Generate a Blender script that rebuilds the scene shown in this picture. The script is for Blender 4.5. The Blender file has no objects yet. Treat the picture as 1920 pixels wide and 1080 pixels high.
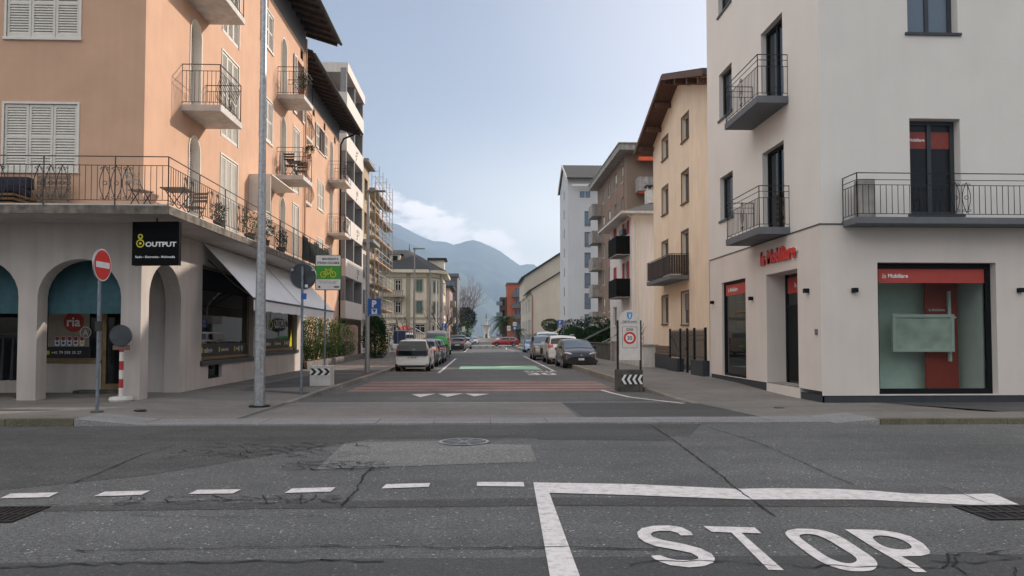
import bpy, bmesh, math, random
from mathutils import Vector, Matrix
from mathutils.geometry import tessellate_polygon
R = math.radians
# ---------------------------------------------------------------- camera, sky, sun, exposure
scene = bpy.context.scene
COL = scene.collection
FPX, PSI, TH, SH, CH = 1380.0, R(2.28), R(2.0), 41.8, 1.65
cam = bpy.data.objects.new('camera', bpy.data.cameras.new('camera'))
COL.objects.link(cam); scene.camera = cam
cam.location = (0, 0, CH); cam.rotation_euler = (R(92.0), 0, -PSI)
cam.data.sensor_width = 36; cam.data.lens = FPX / 1920 * 36; cam.data.shift_y = SH / 1920
cam.data.clip_start = .1; cam.data.clip_end = 30000
SUN_AZ, SUN_EL = R(57), R(25.5)          # azimuth from +Y towards +X
sl = bpy.data.lights.new('sun', 'SUN'); sl.energy = 2.4; sl.angle = R(.6); sl.color = (1, .87, .74)
sun = bpy.data.objects.new('sun', sl); COL.objects.link(sun)
sd = Vector((math.sin(SUN_AZ) * math.cos(SUN_EL), math.cos(SUN_AZ) * math.cos(SUN_EL), math.sin(SUN_EL)))
sun.rotation_euler = sd.to_track_quat('Z', 'Y').to_euler()
scene.view_settings.view_transform = 'Standard'; scene.view_settings.look = 'None'
scene.view_settings.gamma = 1; scene.view_settings.use_curve_mapping = False
scene.view_settings.exposure = 1.22
world = bpy.data.worlds.new('World'); scene.world = world; world.use_nodes = True
def build_world():
    nt = world.node_tree; N = nt.nodes; L = nt.links; N.clear()
    out = N.new('ShaderNodeOutputWorld'); bg = N.new('ShaderNodeBackground'); L.new(bg.outputs[0], out.inputs[0])
    sky = N.new('ShaderNodeTexSky'); sky.sky_type = 'NISHITA'; sky.sun_disc = False
    sky.sun_elevation = SUN_EL; sky.sun_rotation = SUN_AZ; sky.altitude = 200
    sky.air_density = 1.0; sky.dust_density = 2.2; sky.ozone_density = 2.0
    tc = N.new('ShaderNodeTexCoord')
    # clouds: a bank low over the far ridge, by direction in the sky
    sep = N.new('ShaderNodeSeparateXYZ'); L.new(tc.outputs['Generated'], sep.inputs[0])
    def math_(op, a, b=None, c=None):
        n = N.new('ShaderNodeMath'); n.operation = op
        for i, q in enumerate((a, b, c)):
            if q is None: continue
            if isinstance(q, (int, float)): n.inputs[i].default_value = q
            else: L.new(q, n.inputs[i])
        return n.outputs[0]
    def ramp(v, a, b):
        n = N.new('ShaderNodeMapRange'); n.interpolation_type = 'SMOOTHERSTEP'
        L.new(v, n.inputs[0]); n.inputs[1].default_value = a; n.inputs[2].default_value = b
        return n.outputs[0]
    az = math_('DIVIDE', sep.outputs[0], sep.outputs[1])      # tan azimuth
    el = math_('DIVIDE', sep.outputs[2], sep.outputs[1])
    mp = N.new('ShaderNodeMapping'); mp.inputs['Scale'].default_value = (22, 22, 44); L.new(tc.outputs['Generated'], mp.inputs[0])
    nz = N.new('ShaderNodeTexNoise'); nz.inputs['Scale'].default_value = 1; nz.inputs['Detail'].default_value = 8; nz.inputs['Roughness'].default_value = .6
    L.new(mp.outputs[0], nz.inputs[0])
    # centre line of the bank drops to the right
    line = math_('ADD', math_('MULTIPLY', az, -.37), .118)
    d = math_('ABSOLUTE', math_('SUBTRACT', el, line))
    band = math_('SUBTRACT', 1, ramp(d, .0, .075))
    side = math_('MULTIPLY', ramp(az, -.22, -.12), math_('SUBTRACT', 1, ramp(az, .03, .1)))
    cl = math_('MULTIPLY', ramp(math_('ADD', nz.outputs[0], math_('MULTIPLY', math_('SUBTRACT', band, 1), .42)), .30, .56), side)
    front = ramp(sep.outputs[1], 0, .2)
    cl = math_('MULTIPLY', math_('MULTIPLY', cl, front), .55)
    mixc = N.new('ShaderNodeMix'); mixc.data_type = 'RGBA'; L.new(cl, mixc.inputs[0])
    # tone the Nishita sky towards the photograph's pale haze blue
    hs = N.new('ShaderNodeHueSaturation'); hs.inputs['Saturation'].default_value = SKY_SAT; L.new(sky.outputs[0], hs.inputs['Color'])
    tint = N.new('ShaderNodeMix'); tint.data_type = 'RGBA'; tint.blend_type = 'MULTIPLY'; tint.inputs[0].default_value = 1
    tint.inputs[7].default_value = SKY_TINT; L.new(hs.outputs[0], tint.inputs[6])
    # milky aureole on the sun's side and low haze
    dt = N.new('ShaderNodeVectorMath'); dt.operation = 'DOT_PRODUCT'; L.new(tc.outputs['Generated'], dt.inputs[0]); dt.inputs[1].default_value = tuple(sd)
    low = math_('MULTIPLY', math_('SUBTRACT', 1, ramp(sep.outputs[2], .0, .34)), ramp(dt.outputs['Value'], .36, .68))
    gl = math_('ADD', math_('MULTIPLY', ramp(dt.outputs['Value'], .55, .85), 1.5), math_('MULTIPLY', low, 9.5))
    gv = N.new('ShaderNodeVectorMath'); gv.operation = 'SCALE'; gv.inputs[0].default_value = (1.0, .86, .64); L.new(gl, gv.inputs['Scale'])
    ga = N.new('ShaderNodeVectorMath'); ga.operation = 'ADD'; L.new(tint.outputs[2], ga.inputs[0]); L.new(gv.outputs[0], ga.inputs[1])
    L.new(ga.outputs[0], mixc.inputs[6]); mixc.inputs[7].default_value = CLOUD
    # unseen bright cloud behind and left of the camera, added to fill shaded walls
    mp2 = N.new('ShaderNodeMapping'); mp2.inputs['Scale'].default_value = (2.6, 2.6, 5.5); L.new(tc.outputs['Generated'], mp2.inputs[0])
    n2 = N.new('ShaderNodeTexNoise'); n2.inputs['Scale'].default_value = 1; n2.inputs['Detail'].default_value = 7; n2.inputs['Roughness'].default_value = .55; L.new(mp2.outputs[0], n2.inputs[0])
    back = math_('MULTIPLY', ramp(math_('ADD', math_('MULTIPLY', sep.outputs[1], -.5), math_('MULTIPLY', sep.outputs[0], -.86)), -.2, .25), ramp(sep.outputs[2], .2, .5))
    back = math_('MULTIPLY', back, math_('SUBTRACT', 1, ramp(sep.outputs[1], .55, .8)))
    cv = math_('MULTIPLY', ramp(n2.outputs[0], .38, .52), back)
    mb_ = N.new('ShaderNodeMix'); mb_.data_type = 'RGBA'; L.new(cv, mb_.inputs[0]); L.new(mixc.outputs[2], mb_.inputs[6]); mb_.inputs[7].default_value = FILL_CLOUD
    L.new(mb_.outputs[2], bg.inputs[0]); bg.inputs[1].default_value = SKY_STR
FILL_CLOUD = (15.5, 14.8, 13.9, 1)
SKY_SAT, SKY_TINT, CLOUD, SKY_STR = .74, (1.10, .985, .95, 1), (17.5, 15.2, 14.2, 1), .065
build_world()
# ---------------------------------------------------------------- pixel helpers (photograph pixels to world points)
_F = Vector((math.sin(PSI)*math.cos(TH), math.cos(PSI)*math.cos(TH), math.sin(TH)))
_R = Vector((math.cos(PSI), -math.sin(PSI), 0)); _U = _R.cross(_F)
def ray(x, y): return _F + _R * ((x-960)/FPX) + _U * ((540+SH-y)/FPX)
def gnd(x, y, z=0.0):
    d = ray(x, y); t = (z-CH)/d.z; return Vector((t*d.x, t*d.y, z))
def atY(x, y, Y):
    d = ray(x, y); t = Y/d.y; return Vector((t*d.x, Y, CH+t*d.z))
def onX(x, y, X):
    d = ray(x, y); t = X/d.x; return t*d.y, CH+t*d.z
# ---------------------------------------------------------------- materials
M = {}
def nodemat(name):
    m = bpy.data.materials.new(name); m.use_nodes = True
    return m, m.node_tree.nodes, m.node_tree.links, m.node_tree.nodes['Principled BSDF']
def mat(name, col, rough=.7, metal=0, var=.12, scale=6, bump=0, bscale=60, spec=.5, coat=0, streak=0, fine=0):
    m, N, L, b = nodemat(name)
    b.inputs['Roughness'].default_value = rough; b.inputs['Metallic'].default_value = metal
    b.inputs['Specular IOR Level'].default_value = spec; b.inputs['Coat Weight'].default_value = coat
    b.inputs['Coat Roughness'].default_value = .05
    tc = N.new('ShaderNodeTexCoord')
    nz = N.new('ShaderNodeTexNoise'); nz.inputs['Scale'].default_value = scale; nz.inputs['Detail'].default_value = 6
    L.new(tc.outputs['Object'], nz.inputs[0])
    mr = N.new('ShaderNodeMapRange'); mr.inputs[1].default_value = .3; mr.inputs[2].default_value = .7
    mr.inputs[3].default_value = 1-var; mr.inputs[4].default_value = 1+var; L.new(nz.outputs[0], mr.inputs[0])
    fac = mr.outputs[0]
    if fine:
        n2 = N.new('ShaderNodeTexNoise'); n2.inputs['Scale'].default_value = bscale; n2.inputs['Detail'].default_value = 3
        L.new(tc.outputs['Object'], n2.inputs[0])
        m2 = N.new('ShaderNodeMapRange'); m2.inputs[1].default_value = .35; m2.inputs[2].default_value = .65
        m2.inputs[3].default_value = 1-fine; m2.inputs[4].default_value = 1+fine; L.new(n2.outputs[0], m2.inputs[0])
        mm = N.new('ShaderNodeMath'); mm.operation = 'MULTIPLY'; L.new(fac, mm.inputs[0]); L.new(m2.outputs[0], mm.inputs[1]); fac = mm.outputs[0]
    if streak:      # weathering that runs down a wall
        mp = N.new('ShaderNodeMapping'); mp.inputs['Scale'].default_value = (3.1, 3.1, .22); L.new(tc.outputs['Object'], mp.inputs[0])
        n3 = N.new('ShaderNodeTexNoise'); n3.inputs['Scale'].default_value = 1.6; n3.inputs['Detail'].default_value = 5; L.new(mp.outputs[0], n3.inputs[0])
        m3 = N.new('ShaderNodeMapRange'); m3.inputs[1].default_value = .35; m3.inputs[2].default_value = .7
        m3.inputs[3].default_value = 1+streak*.3; m3.inputs[4].default_value = 1-streak; L.new(n3.outputs[0], m3.inputs[0])
        mm = N.new('ShaderNodeMath'); mm.operation = 'MULTIPLY'; L.new(fac, mm.inputs[0]); L.new(m3.outputs[0], mm.inputs[1]); fac = mm.outputs[0]
    vm = N.new('ShaderNodeVectorMath'); vm.operation = 'SCALE'; vm.inputs[0].default_value = col[:3]; L.new(fac, vm.inputs['Scale'])
    L.new(vm.outputs[0], b.inputs['Base Color'])
    if bump:
        nb = N.new('ShaderNodeTexNoise'); nb.inputs['Scale'].default_value = bscale; nb.inputs['Detail'].default_value = 4
        L.new(tc.outputs['Object'], nb.inputs[0])
        bp = N.new('ShaderNodeBump'); bp.inputs['Strength'].default_value = bump; bp.inputs['Distance'].default_value = .02
        L.new(nb.outputs[0], bp.inputs['Height']); L.new(bp.outputs[0], b.inputs['Normal'])
    M[name] = m; return m
def asphalt(name, col, speck=.5, patch=.15, warm=0):
    m, N, L, b = nodemat(name)
    tc = N.new('ShaderNodeTexCoord'); P = tc.outputs['Object']
    def noise(s, det=4, ro=.5, src=P):
        n = N.new('ShaderNodeTexNoise'); n.inputs['Scale'].default_value = s; n.inputs['Detail'].default_value = det; n.inputs['Roughness'].default_value = ro
        L.new(src, n.inputs[0]); return n.outputs[0]
    def rng(v, a, c, lo, hi):
        n = N.new('ShaderNodeMapRange'); L.new(v, n.inputs[0])
        for i, q in enumerate((a, c, lo, hi)): n.inputs[i+1].default_value = q
        return n.outputs[0]
    def mul(a, c):
        n = N.new('ShaderNodeMath'); n.operation = 'MULTIPLY'; L.new(a, n.inputs[0]); L.new(c, n.inputs[1]); return n.outputs[0]
    big = rng(noise(.35, 5, .6), .3, .7, 1-patch, 1+patch)
    mid = rng(noise(3.0, 5, .65), .3, .7, 1-patch*.6, 1+patch*.6)
    fine = mul(rng(noise(60, 3, .75), .3, .7, 1-speck*.7, 1+speck*.7), rng(noise(24, 4, .75), .3, .7, 1-speck*.4, 1+speck*.4))
    v = N.new('ShaderNodeTexVoronoi'); v.inputs['Scale'].default_value = 15; L.new(P, v.inputs[0])
    chip = rng(v.outputs['Distance'], .08, .2, 1+speck*2.4, 1)          # pale stone chips
    gate = rng(noise(7, 5), .38, .54, 0, 1)
    g = N.new('ShaderNodeMix'); g.data_type = 'FLOAT'; L.new(gate, g.inputs[0]); g.inputs[2].default_value = 1; L.new(chip, g.inputs[3])
    f = mul(mul(big, mid), mul(fine, g.outputs[0]))
    # long tyre-polished lanes and stains
    mp = N.new('ShaderNodeMapping'); mp.inputs['Scale'].default_value = (.08, 1.3, 1); L.new(P, mp.inputs[0])
    f = mul(f, rng(noise(1, 4, .5, mp.outputs[0]), .35, .7, 1.08, .86))
    vm = N.new('ShaderNodeVectorMath'); vm.operation = 'SCALE'; vm.inputs[0].default_value = col; L.new(f, vm.inputs['Scale'])
    L.new(vm.outputs[0], b.inputs['Base Color'])
    b.inputs['Roughness'].default_value = .82; b.inputs['Specular IOR Level'].default_value = .35
    bp = N.new('ShaderNodeBump'); bp.inputs['Strength'].default_value = .35; bp.inputs['Distance'].default_value = .008
    L.new(noise(110, 4, .7), bp.inputs['Height']); L.new(bp.outputs[0], b.inputs['Normal'])
    M[name] = m; return m
def paint(name, col, wear=.3):
    """road paint, worn through in spots"""
    m, N, L, b = nodemat(name)
    tc = N.new('ShaderNodeTexCoord')
    n = N.new('ShaderNodeTexNoise'); n.inputs['Scale'].default_value = 9; n.inputs['Detail'].default_value = 9; n.inputs['Roughness'].default_value = .75
    L.new(tc.outputs['Object'], n.inputs[0])
    mr = N.new('ShaderNodeMapRange'); mr.inputs[1].default_value = .62-wear*.35; mr.inputs[2].default_value = .75
    L.new(n.outputs[0], mr.inputs[0])
    mx = N.new('ShaderNodeMix'); mx.data_type = 'RGBA'; L.new(mr.outputs[0], mx.inputs[0])
    mx.inputs[6].default_value = (*col, 1); mx.inputs[7].default_value = (col[0]*.4, col[1]*.4, col[2]*.4, 1)
    L.new(mx.outputs[2], b.inputs['Base Color']); b.inputs['Roughness'].default_value = .7
    M[name] = m; return m
def glassmat(name, tint=(.008, .011, .013), rough=.03, trans=0.0, spec=.36):
    m, N, L, b = nodemat(name)
    b.inputs['Base Color'].default_value = (*tint, 1); b.inputs['Roughness'].default_value = rough
    b.inputs['Specular IOR Level'].default_value = spec
    if trans:
        out = N['Material Output']; tr = N.new('ShaderNodeBsdfTransparent'); tr.inputs[0].default_value = (.86, .92, .9, 1)
        mx = N.new('ShaderNodeMixShader'); mx.inputs[0].default_value = trans
        L.new(b.outputs[0], mx.inputs[1]); L.new(tr.outputs[0], mx.inputs[2]); L.new(mx.outputs[0], out.inputs[0])
    else:
        tc = N.new('ShaderNodeTexCoord'); n = N.new('ShaderNodeTexNoise'); n.inputs['Scale'].default_value = 1.3
        L.new(tc.outputs['Object'], n.inputs[0]); bp = N.new('ShaderNodeBump'); bp.inputs['Strength'].default_value = .04
        L.new(n.outputs[0], bp.inputs['Height']); L.new(bp.outputs[0], b.inputs['Normal'])
    M[name] = m; return m
def tilemat(name, col, sx=4.5, sz=3.2):
    """roof tiles: rows and rolls as relief and tone"""
    m, N, L, b = nodemat(name)
    tc = N.new('ShaderNodeTexCoord'); w = N.new('ShaderNodeTexWave'); w.inputs['Scale'].default_value = sx; w.inputs['Distortion'].default_value = .6
    w2 = N.new('ShaderNodeTexWave'); w2.bands_direction = 'Z'; w2.inputs['Scale'].default_value = sz; w2.wave_profile = 'SAW'
    n = N.new('ShaderNodeTexNoise'); n.inputs['Scale'].default_value = 5; n.inputs['Detail'].default_value = 5
    for q in (w, w2, n): L.new(tc.outputs['Object'], q.inputs[0])
    a = N.new('ShaderNodeMath'); a.operation = 'ADD'; L.new(w.outputs['Fac'], a.inputs[0]); L.new(w2.outputs['Fac'], a.inputs[1])
    mr = N.new('ShaderNodeMapRange'); mr.inputs[1].default_value = .3; mr.inputs[2].default_value = .7; mr.inputs[3].default_value = .6; mr.inputs[4].default_value = 1.4
    L.new(n.outputs[0], mr.inputs[0])
    vm = N.new('ShaderNodeVectorMath'); vm.operation = 'SCALE'; vm.inputs[0].default_value = col; L.new(mr.outputs[0], vm.inputs['Scale']); L.new(vm.outputs[0], b.inputs['Base Color'])
    bp = N.new('ShaderNodeBump'); bp.inputs['Strength'].default_value = .8; bp.inputs['Distance'].default_value = .06
    L.new(a.outputs[0], bp.inputs['Height']); L.new(bp.outputs[0], b.inputs['Normal']); b.inputs['Roughness'].default_value = .75
    M[name] = m; return m
def emis(name, col, st):
    m, N, L, b = nodemat(name); b.inputs['Base Color'].default_value = (*col, 1)
    b.inputs['Emission Color'].default_value = (*col, 1); b.inputs['Emission Strength'].default_value = st; M[name] = m
asphalt('asphalt', (.118, .120, .118), 1.15, .2)
asphalt('asphalt_dark', (.076, .077, .076), .55, .14)
asphalt('asphalt_coarse', (.19, .19, .18), 1.0, .12)
asphalt('asphalt_old', (.080, .079, .077), .9, .25)
asphalt('pavement', (.19, .178, .165), .3, .16)
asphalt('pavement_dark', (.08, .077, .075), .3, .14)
asphalt('red_asphalt', (.29, .19, .17), .35, .25)
asphalt('granite', (.235, .232, .232), .5, .12)
asphalt('kerbstone', (.26, .235, .205), .45, .3)
asphalt('kerb_mossy', (.11, .1, .07), .5, .4)
paint('paint', (.74, .70, .68), .42); paint('paint_worn', (.5, .48, .46), .9); paint('paint_green', (.33, .60, .42), .35)
mat('crack', (.012, .012, .013), .95, var=.3)
mat('peach', (.61, .385, .265), .88, var=.07, scale=1.1, bump=.25, bscale=45, streak=.04)
mat('greige', (.50, .455, .42), .9, var=.1, scale=.9, bump=.35, bscale=40, streak=.1)
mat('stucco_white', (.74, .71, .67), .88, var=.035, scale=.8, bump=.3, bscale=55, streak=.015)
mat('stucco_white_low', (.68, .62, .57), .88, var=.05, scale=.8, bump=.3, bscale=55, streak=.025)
mat('plinth', (.035, .042, .05), .7, var=.15, bump=.2)
mat('concrete', (.34, .32, .30), .85, var=.22, scale=3, bump=.4, bscale=30, streak=.3)
mat('slab_weathered', (.17, .15, .125), .9, var=.45, scale=5, bump=.4, bscale=20, streak=.4)
mat('concrete_dark', (.085, .08, .07), .9, var=.5, scale=4, bump=.5, bscale=25, streak=.4)
mat('concrete_pale', (.60, .58, .55), .85, var=.12, scale=3, bump=.2, bscale=40, streak=.15)
mat('slab_grey', (.13, .14, .155), .7, var=.08)
mat('trim_white', (.72, .68, .62), .6, var=.05)
mat('shutter_white', (.66, .63, .57), .55, var=.06)
mat('reveal_grey', (.42, .43, .45), .7, var=.05)
mat('iron', (.05, .045, .045), .5, metal=.6, var=.3)
mat('iron_rust', (.16, .10, .07), .7, metal=.4, var=.4, scale=12)
mat('iron_dark', (.02, .024, .03), .45, metal=.5, var=.2)
mat('galv', (.36, .37, .38), .45, metal=.75, var=.22, scale=14, fine=.15, bscale=90)
mat('steel_pole', (.20, .23, .26), .5, metal=.6, var=.3, scale=9)
mat('wood_dark', (.045, .03, .024), .8, var=.4, scale=9)
mat('wood_brown', (.11, .055, .035), .75, var=.35, scale=9)
mat('wood_worn', (.20, .15, .11), .8, var=.35, scale=14)
mat('gutter', (.03, .035, .032), .5, metal=.3, var=.2)
tilemat('tiles_dark', (.05, .052, .055)); tilemat('tiles_brown', (.075, .07, .07))
mat('black_panel', (.006, .006, .006), .8, var=.1, spec=.1)
mat('frame_black', (.007, .009, .011), .55, var=.1, spec=.15)
mat('frame_dark', (.035, .043, .05), .4, var=.1)
mat('frame_brass', (.28, .20, .11), .35, metal=.7, var=.2)
mat('frame_white', (.7, .7, .7), .5, var=.05)
mat('frame_brown', (.12, .085, .06), .55, var=.15)
glassmat('glass'); glassmat('glass_sky', (.15, .20, .26), .06); glassmat('glass_clear', (.01, .012, .012), .02, .9); glassmat('glass_shop', (.012, .013, .014), .02)  # glass_sky: reflected sky is put into its pale blue base colour
mat('curtain', (.35, .33, .3), .9, var=.2, scale=8); mat('interior_dark', (.03, .028, .026), .9, var=.3)
mat('awning_white', (.74, .76, .78), .8, var=.05, scale=1.5, streak=.04)
mat('awning_teal', (.04, .11, .13), .85, var=.1, streak=.2); mat('awning_orange', (.75, .13, .04), .8)
mat('sign_white', (.74, .73, .72), .45, var=.04); mat('sign_white_dirty', (.66, .62, .58), .55, var=.08)
mat('sign_red', (.62, .02, .015), .4, var=.06); mat('red_panel', (.44, .06, .045), .6, var=.05); mat('sign_red_dark', (.4, .03, .03), .5, var=.06)
mat('sign_blue', (.02, .11, .40), .4, var=.05); mat('sign_lightblue', (.05, .30, .62), .4); mat('sign_green', (.055, .30, .03), .4, var=.04)
mat('sign_darkgreen', (.02, .10, .05), .4); mat('screen_dark', (.006, .02, .018), .8); mat('sign_black', (.012, .012, .013), .45); mat('sign_yellow', (.68, .62, .02), .4); mat('sign_orange', (.85, .42, .05), .5)
mat('sign_back', (.055, .063, .072), .5, metal=.4, var=.25, scale=5); mat('text_dark', (.03, .035, .04), .5)
mat('text_white', (.82, .82, .82), .5)
emis('text_soft', (.7, .7, .68), .0)
mat('cream', (.80, .655, .50), .88, var=.06, scale=.7, bump=.2, streak=.08)
mat('cream_villa', (.66, .60, .47), .88, var=.08, scale=.6, streak=.1); mat('villa_trim', (.33, .29, .23), .85, var=.12)
mat('cream_pale', (.57, .51, .42), .88, var=.05, scale=.3, streak=.06)
mat('white_tower', (.55, .565, .58), .88, var=.04, scale=.3, streak=.05); mat('house_pink', (.70, .67, .655), .88, var=.05, scale=.6, streak=.1)
mat('brown_wall', (.235, .175, .13), .88, var=.08, scale=.6); mat('brown_panel', (.30, .165, .12), .85, var=.1)
mat('modern_white', (.70, .65, .60), .85, var=.04, streak=.08); mat('modern_grey', (.27, .27, .275), .85, var=.08)
mat('beige_wall', (.42, .33, .22), .9, var=.1); mat('orange_wall', (.42, .115, .06), .85, var=.08); mat('shutter_red', (.42, .03, .05), .5)
mat('shutter_green', (.055, .14, .13), .6, var=.08); mat('shutter_grey', (.18, .18, .2), .6); mat('pink_wall', (.50, .37, .33), .9, var=.1, scale=1.5, streak=.2)
mat('scaf_yellow', (.40, .33, .18), .5); mat('scaf_steel', (.45, .46, .48), .4, metal=.7); mat('scaf_orange', (.55, .26, .08), .6)
mat('net_blue', (.015, .04, .13), .8); mat('poster_yellow', (.6, .38, .05), .6, var=.3)
mat('cushion', (.028, .03, .045), .95, var=.3, scale=8); mat('pallet', (.24, .14, .07), .85, var=.3)
mat('leaf_dark', (.014, .03, .012), .9, spec=.08, var=.5, scale=7); mat('leaf', (.028, .088, .014), .85, spec=.15, var=.5, scale=5)
mat('leaf_light', (.065, .125, .022), .85, spec=.15, var=.4, scale=5); mat('leaf_palm', (.06, .095, .03), .65, var=.4, scale=4); mat('leaf_grey', (.075, .085, .075), .8, var=.4, scale=3)
mat('bark', (.085, .065, .05), .9, var=.3, scale=10, bump=.5, bscale=20); mat('twig_pale', (.22, .16, .14), .9, var=.2)
mat('stone', (.30, .31, .31), .85, var=.2, scale=2, bump=.3); mat('stone_low', (.16, .145, .13), .9, var=.4, scale=6, bump=.8, bscale=14)
mat('soil', (.05, .04, .03), .95, var=.3); mat('tyre', (.012, .012, .012), .85); mat('alloy', (.42, .43, .45), .35, metal=.8, var=.1); mat('plastic_black', (.015, .015, .016), .6)
mat('plate', (.7, .7, .68), .5); mat('tail_red', (.45, .008, .008), .2, coat=.6); mat('tail_orange', (.6, .15, .02), .2); mat('lamp_glass', (.5, .52, .54), .12, metal=.3, coat=1)
mat('chrome', (.7, .71, .73), .15, metal=1)
for n_, c_ in dict(car_white=(.82, .81, .79), car_dark=(.02, .024, .034), car_black=(.008, .009, .012), car_silver=(.42, .45, .5), car_blue=(.30, .42, .62),
                   car_red=(.38, .012, .02), car_grey=(.018, .019, .018), car_beige=(.38, .34, .27), car_bronze=(.16, .135, .10)).items():
    mat(n_, c_, .28, metal=0 if n_ in ('car_white', 'car_black', 'car_red', 'car_beige', 'car_grey', 'car_dark') else .45, var=.03, coat=1)
mat('tarp_green', (.02, .28, .03), .55, var=.2, scale=7, bump=.6, bscale=9); mat('terracotta', (.40, .16, .08), .8); mat('umbrella_red', (.6, .10, .09), .8, var=.4, scale=9)
mat('mountain', (.035, .05, .035), .95, var=.35, scale=.0022); mat('ground', (.10, .10, .095), .95, var=.2, scale=.3); mat('clothes', (.02, .02, .025), .95, var=.4, scale=6); mat('clothes_pale', (.45, .42, .4), .95)
def watermat():
    m, N, L, b = nodemat('water'); b.inputs['Base Color'].default_value = (.06, .10, .14, 1); b.inputs['Roughness'].default_value = .18
    tc = N.new('ShaderNodeTexCoord'); n = N.new('ShaderNodeTexNoise'); n.inputs['Scale'].default_value = .4; n.inputs['Detail'].default_value = 6
    L.new(tc.outputs['Object'], n.inputs[0]); bp = N.new('ShaderNodeBump'); bp.inputs['Strength'].default_value = .5; bp.inputs['Distance'].default_value = .3
    L.new(n.outputs[0], bp.inputs['Height']); L.new(bp.outputs[0], b.inputs['Normal']); M['water'] = m
watermat(); mat('sign_red_dull', (.24, .04, .03), .5); mat('room_wall', (.78, .81, .77), .8, var=.06); mat('sheet_green', (.66, .66, .60), .6, var=.2, scale=3)
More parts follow.
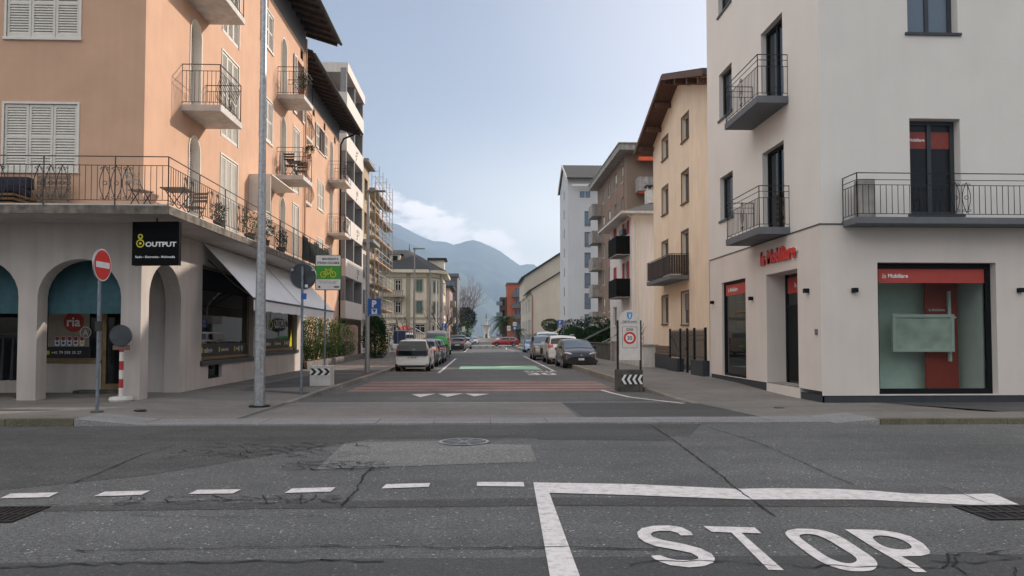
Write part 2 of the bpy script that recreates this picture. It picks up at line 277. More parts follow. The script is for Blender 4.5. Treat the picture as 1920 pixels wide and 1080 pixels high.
# ---------------------------------------------------------------- object and mesh helpers
WL = {}
def thing(name, label, cat, loc=(0, 0, 0), rz=0, group=None):
    o = bpy.data.objects.new(name, None); COL.objects.link(o); o.empty_display_size = .3
    o.location = loc; o.rotation_euler = (0, 0, rz); o['label'] = label; o['category'] = cat
    if group: o['group'] = group
    WL[o.name] = Vector(loc); return o
def tag(o, label=None, cat=None, group=None, kind=None):
    for k, v in (('label', label), ('category', cat), ('group', group), ('kind', kind)):
        if v: o[k] = v
    return o
class Fr:
    """a facade plane: u runs along it, z is up, d is out of it"""
    def __init__(s, O, U, N): s.O, s.U, s.N = Vector(O), Vector(U).normalized(), Vector(N).normalized()
    def p(s, u, z, d=0): return s.O + s.U*u + s.N*d + Vector((0, 0, z))
class MB:
    def __init__(s): s.v, s.f, s.m = [], [], []
    def add(s, vs, fs, mi=0):
        b = len(s.v); s.v += [Vector(q) for q in vs]; s.f += [[b+i for i in q] for q in fs]; s.m += [mi]*len(fs); return s
    def hexa(s, p, mi=0):    # p: 4 bottom then 4 top
        return s.add(p, [(3, 2, 1, 0), (4, 5, 6, 7), (0, 1, 5, 4), (1, 2, 6, 5), (2, 3, 7, 6), (3, 0, 4, 7)], mi)
    def box(s, a, b, mi=0):
        (x0, y0, z0), (x1, y1, z1) = a, b
        return s.hexa([(x0, y0, z0), (x1, y0, z0), (x1, y1, z0), (x0, y1, z0), (x0, y0, z1), (x1, y0, z1), (x1, y1, z1), (x0, y1, z1)], mi)
    def fbox(s, F, u0, u1, z0, z1, d0, d1, mi=0):
        return s.hexa([F.p(u0, z0, d0), F.p(u1, z0, d0), F.p(u1, z0, d1), F.p(u0, z0, d1), F.p(u0, z1, d0), F.p(u1, z1, d0), F.p(u1, z1, d1), F.p(u0, z1, d1)], mi)
    def prism(s, poly, off, mi=0):
        n = len(poly); off = Vector(off); p = [Vector(q) for q in poly]
        tri = tessellate_polygon([p]); b = len(s.v); s.v += p + [q+off for q in p]
        for t in tri: s.f.append([b+t[0], b+t[1], b+t[2]]); s.f.append([b+n+t[2], b+n+t[1], b+n+t[0]]); s.m += [mi, mi]
        for i in range(n): j = (i+1) % n; s.f.append([b+i, b+j, b+n+j, b+n+i]); s.m.append(mi)
        return s
    def flat(s, poly, mi=0, holes=()):
        loops = [[Vector(q) for q in poly]] + [[Vector(q) for q in h] for h in holes]
        b = len(s.v)
        for l in loops: s.v += l
        for t in tessellate_polygon(loops): s.f.append([b+i for i in t]); s.m.append(mi)
        return s
    def tube(s, pts, r, n=5, mi=0, r2=None, caps=True):
        pts = [Vector(q) for q in pts]; k = len(pts); b = len(s.v)
        ref = Vector((0, 0, 1)); d0 = (pts[-1]-pts[0])
        if d0.length < 1e-6 or abs(d0.normalized().z) > .9: ref = Vector((1, 0, 0))
        for i, p in enumerate(pts):
            d = (pts[min(i+1, k-1)] - pts[max(i-1, 0)]).normalized()
            a = d.cross(ref)
            if a.length < .05: a = d.cross(Vector((0, 1, 0)))
            a.normalize(); c = d.cross(a); rr = r if r2 is None else r + (r2-r)*i/(k-1)
            for j in range(n):
                t = 2*math.pi*(j+.5)/n; s.v.append(p + a*(rr*math.cos(t)) + c*(rr*math.sin(t)))
        for i in range(k-1):
            for j in range(n): s.f.append([b+i*n+j, b+i*n+(j+1) % n, b+(i+1)*n+(j+1) % n, b+(i+1)*n+j]); s.m.append(mi)
        if caps: s.f.append([b+j for j in range(n)][::-1]); s.f.append([b+(k-1)*n+j for j in range(n)]); s.m += [mi, mi]
        return s
    def lathe(s, prof, c, n=24, mi=0, axis='z', ang=0):
        c = Vector(c); b = len(s.v); k = len(prof)
        for r, h in prof:
            for j in range(n):
                t = 2*math.pi*j/n + ang
                q = Vector((r*math.cos(t), r*math.sin(t), h))
                if axis == 'y': q = Vector((q.x, q.z, q.y))
                elif axis == 'x': q = Vector((q.z, q.x, q.y))
                s.v.append(c+q)
        for i in range(k-1):
            for j in range(n): s.f.append([b+i*n+j, b+i*n+(j+1) % n, b+(i+1)*n+(j+1) % n, b+(i+1)*n+j]); s.m.append(mi)
        s.f.append([b+j for j in range(n)][::-1]); s.f.append([b+(k-1)*n+j for j in range(n)]); s.m += [mi, mi]
        return s
    def build(s, name, mats, parent=None, smooth=False, local=False, bevel=0, norm=True, sharp=35):
        if not isinstance(mats, (list, tuple)): mats = [mats]
        me = bpy.data.meshes.new(name)
        off = Vector((0, 0, 0))
        if parent is not None and not local: off = WL[parent.name]
        me.from_pydata([tuple(q-off) for q in s.v], [], s.f)
        for q in mats: me.materials.append(M[q] if isinstance(q, str) else q)
        me.polygons.foreach_set('material_index', s.m)
        if norm or bevel:
            bm = bmesh.new(); bm.from_mesh(me)
            if bevel:
                bmesh.ops.remove_doubles(bm, verts=bm.verts, dist=1e-5)
                es = [e for e in bm.edges if len(e.link_faces) == 2 and e.calc_face_angle(0) > .6]
                bmesh.ops.bevel(bm, geom=es, offset=bevel, segments=2, profile=.6, affect='EDGES')
            bmesh.ops.recalc_face_normals(bm, faces=bm.faces); bm.to_mesh(me); bm.free()
        if smooth:
            me.polygons.foreach_set('use_smooth', [True]*len(me.polygons))
            if sharp: me.set_sharp_from_angle(angle=R(sharp))
        me.update()
        o = bpy.data.objects.new(name, me); COL.objects.link(o)
        if parent is not None: o.parent = parent; WL[o.name] = off if not local else Vector((0, 0, 0))
        else: WL[o.name] = Vector((0, 0, 0))
        return o
def copy_thing(root, loc=None, label=None, rz=None):
    def cp(o, par):
        c = o.copy(); COL.objects.link(c); c.parent = par
        for ch in list(o.children): cp(ch, c)
        return c
    c = cp(root, None)
    if loc is not None: c.location = loc
    if rz is not None: c.rotation_euler = (0, 0, rz)
    if label: c['label'] = label
    return c
_txt = {}
def text_mesh(s, off=0.0):
    k = (s, off)
    if k not in _txt:
        cu = bpy.data.curves.new('t', 'FONT'); cu.body = s; cu.size = 1; cu.align_x = 'LEFT'; cu.offset = off; cu.resolution_u = 4
        o = bpy.data.objects.new('t', cu); COL.objects.link(o)
        me = bpy.data.meshes.new_from_object(o.evaluated_get(bpy.context.evaluated_depsgraph_get()))
        vs = [v.co.copy() for v in me.vertices]; fs = [list(p.vertices) for p in me.polygons]
        COL.objects.unlink(o); bpy.data.objects.remove(o); bpy.data.curves.remove(cu); bpy.data.meshes.remove(me)
        _txt[k] = (vs, fs)
    return _txt[k]
def text(mb, s, O, U, V, w, h=None, mi=0, bold=.0, n=None, center=True, shear=0):
    """flat lettering fitted to width w (and height h), centred on O, U to the right, V up"""
    vs, fs = text_mesh(s, bold); x0 = min(v.x for v in vs); x1 = max(v.x for v in vs); y0 = min(v.y for v in vs); y1 = max(v.y for v in vs)
    sx = w/(x1-x0); sy = sx if h is None else h/(y1-y0)
    O, U, V = Vector(O), Vector(U).normalized(), Vector(V).normalized()
    cx = (x0+x1)/2 if center else x0; cy = (y0+y1)/2
    mb.add([O + U*((v.x-cx)*sx + shear*(v.y-cy)*sy) + V*((v.y-cy)*sy) for v in vs], fs, mi); return mb
def disc(mb, O, U, V, r, mi=0, n=28, r0=0, r_y=None):
    O, U, V = Vector(O), Vector(U), Vector(V); ry = r_y or r
    P = [O + U*(r*math.cos(2*math.pi*i/n)) + V*(ry*math.sin(2*math.pi*i/n)) for i in range(n)]
    if r0:
        Q = [O + U*(r0*math.cos(2*math.pi*i/n)) + V*(r0*ry/r*math.sin(2*math.pi*i/n)) for i in range(n)]
        mb.add(P+Q, [(i, (i+1) % n, n+(i+1) % n, n+i) for i in range(n)], mi)
    else: mb.add(P, [list(range(n))], mi)
    return mb
def plate(mb, O, U, V, w, h, mi=0, rad=0, n=4):
    """flat (rounded) rectangle centred on O"""
    O, U, V = Vector(O), Vector(U), Vector(V); P = []
    for cx, cy, a0 in ((w/2-rad, h/2-rad, 0), (-w/2+rad, h/2-rad, 90), (-w/2+rad, -h/2+rad, 180), (w/2-rad, -h/2+rad, 270)):
        for k in range(n+1 if rad else 1):
            a = R(a0+90*k/n); P.append(O+U*(cx+rad*math.cos(a))+V*(cy+rad*math.sin(a)))
    mb.add(P, [list(range(len(P)))], mi); return mb
def slab_plate(mb, O, U, V, w, h, t, mi=0, rad=0):
    """same with thickness t behind the face"""
    a = MB(); plate(a, O, U, V, w, h, 0, rad); N = Vector(U).cross(Vector(V)).normalized(); mb.prism(a.v, -N*t, mi); return mb
def lerp(a, b, t): return a+(b-a)*t
def clamp(t): return max(0., min(1., t))
def interp(tab, x):
    if x <= tab[0][0]: return tab[0][1]
    for (a, p), (b, q) in zip(tab, tab[1:]):
        if x <= b: return p+(q-p)*(x-a)/(b-a)
    return tab[-1][1]
# ---------------------------------------------------------------- ground, roads, pavements
def kL(y): return interp([(14, -4.75), (18.2, -4.67), (21, -4.52), (24, -4.42), (34, -4.3), (60, -4.3), (104, -4.3)], y)
def kR(y): return interp([(14, 5.6), (17.8, 5.13), (19.5, 4.95), (21, 4.85), (24, 4.7), (30, 4.55), (60, 4.5), (108, 4.5)], y)
def zl(x, y): return .015 + .105*max(clamp((y-17.5)/4), clamp((-x-6.3)/1.1))
def zr(x, y): return .015 + .10*max(clamp((y-18.5)/5), clamp((x-6.4)/.9)*(.35+.65*clamp((14.9-y)/1.5+.3))) + .07*clamp((y-19)/7)
def struct(o, kind='structure'): o['kind'] = kind; return o
struct(MB().add([(-900, -200, -.06), (900, -200, -.06), (900, 236, -.06), (-900, 236, -.06)], [(0, 1, 2, 3)]).build('ground', 'ground', norm=False))
road = MB().add([(-90, -30, 0), (90, -30, 0), (90, 113, 0), (-90, 113, 0)], [(0, 1, 2, 3)]).build('road', 'asphalt', norm=False); struct(road)
struct(MB().add([(-90, 113, 0), (90, 113, 0), (90, 128, 0), (-90, 128, 0)], [(0, 1, 2, 3)]).build('side_road', 'asphalt_dark', norm=False))
struct(MB().add([(-90, 128, .0), (90, 128, .0), (90, 232, .0), (-90, 232, .0)], [(0, 1, 2, 3)]).build('square', 'pavement', norm=False))
def grid_sheet(name, m, ys, xs, zf, n, skirt=.2):
    mb = MB(); rows = []
    for y in ys:
        a, b = xs(y); rows.append([Vector((lerp(a, b, i/n), y, 0)) for i in range(n+1)])
    for rw in rows:
        for q in rw: q.z = zf(q.x, q.y)
    fl = [q for rw in rows for q in rw]; w = n+1
    mb.add(fl, [(i*w+j, i*w+j+1, (i+1)*w+j+1, (i+1)*w+j) for i in range(len(ys)-1) for j in range(n)])
    for j0 in (0, n):     # skirts down to the road
        p = [rw[j0] for rw in rows]; mb.add(p+[q-Vector((0, 0, skirt)) for q in p], [(i, i+1, len(p)+i+1, len(p)+i) for i in range(len(p)-1)])
    return mb.build(name, m, norm=False, smooth=True)
ysN = [14.75, 15.5, 16.3, 17, 17.5, 18.2, 19, 20, 21.5, 23, 24, 30, 40, 60, 80, 104]
struct(grid_sheet('pavement', 'pavement', ysN, lambda y: (-14, kL(y)-.14), zl, 24))
struct(grid_sheet('pavement', 'pavement', [14.75, 17.5, 21, 30], lambda y: (-60, -14.001), lambda x, y: .12, 2))
struct(grid_sheet('pavement', 'pavement', [14.75, 15.5, 16.3, 17.2, 17.8, 18.5, 19.5, 21, 22, 23.5, 26, 30, 40, 60, 80, 108], lambda y: (kR(y)+.14, 12), zr, 18))
struct(grid_sheet('pavement', 'pavement', [14.75, 17.0, 17.8], lambda y: (12.001, 60), lambda x, y: zr(12, y), 2))
struct(grid_sheet('pavement', 'pavement', [128, 150, 232], lambda y: (6.5, 60), lambda x, y: .12, 3))
struct(grid_sheet('pavement', 'pavement', [128, 150, 170], lambda y: (-60, -5.2), lambda x, y: .12, 3))
# the pavement that runs on across the mouth of the side street, flush with the road
def road_part(name, m, poly, z, label=None):
    o = MB().flat([(p[0], p[1], z) for p in poly]).build(name, m, road, norm=False)
    if label: o['label'] = label
    return o
cross = [gnd(*p) for p in ((545, 757), (1058, 757))]
road_part('pavement_crossing', 'pavement', [(kL(14.8), 14.75), (1.93, 14.75), (1.95, 18.3), (-4.66, 18.3)], .006)
road_part('dark_patch', 'asphalt_dark', [(2.05, 14.75), (5.4, 14.75), (5.9, 14.78), (6.05, 16.0), (5.5, 18.25), (5.14, 18.3), (1.95, 18.3)], .0065)
road_part('edge_line', 'paint_worn', [(-4.6, 18.3), (5.08, 18.2), (5.08, 18.28), (-4.6, 18.38)], .0075)
def kerb_run(pts, w, mb, top=.012, seam=1.2):
    """a row of kerb stones with narrow joints; pts: (x, y, z) along the street-side edge, w offset to the pavement side"""
    P = [Vector(p) for p in pts]
    for a, b in zip(P, P[1:]):
        n = max(1, int((b-a).length/seam)); d = (b-a)/n; nn = Vector((-d.y, d.x, 0)).normalized()*w
        for i in range(n):
            p, q = a+d*(i+.006), a+d*(i+.994)
            t = Vector((0, 0, top)); z0 = Vector((0, 0, -.2))
            mb.hexa([Vector((p.x, p.y, -.1)), Vector((q.x, q.y, -.1)), Vector((q.x, q.y, -.1))+nn, Vector((p.x, p.y, -.1))+nn,
                     p+t, q+t, q+t+nn, p+t+nn])
mb = MB(); ys = [18.2, 19, 20, 21, 22, 24, 28, 34, 44, 60, 80, 104]
kerb_run([(kL(y), y, zl(kL(y), y)) for y in ys], .16, mb)
struct(mb.build('kerb', 'kerbstone', bevel=.008))
mb = MB(); ys = [17.8, 18.6, 19.5, 20.4, 21.2, 22.5, 24, 30, 40, 60, 80, 108]
kerb_run([(kR(y), y, zr(kR(y), y)) for y in ys], -.16, mb); struct(mb.build('kerb', 'kerbstone', bevel=.008))
# granite strip along the main road: flush at the crossing, raised at both ends
mb = MB()
for i in range(12):
    x0 = -6.3 + i*1.075; mb.box((x0+.006, 13.85+i*.0-.06*max(0, i-7)/5, -.1), (x0+1.07, 14.75, .022 + .003*(i % 2)))
struct(mb.build('kerb', 'granite'))
mb = MB()
mb.hexa([(-7.45, 13.8, -.1), (-6.31, 13.85, -.1), (-6.31, 14.75, -.1), (-7.45, 14.75, -.1), (-7.45, 13.8, .135), (-6.31, 13.85, .02), (-6.31, 14.75, .03), (-7.45, 14.75, .135)])
mb.hexa([(6.6, 13.6, -.1), (7.4, 13.5, -.1), (7.4, 14.75, -.1), (6.6, 14.75, -.1), (6.6, 13.6, .02), (7.4, 13.5, .10), (7.4, 14.75, .10), (6.6, 14.75, .03)])
struct(mb.build('kerb', 'granite'))
mb = MB(); kerb_run([(-7.46, 13.8, .125), (-40, 13.3, .125)], -.22, mb); kerb_run([(7.41, 13.5, .09), (40, 13.2, .09)], .22, mb); struct(mb.build('kerb', 'kerb_mossy'))
struct(MB().flat([(-60, 13.7, .128), (-7.46, 13.98, .128), (-7.46, 14.76, .128), (-60, 14.76, .122)]).flat([(7.41, 13.6, .099), (60, 13.3, .099), (60, 14.76, .099), (7.41, 14.76, .099)]).build('pavement', 'pavement', norm=False))
# patches of darker paving outside the two corner buildings
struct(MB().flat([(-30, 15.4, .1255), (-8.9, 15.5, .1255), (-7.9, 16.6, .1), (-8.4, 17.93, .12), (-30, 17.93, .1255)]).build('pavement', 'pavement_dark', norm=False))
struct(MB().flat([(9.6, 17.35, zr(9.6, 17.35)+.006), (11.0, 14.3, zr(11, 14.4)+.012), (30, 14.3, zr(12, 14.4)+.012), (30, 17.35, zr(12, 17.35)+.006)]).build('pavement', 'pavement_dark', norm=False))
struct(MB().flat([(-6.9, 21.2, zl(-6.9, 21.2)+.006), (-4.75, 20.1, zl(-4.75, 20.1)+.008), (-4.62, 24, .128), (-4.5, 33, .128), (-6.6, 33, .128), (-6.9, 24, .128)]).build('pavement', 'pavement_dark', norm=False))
# asphalt patches on the road
P3 = lambda ox, oy, s, pts: [gnd(ox+x/s, oy+y/s) for x, y in pts]
road_part('asphalt_patch', 'asphalt_coarse', P3(600, 800, 3, [(140, 92), (670, 80), (700, 98), (950, 98), (1185, 106), (1220, 198), (0, 240), (-20, 240)]), .004)
road_part('asphalt_patch', 'asphalt_old', [(-40, 7.5), (-6.3, 7.4), (-4.0, 8.9), (-1.8, 11.9), (3.4, 12.05), (4.1, 13.7), (-7.35, 13.8), (-40, 13.3)], .003)
road_part('asphalt_patch', 'asphalt_dark', P3(560, 640, 2.526, [(1120, 388), (1660, 393), (1780, 470), (1130, 465)]), .0045)
road_part('asphalt_patch', 'asphalt_old', [(-40, 6.75), (0.6, 7.2), (6.0, 6.9), (6, 7.35), (.6, 7.55), (-6, 7.3), (-40, 7.2)], .0035)
road_part('asphalt_patch', 'asphalt_dark', [(-40, 4.2), (12, 4.5), (12, 5.35), (-1.0, 5.55), (-40, 5.45)], .0035)
# markings
Z = .0095
def mark(pts, m='paint', name='road_marking', z=Z): return road_part(name, m, [(p.x, p.y) for p in pts], z)
for o in ((0, 720, [(0, 648), (60, 621), (328, 614), (275, 641)]), (0, 720, [(528, 636), (590, 610), (845, 604), (795, 629)]),
          (0, 720, [(1058, 624), (1110, 600), (1357, 597), (1310, 620)]), (0, 720, [(1598, 618), (1645, 592), (1888, 585), (1860, 610)]),
          (600, 800, [(345, 352), (372, 328), (620, 321), (612, 343)]), (600, 800, [(882, 338), (883, 315), (1145, 316), (1150, 341)])):
    mark(P3(o[0], o[1], 3, o[2]), name='centre_line_dash')
for k in range(1, 5):
    a = P3(0, 720, 3, [(0, 648), (60, 621), (328, 614), (275, 641)])
    mark([Vector((p.x-k*1.5, p.y, 0)) for p in a], name='centre_line_dash')
K4 = 2.5946
stop = [gnd(1180+x/K4, 740+y/K4) for x, y in ((520, 462), (700, 459), (1000, 462), (1200, 472), (1350, 485), (1540, 490), (1770, 485), (1910, 545), (1760, 545), (1440, 530), (1150, 514), (580, 514), (0, 492))]
mark([gnd(1000, 906), gnd(1180, 909)] + stop + [gnd(1030, 925.5), gnd(1087, 1082), gnd(1120, 1170), gnd(1058, 1170), gnd(1031, 1082)], name='stop_line')
def letter(outer, hole=None):
    f = lambda q: [gnd(1180+x/K4, 740+y/K4, 0) + Vector((0, 0, Z)) for x, y in q]
    MB().flat(f(outer), holes=[f(hole)] if hole else []).build('stop_lettering', 'paint', road, norm=False)
def smoothp(P, it=2):
    for _ in range(it):
        Q = []
        for i in range(len(P)):
            a, b = P[i], P[(i+1) % len(P)]; Q += [(a[0]*.75+b[0]*.25, a[1]*.75+b[1]*.25), (a[0]*.25+b[0]*.75, a[1]*.25+b[1]*.75)]
        P = Q
    return P
letter([(310, 689), (298, 672), (255, 650), (190, 641), (115, 643), (60, 655), (38, 675), (45, 700), (75, 722), (130, 743), (220, 759), (300, 775), (335, 795), (335, 805), (300, 812), (230, 810), (185, 800), (150, 787), (105, 789), (115, 800), (140, 815), (200, 836), (290, 846), (365, 840), (410, 822), (417, 803), (400, 780), (350, 755), (270, 733), (160, 712), (115, 697), (103, 685), (115, 673), (150, 667), (200, 668), (235, 677), (250, 690)])
letter([(360, 644), (610, 651), (642, 680), (545, 677), (752, 860), (678, 858), (497, 676), (400, 672)])
letter(smoothp([(752, 672), (800, 657), (880, 657), (960, 668), (1035, 697), (1120, 755), (1190, 800), (1212, 832), (1190, 862), (1120, 867), (1040, 860), (940, 826), (850, 765), (775, 705)], 2),
       smoothp([(822, 690), (850, 682), (900, 684), (960, 706), (1030, 750), (1095, 790), (1112, 812), (1085, 828), (1030, 824), (960, 795), (900, 752), (840, 710)], 2))
letter([(1048, 660), (1210, 663), (1300, 675), (1370, 695), (1430, 730), (1463, 765), (1460, 780), (1420, 790), (1322, 792), (1388, 828), (1448, 870), (1388, 869), (1300, 814), (1190, 750)],
       smoothp([(1178, 697), (1215, 688), (1280, 696), (1335, 714), (1375, 740), (1372, 757), (1310, 760), (1245, 748), (1200, 722)], 2))
for pts in ([(535, 252), (650, 249), (575, 266)], [(660, 250), (782, 248), (705, 264)], [(788, 249), (905, 250), (832, 262)]): mark(P3(560, 640, 2.526, pts), name='yield_triangle')
mark(P3(560, 640, 2.526, [(760, 132), (766, 118), (1122, 119), (1152, 135)]), 'paint_green', 'green_bar')
mb = MB(); g1, g2 = gnd(1012, 696.5), gnd(1016, 701.3)
text(mb, 'ZONA', (g1.x, g1.y, Z), (1, 0, 0), (0, 1, 0), 1.55, 1.2, bold=.02); text(mb, '30', (g2.x, g2.y, Z), (1, 0, 0), (0, 1, 0), 1.25, 1.9, bold=.03)
mb.build('zone_lettering', 'paint', road, norm=False)
base = P3(560, 640, 2.526, [(270, 242), (345, 193), (1370, 193), (1450, 240)])
ya, yb = 22.0, 26.9
road_part('red_threshold', 'red_asphalt', [(kL(ya)+.45, ya), (kR(ya)-.7, ya), (kR(yb)-.5, yb), (kL(yb)+.35, yb)], .004)
for y0 in (22.9, 24.1, 25.5): road_part('asphalt_patch', 'asphalt_dark', [(kL(y0)+.4, y0), (kR(y0)-.6, y0), (kR(y0)-.6, y0+.22), (kL(y0)+.4, y0+.22)], .0065)
def stripe(pts, w, m='paint', name='road_marking'):
    P = [Vector(p) for p in pts]; L = []; Rr = []
    for i, p in enumerate(P):
        d = (P[min(i+1, len(P)-1)]-P[max(i-1, 0)]).normalized(); n = Vector((-d.y, d.x, 0))*w/2; L.append(p+n); Rr.append(p-n)
    return mark(L+Rr[::-1], m, name)
stripe([(-1.95, 33.0, 0), (-1.95, 54, 0)], .13, name='parking_line'); stripe([(-4.2, 33.0, 0), (-1.95, 33.0, 0)], .1, name='parking_line')
stripe([(-4.2, 39.0, 0), (-2.0, 39.0, 0)], .1, name='parking_line')
stripe([(3.35, 34.5, 0), (3.35, 60, 0)], .12, name='parking_line'); stripe([(3.4, 34.6, 0), (4.45, 34.6, 0)], .1, name='parking_line')
stripe([(-1.9, 76, 0), (-1.9, 100, 0)], .14, name='parking_line'); stripe([(3.6, 84, 0), (2.9, 92, 0), (3.4, 104, 0)], .15, name='parking_line')
for y in (56, 66, 82, 96): stripe([(-.6, y, 0), (.9, y, 0)], .14, 'paint_worn')
for i in range(7): stripe([(-3.2+i*1.0, 110.0, 0), (-2.6+i*1.0, 110.0, 0)], 3.0, name='crossing_bar')
mark([Vector(p) for p in ((-3.5, 128.3, 0), (6.2, 128.3, 0), (6.2, 131, 0), (-3.5, 131, 0))])
stripe([gnd(1128, 732), gnd(1150, 738), gnd(1180, 745), gnd(1230, 751), gnd(1282, 757)], .12)
for (a, b) in (((-5.9, 30), (-4.9, 30)), ((-6.4, 33.5), (-5.5, 33.5)), ((-6, 38), (-5, 38))): 
    q = MB().flat([(a[0], a[1], .13), (b[0], b[1], .13), (b[0], b[1]+.14, .13), (a[0], a[1]+.14, .13)]).build('pavement_marking', 'paint_worn', road, norm=False)
# cracks
rc = random.Random(5)
def crack_line(mb, pts, w=.016, jag=.05, seg=.09):
    P = [Vector(p) for p in pts]; out = []
    for a, b in zip(P, P[1:]):
        n = max(2, int((b-a).length/seg))
        for i in range(n): out.append(a.lerp(b, i/n) + Vector((rc.gauss(0, jag*.3), rc.gauss(0, jag), 0)))
    out.append(P[-1]); L = []; Q = []
    for i, p in enumerate(out):
        d = (out[min(i+1, len(out)-1)]-out[max(i-1, 0)]).normalized(); n = Vector((-d.y, d.x, 0))*w*.55*rc.uniform(.2, 1); L.append(p+n); Q.append(p-n)
    k = len(L); mb.add([(q.x, q.y, .0118) for q in L+Q], [(i, i+1, k+i+1, k+i) for i in range(k-1)])
    return out
mb = MB()
G = lambda ox, oy, s, *pts: [gnd(ox+x/s, oy+y/s) for x, y in pts]
crack_line(mb, G(0, 720, 3, (120, 690), (420, 680), (1060, 665), (1300, 655), (1560, 650), (1900, 655)), .022, .015)
crack_line(mb, G(0, 720, 3, (420, 940), (860, 935), (1500, 925), (1920, 915)) + G(600, 800, 3, (0, 682), (560, 680), (700, 690), (860, 688), (1340, 682), (1900, 694)), .024, .012)
crack_line(mb, G(0, 720, 3, (0, 1040), (900, 1015), (1500, 1010), (1920, 1000)) + G(600, 800, 3, (0, 760), (360, 766)), .022, .02)
crack_line(mb, G(0, 720, 3, (700, 740), (1150, 755), (1900, 745)), .012, .012)
crack_line(mb, G(0, 720, 3, (300, 600), (520, 520), (800, 400), (1000, 345)), .02, .02)
crack_line(mb, G(1180, 740, K4, (95, 145), (215, 222), (330, 310), (440, 390), (530, 470), (710, 595)), .024, .02)
crack_line(mb, G(1180, 740, K4, (380, 158), (640, 240), (860, 340), (1000, 405), (1100, 442)), .016, .02)
crack_line(mb, G(1180, 740, K4, (1430, 415), (1760, 540)), .012, .02)
crack_line(mb, G(1180, 740, K4, (0, 835), (130, 812), (420, 818), (700, 838), (1400, 845), (1560, 845)), .02, .03)
crack_line(mb, G(1180, 740, K4, (1500, 840), (1590, 800), (1610, 780)), .03, .04); crack_line(mb, G(1180, 740, K4, (1590, 800), (1570, 830), (1640, 880)), .02, .04)
def alligator(cx0, cx1, cy0, cy1, cell, keep=.6):
    """crazed asphalt: the edges of small irregular cells, thinning out towards the rim"""
    nx, ny = max(2, int((cx1-cx0)/cell)), max(2, int((cy1-cy0)/(cell*.75))); P = {}
    for i in range(nx+1):
        for j in range(ny+1): P[i, j] = Vector((lerp(cx0, cx1, (i+rc.uniform(-.36, .36)+.5*(j % 2))/nx), lerp(cy0, cy1, (j+rc.uniform(-.36, .36))/ny), 0))
    for (i, j), q in P.items():
        e = min(i, nx-i)/nx*2+.25
        for d in ((1, 0), (0, 1), (-1, 1)):
            if (i+d[0], j+d[1]) in P and (d != (-1, 1) or (i+j) % 2) and rc.random() < keep*min(1, e+.3): crack_line(mb, [q, P[i+d[0], j+d[1]]], .019, .012, .07)
alligator(-4.3, -1.75, 10.2, 11.5, .2, .55); alligator(-2.5, -1.3, 9.2, 9.8, .16, .75); alligator(-3.6, -1.4, 7.4, 7.72, .16, .7); alligator(3.0, 3.9, 4.9, 5.5, .25, .5)
crack_line(mb, G(600, 800, 3, (290, 232), (230, 300), (190, 380), (120, 450)), .03, .03)
mb.build('cracks', 'crack', road, norm=False)
# manhole, drains and covers
t = thing('manhole_cover', 'large round manhole cover with a pale painted ring in the main road', 'manhole cover', (*gnd(870, 829.5).xy, .008))
c = Vector(t.location); m1 = MB(); disc(m1, c+Vector((0, 0, .006)), (1, 0, 0), (0, 1, 0), .36); m1.build('cover', 'sign_back', t, norm=False)
m2 = MB(); disc(m2, c+Vector((0, 0, .009)), (1, 0, 0), (0, 1, 0), .39, r0=.345)
for a in range(0, 180, 45): d = Vector((math.cos(R(a+20)), math.sin(R(a+20)), 0)); n = Vector((-d.y, d.x, 0))*.012; m2.add([c+d*.35+n, c-d*.35+n, c-d*.35-n, c+d*.35-n], [(0, 1, 2, 3)]); 
for v in m2.v: v.z = c.z+.009
m2.build('ring', 'paint_worn', t, norm=False)
def grate(px, py, w, l, label, z=0.0):
    g = gnd(px, py, z); t = thing('drain_grate', label, 'drain grate', (g.x, g.y, z)); mb = MB(); x, y = g.x, g.y
    mb.box((x-w/2, y-l/2, z+.002), (x+w/2, y+l/2, z+.006)); mb.build('frame', 'crack', t)
    mb = MB(); n = 8
    for i in range(n):
        xx = x-w/2+.02+(w-.04)*i/(n-1); mb.box((xx-.012, y-l/2+.02, z+.006), (xx+.012, y+l/2-.02, z+.014))
    for yy in (y-l/2, y, y+l/2): mb.box((x-w/2, yy-.02, z+.007), (x+w/2, yy+.02, z+.016))
    mb.build('bar', 'iron', t)
grate(8, 966, .5, .55, 'rusty drain grate at the left edge of the road'); grate(1893, 962, .75, .5, 'rusty drain grate beyond the end of the white stop line')
def cover(px, py, r, label, z):
    g = gnd(px, py, z); o = MB().lathe([(r, z-.01), (r, z+.008)], (g.x, g.y, 0), 20).build('utility_cover', 'iron'); tag(o, label, 'utility cover')
cover(470, 748, .3, 'round iron cover in the pavement just left of the tall lamp post', zl(-5.6, 18.2)+.003); cover(263, 769, .12, 'small iron cover in front of the corner pillar of the arcade', zl(-7.3, 15.9)+.004)
cover(1462, 765, .13, 'small iron cover in front of the office doorstep', zr(6.5, 17.2)+.004); cover(1631, 782, .12, 'small iron cover near the kerb right of the office corner', zr(8.3, 15.8)+.004)
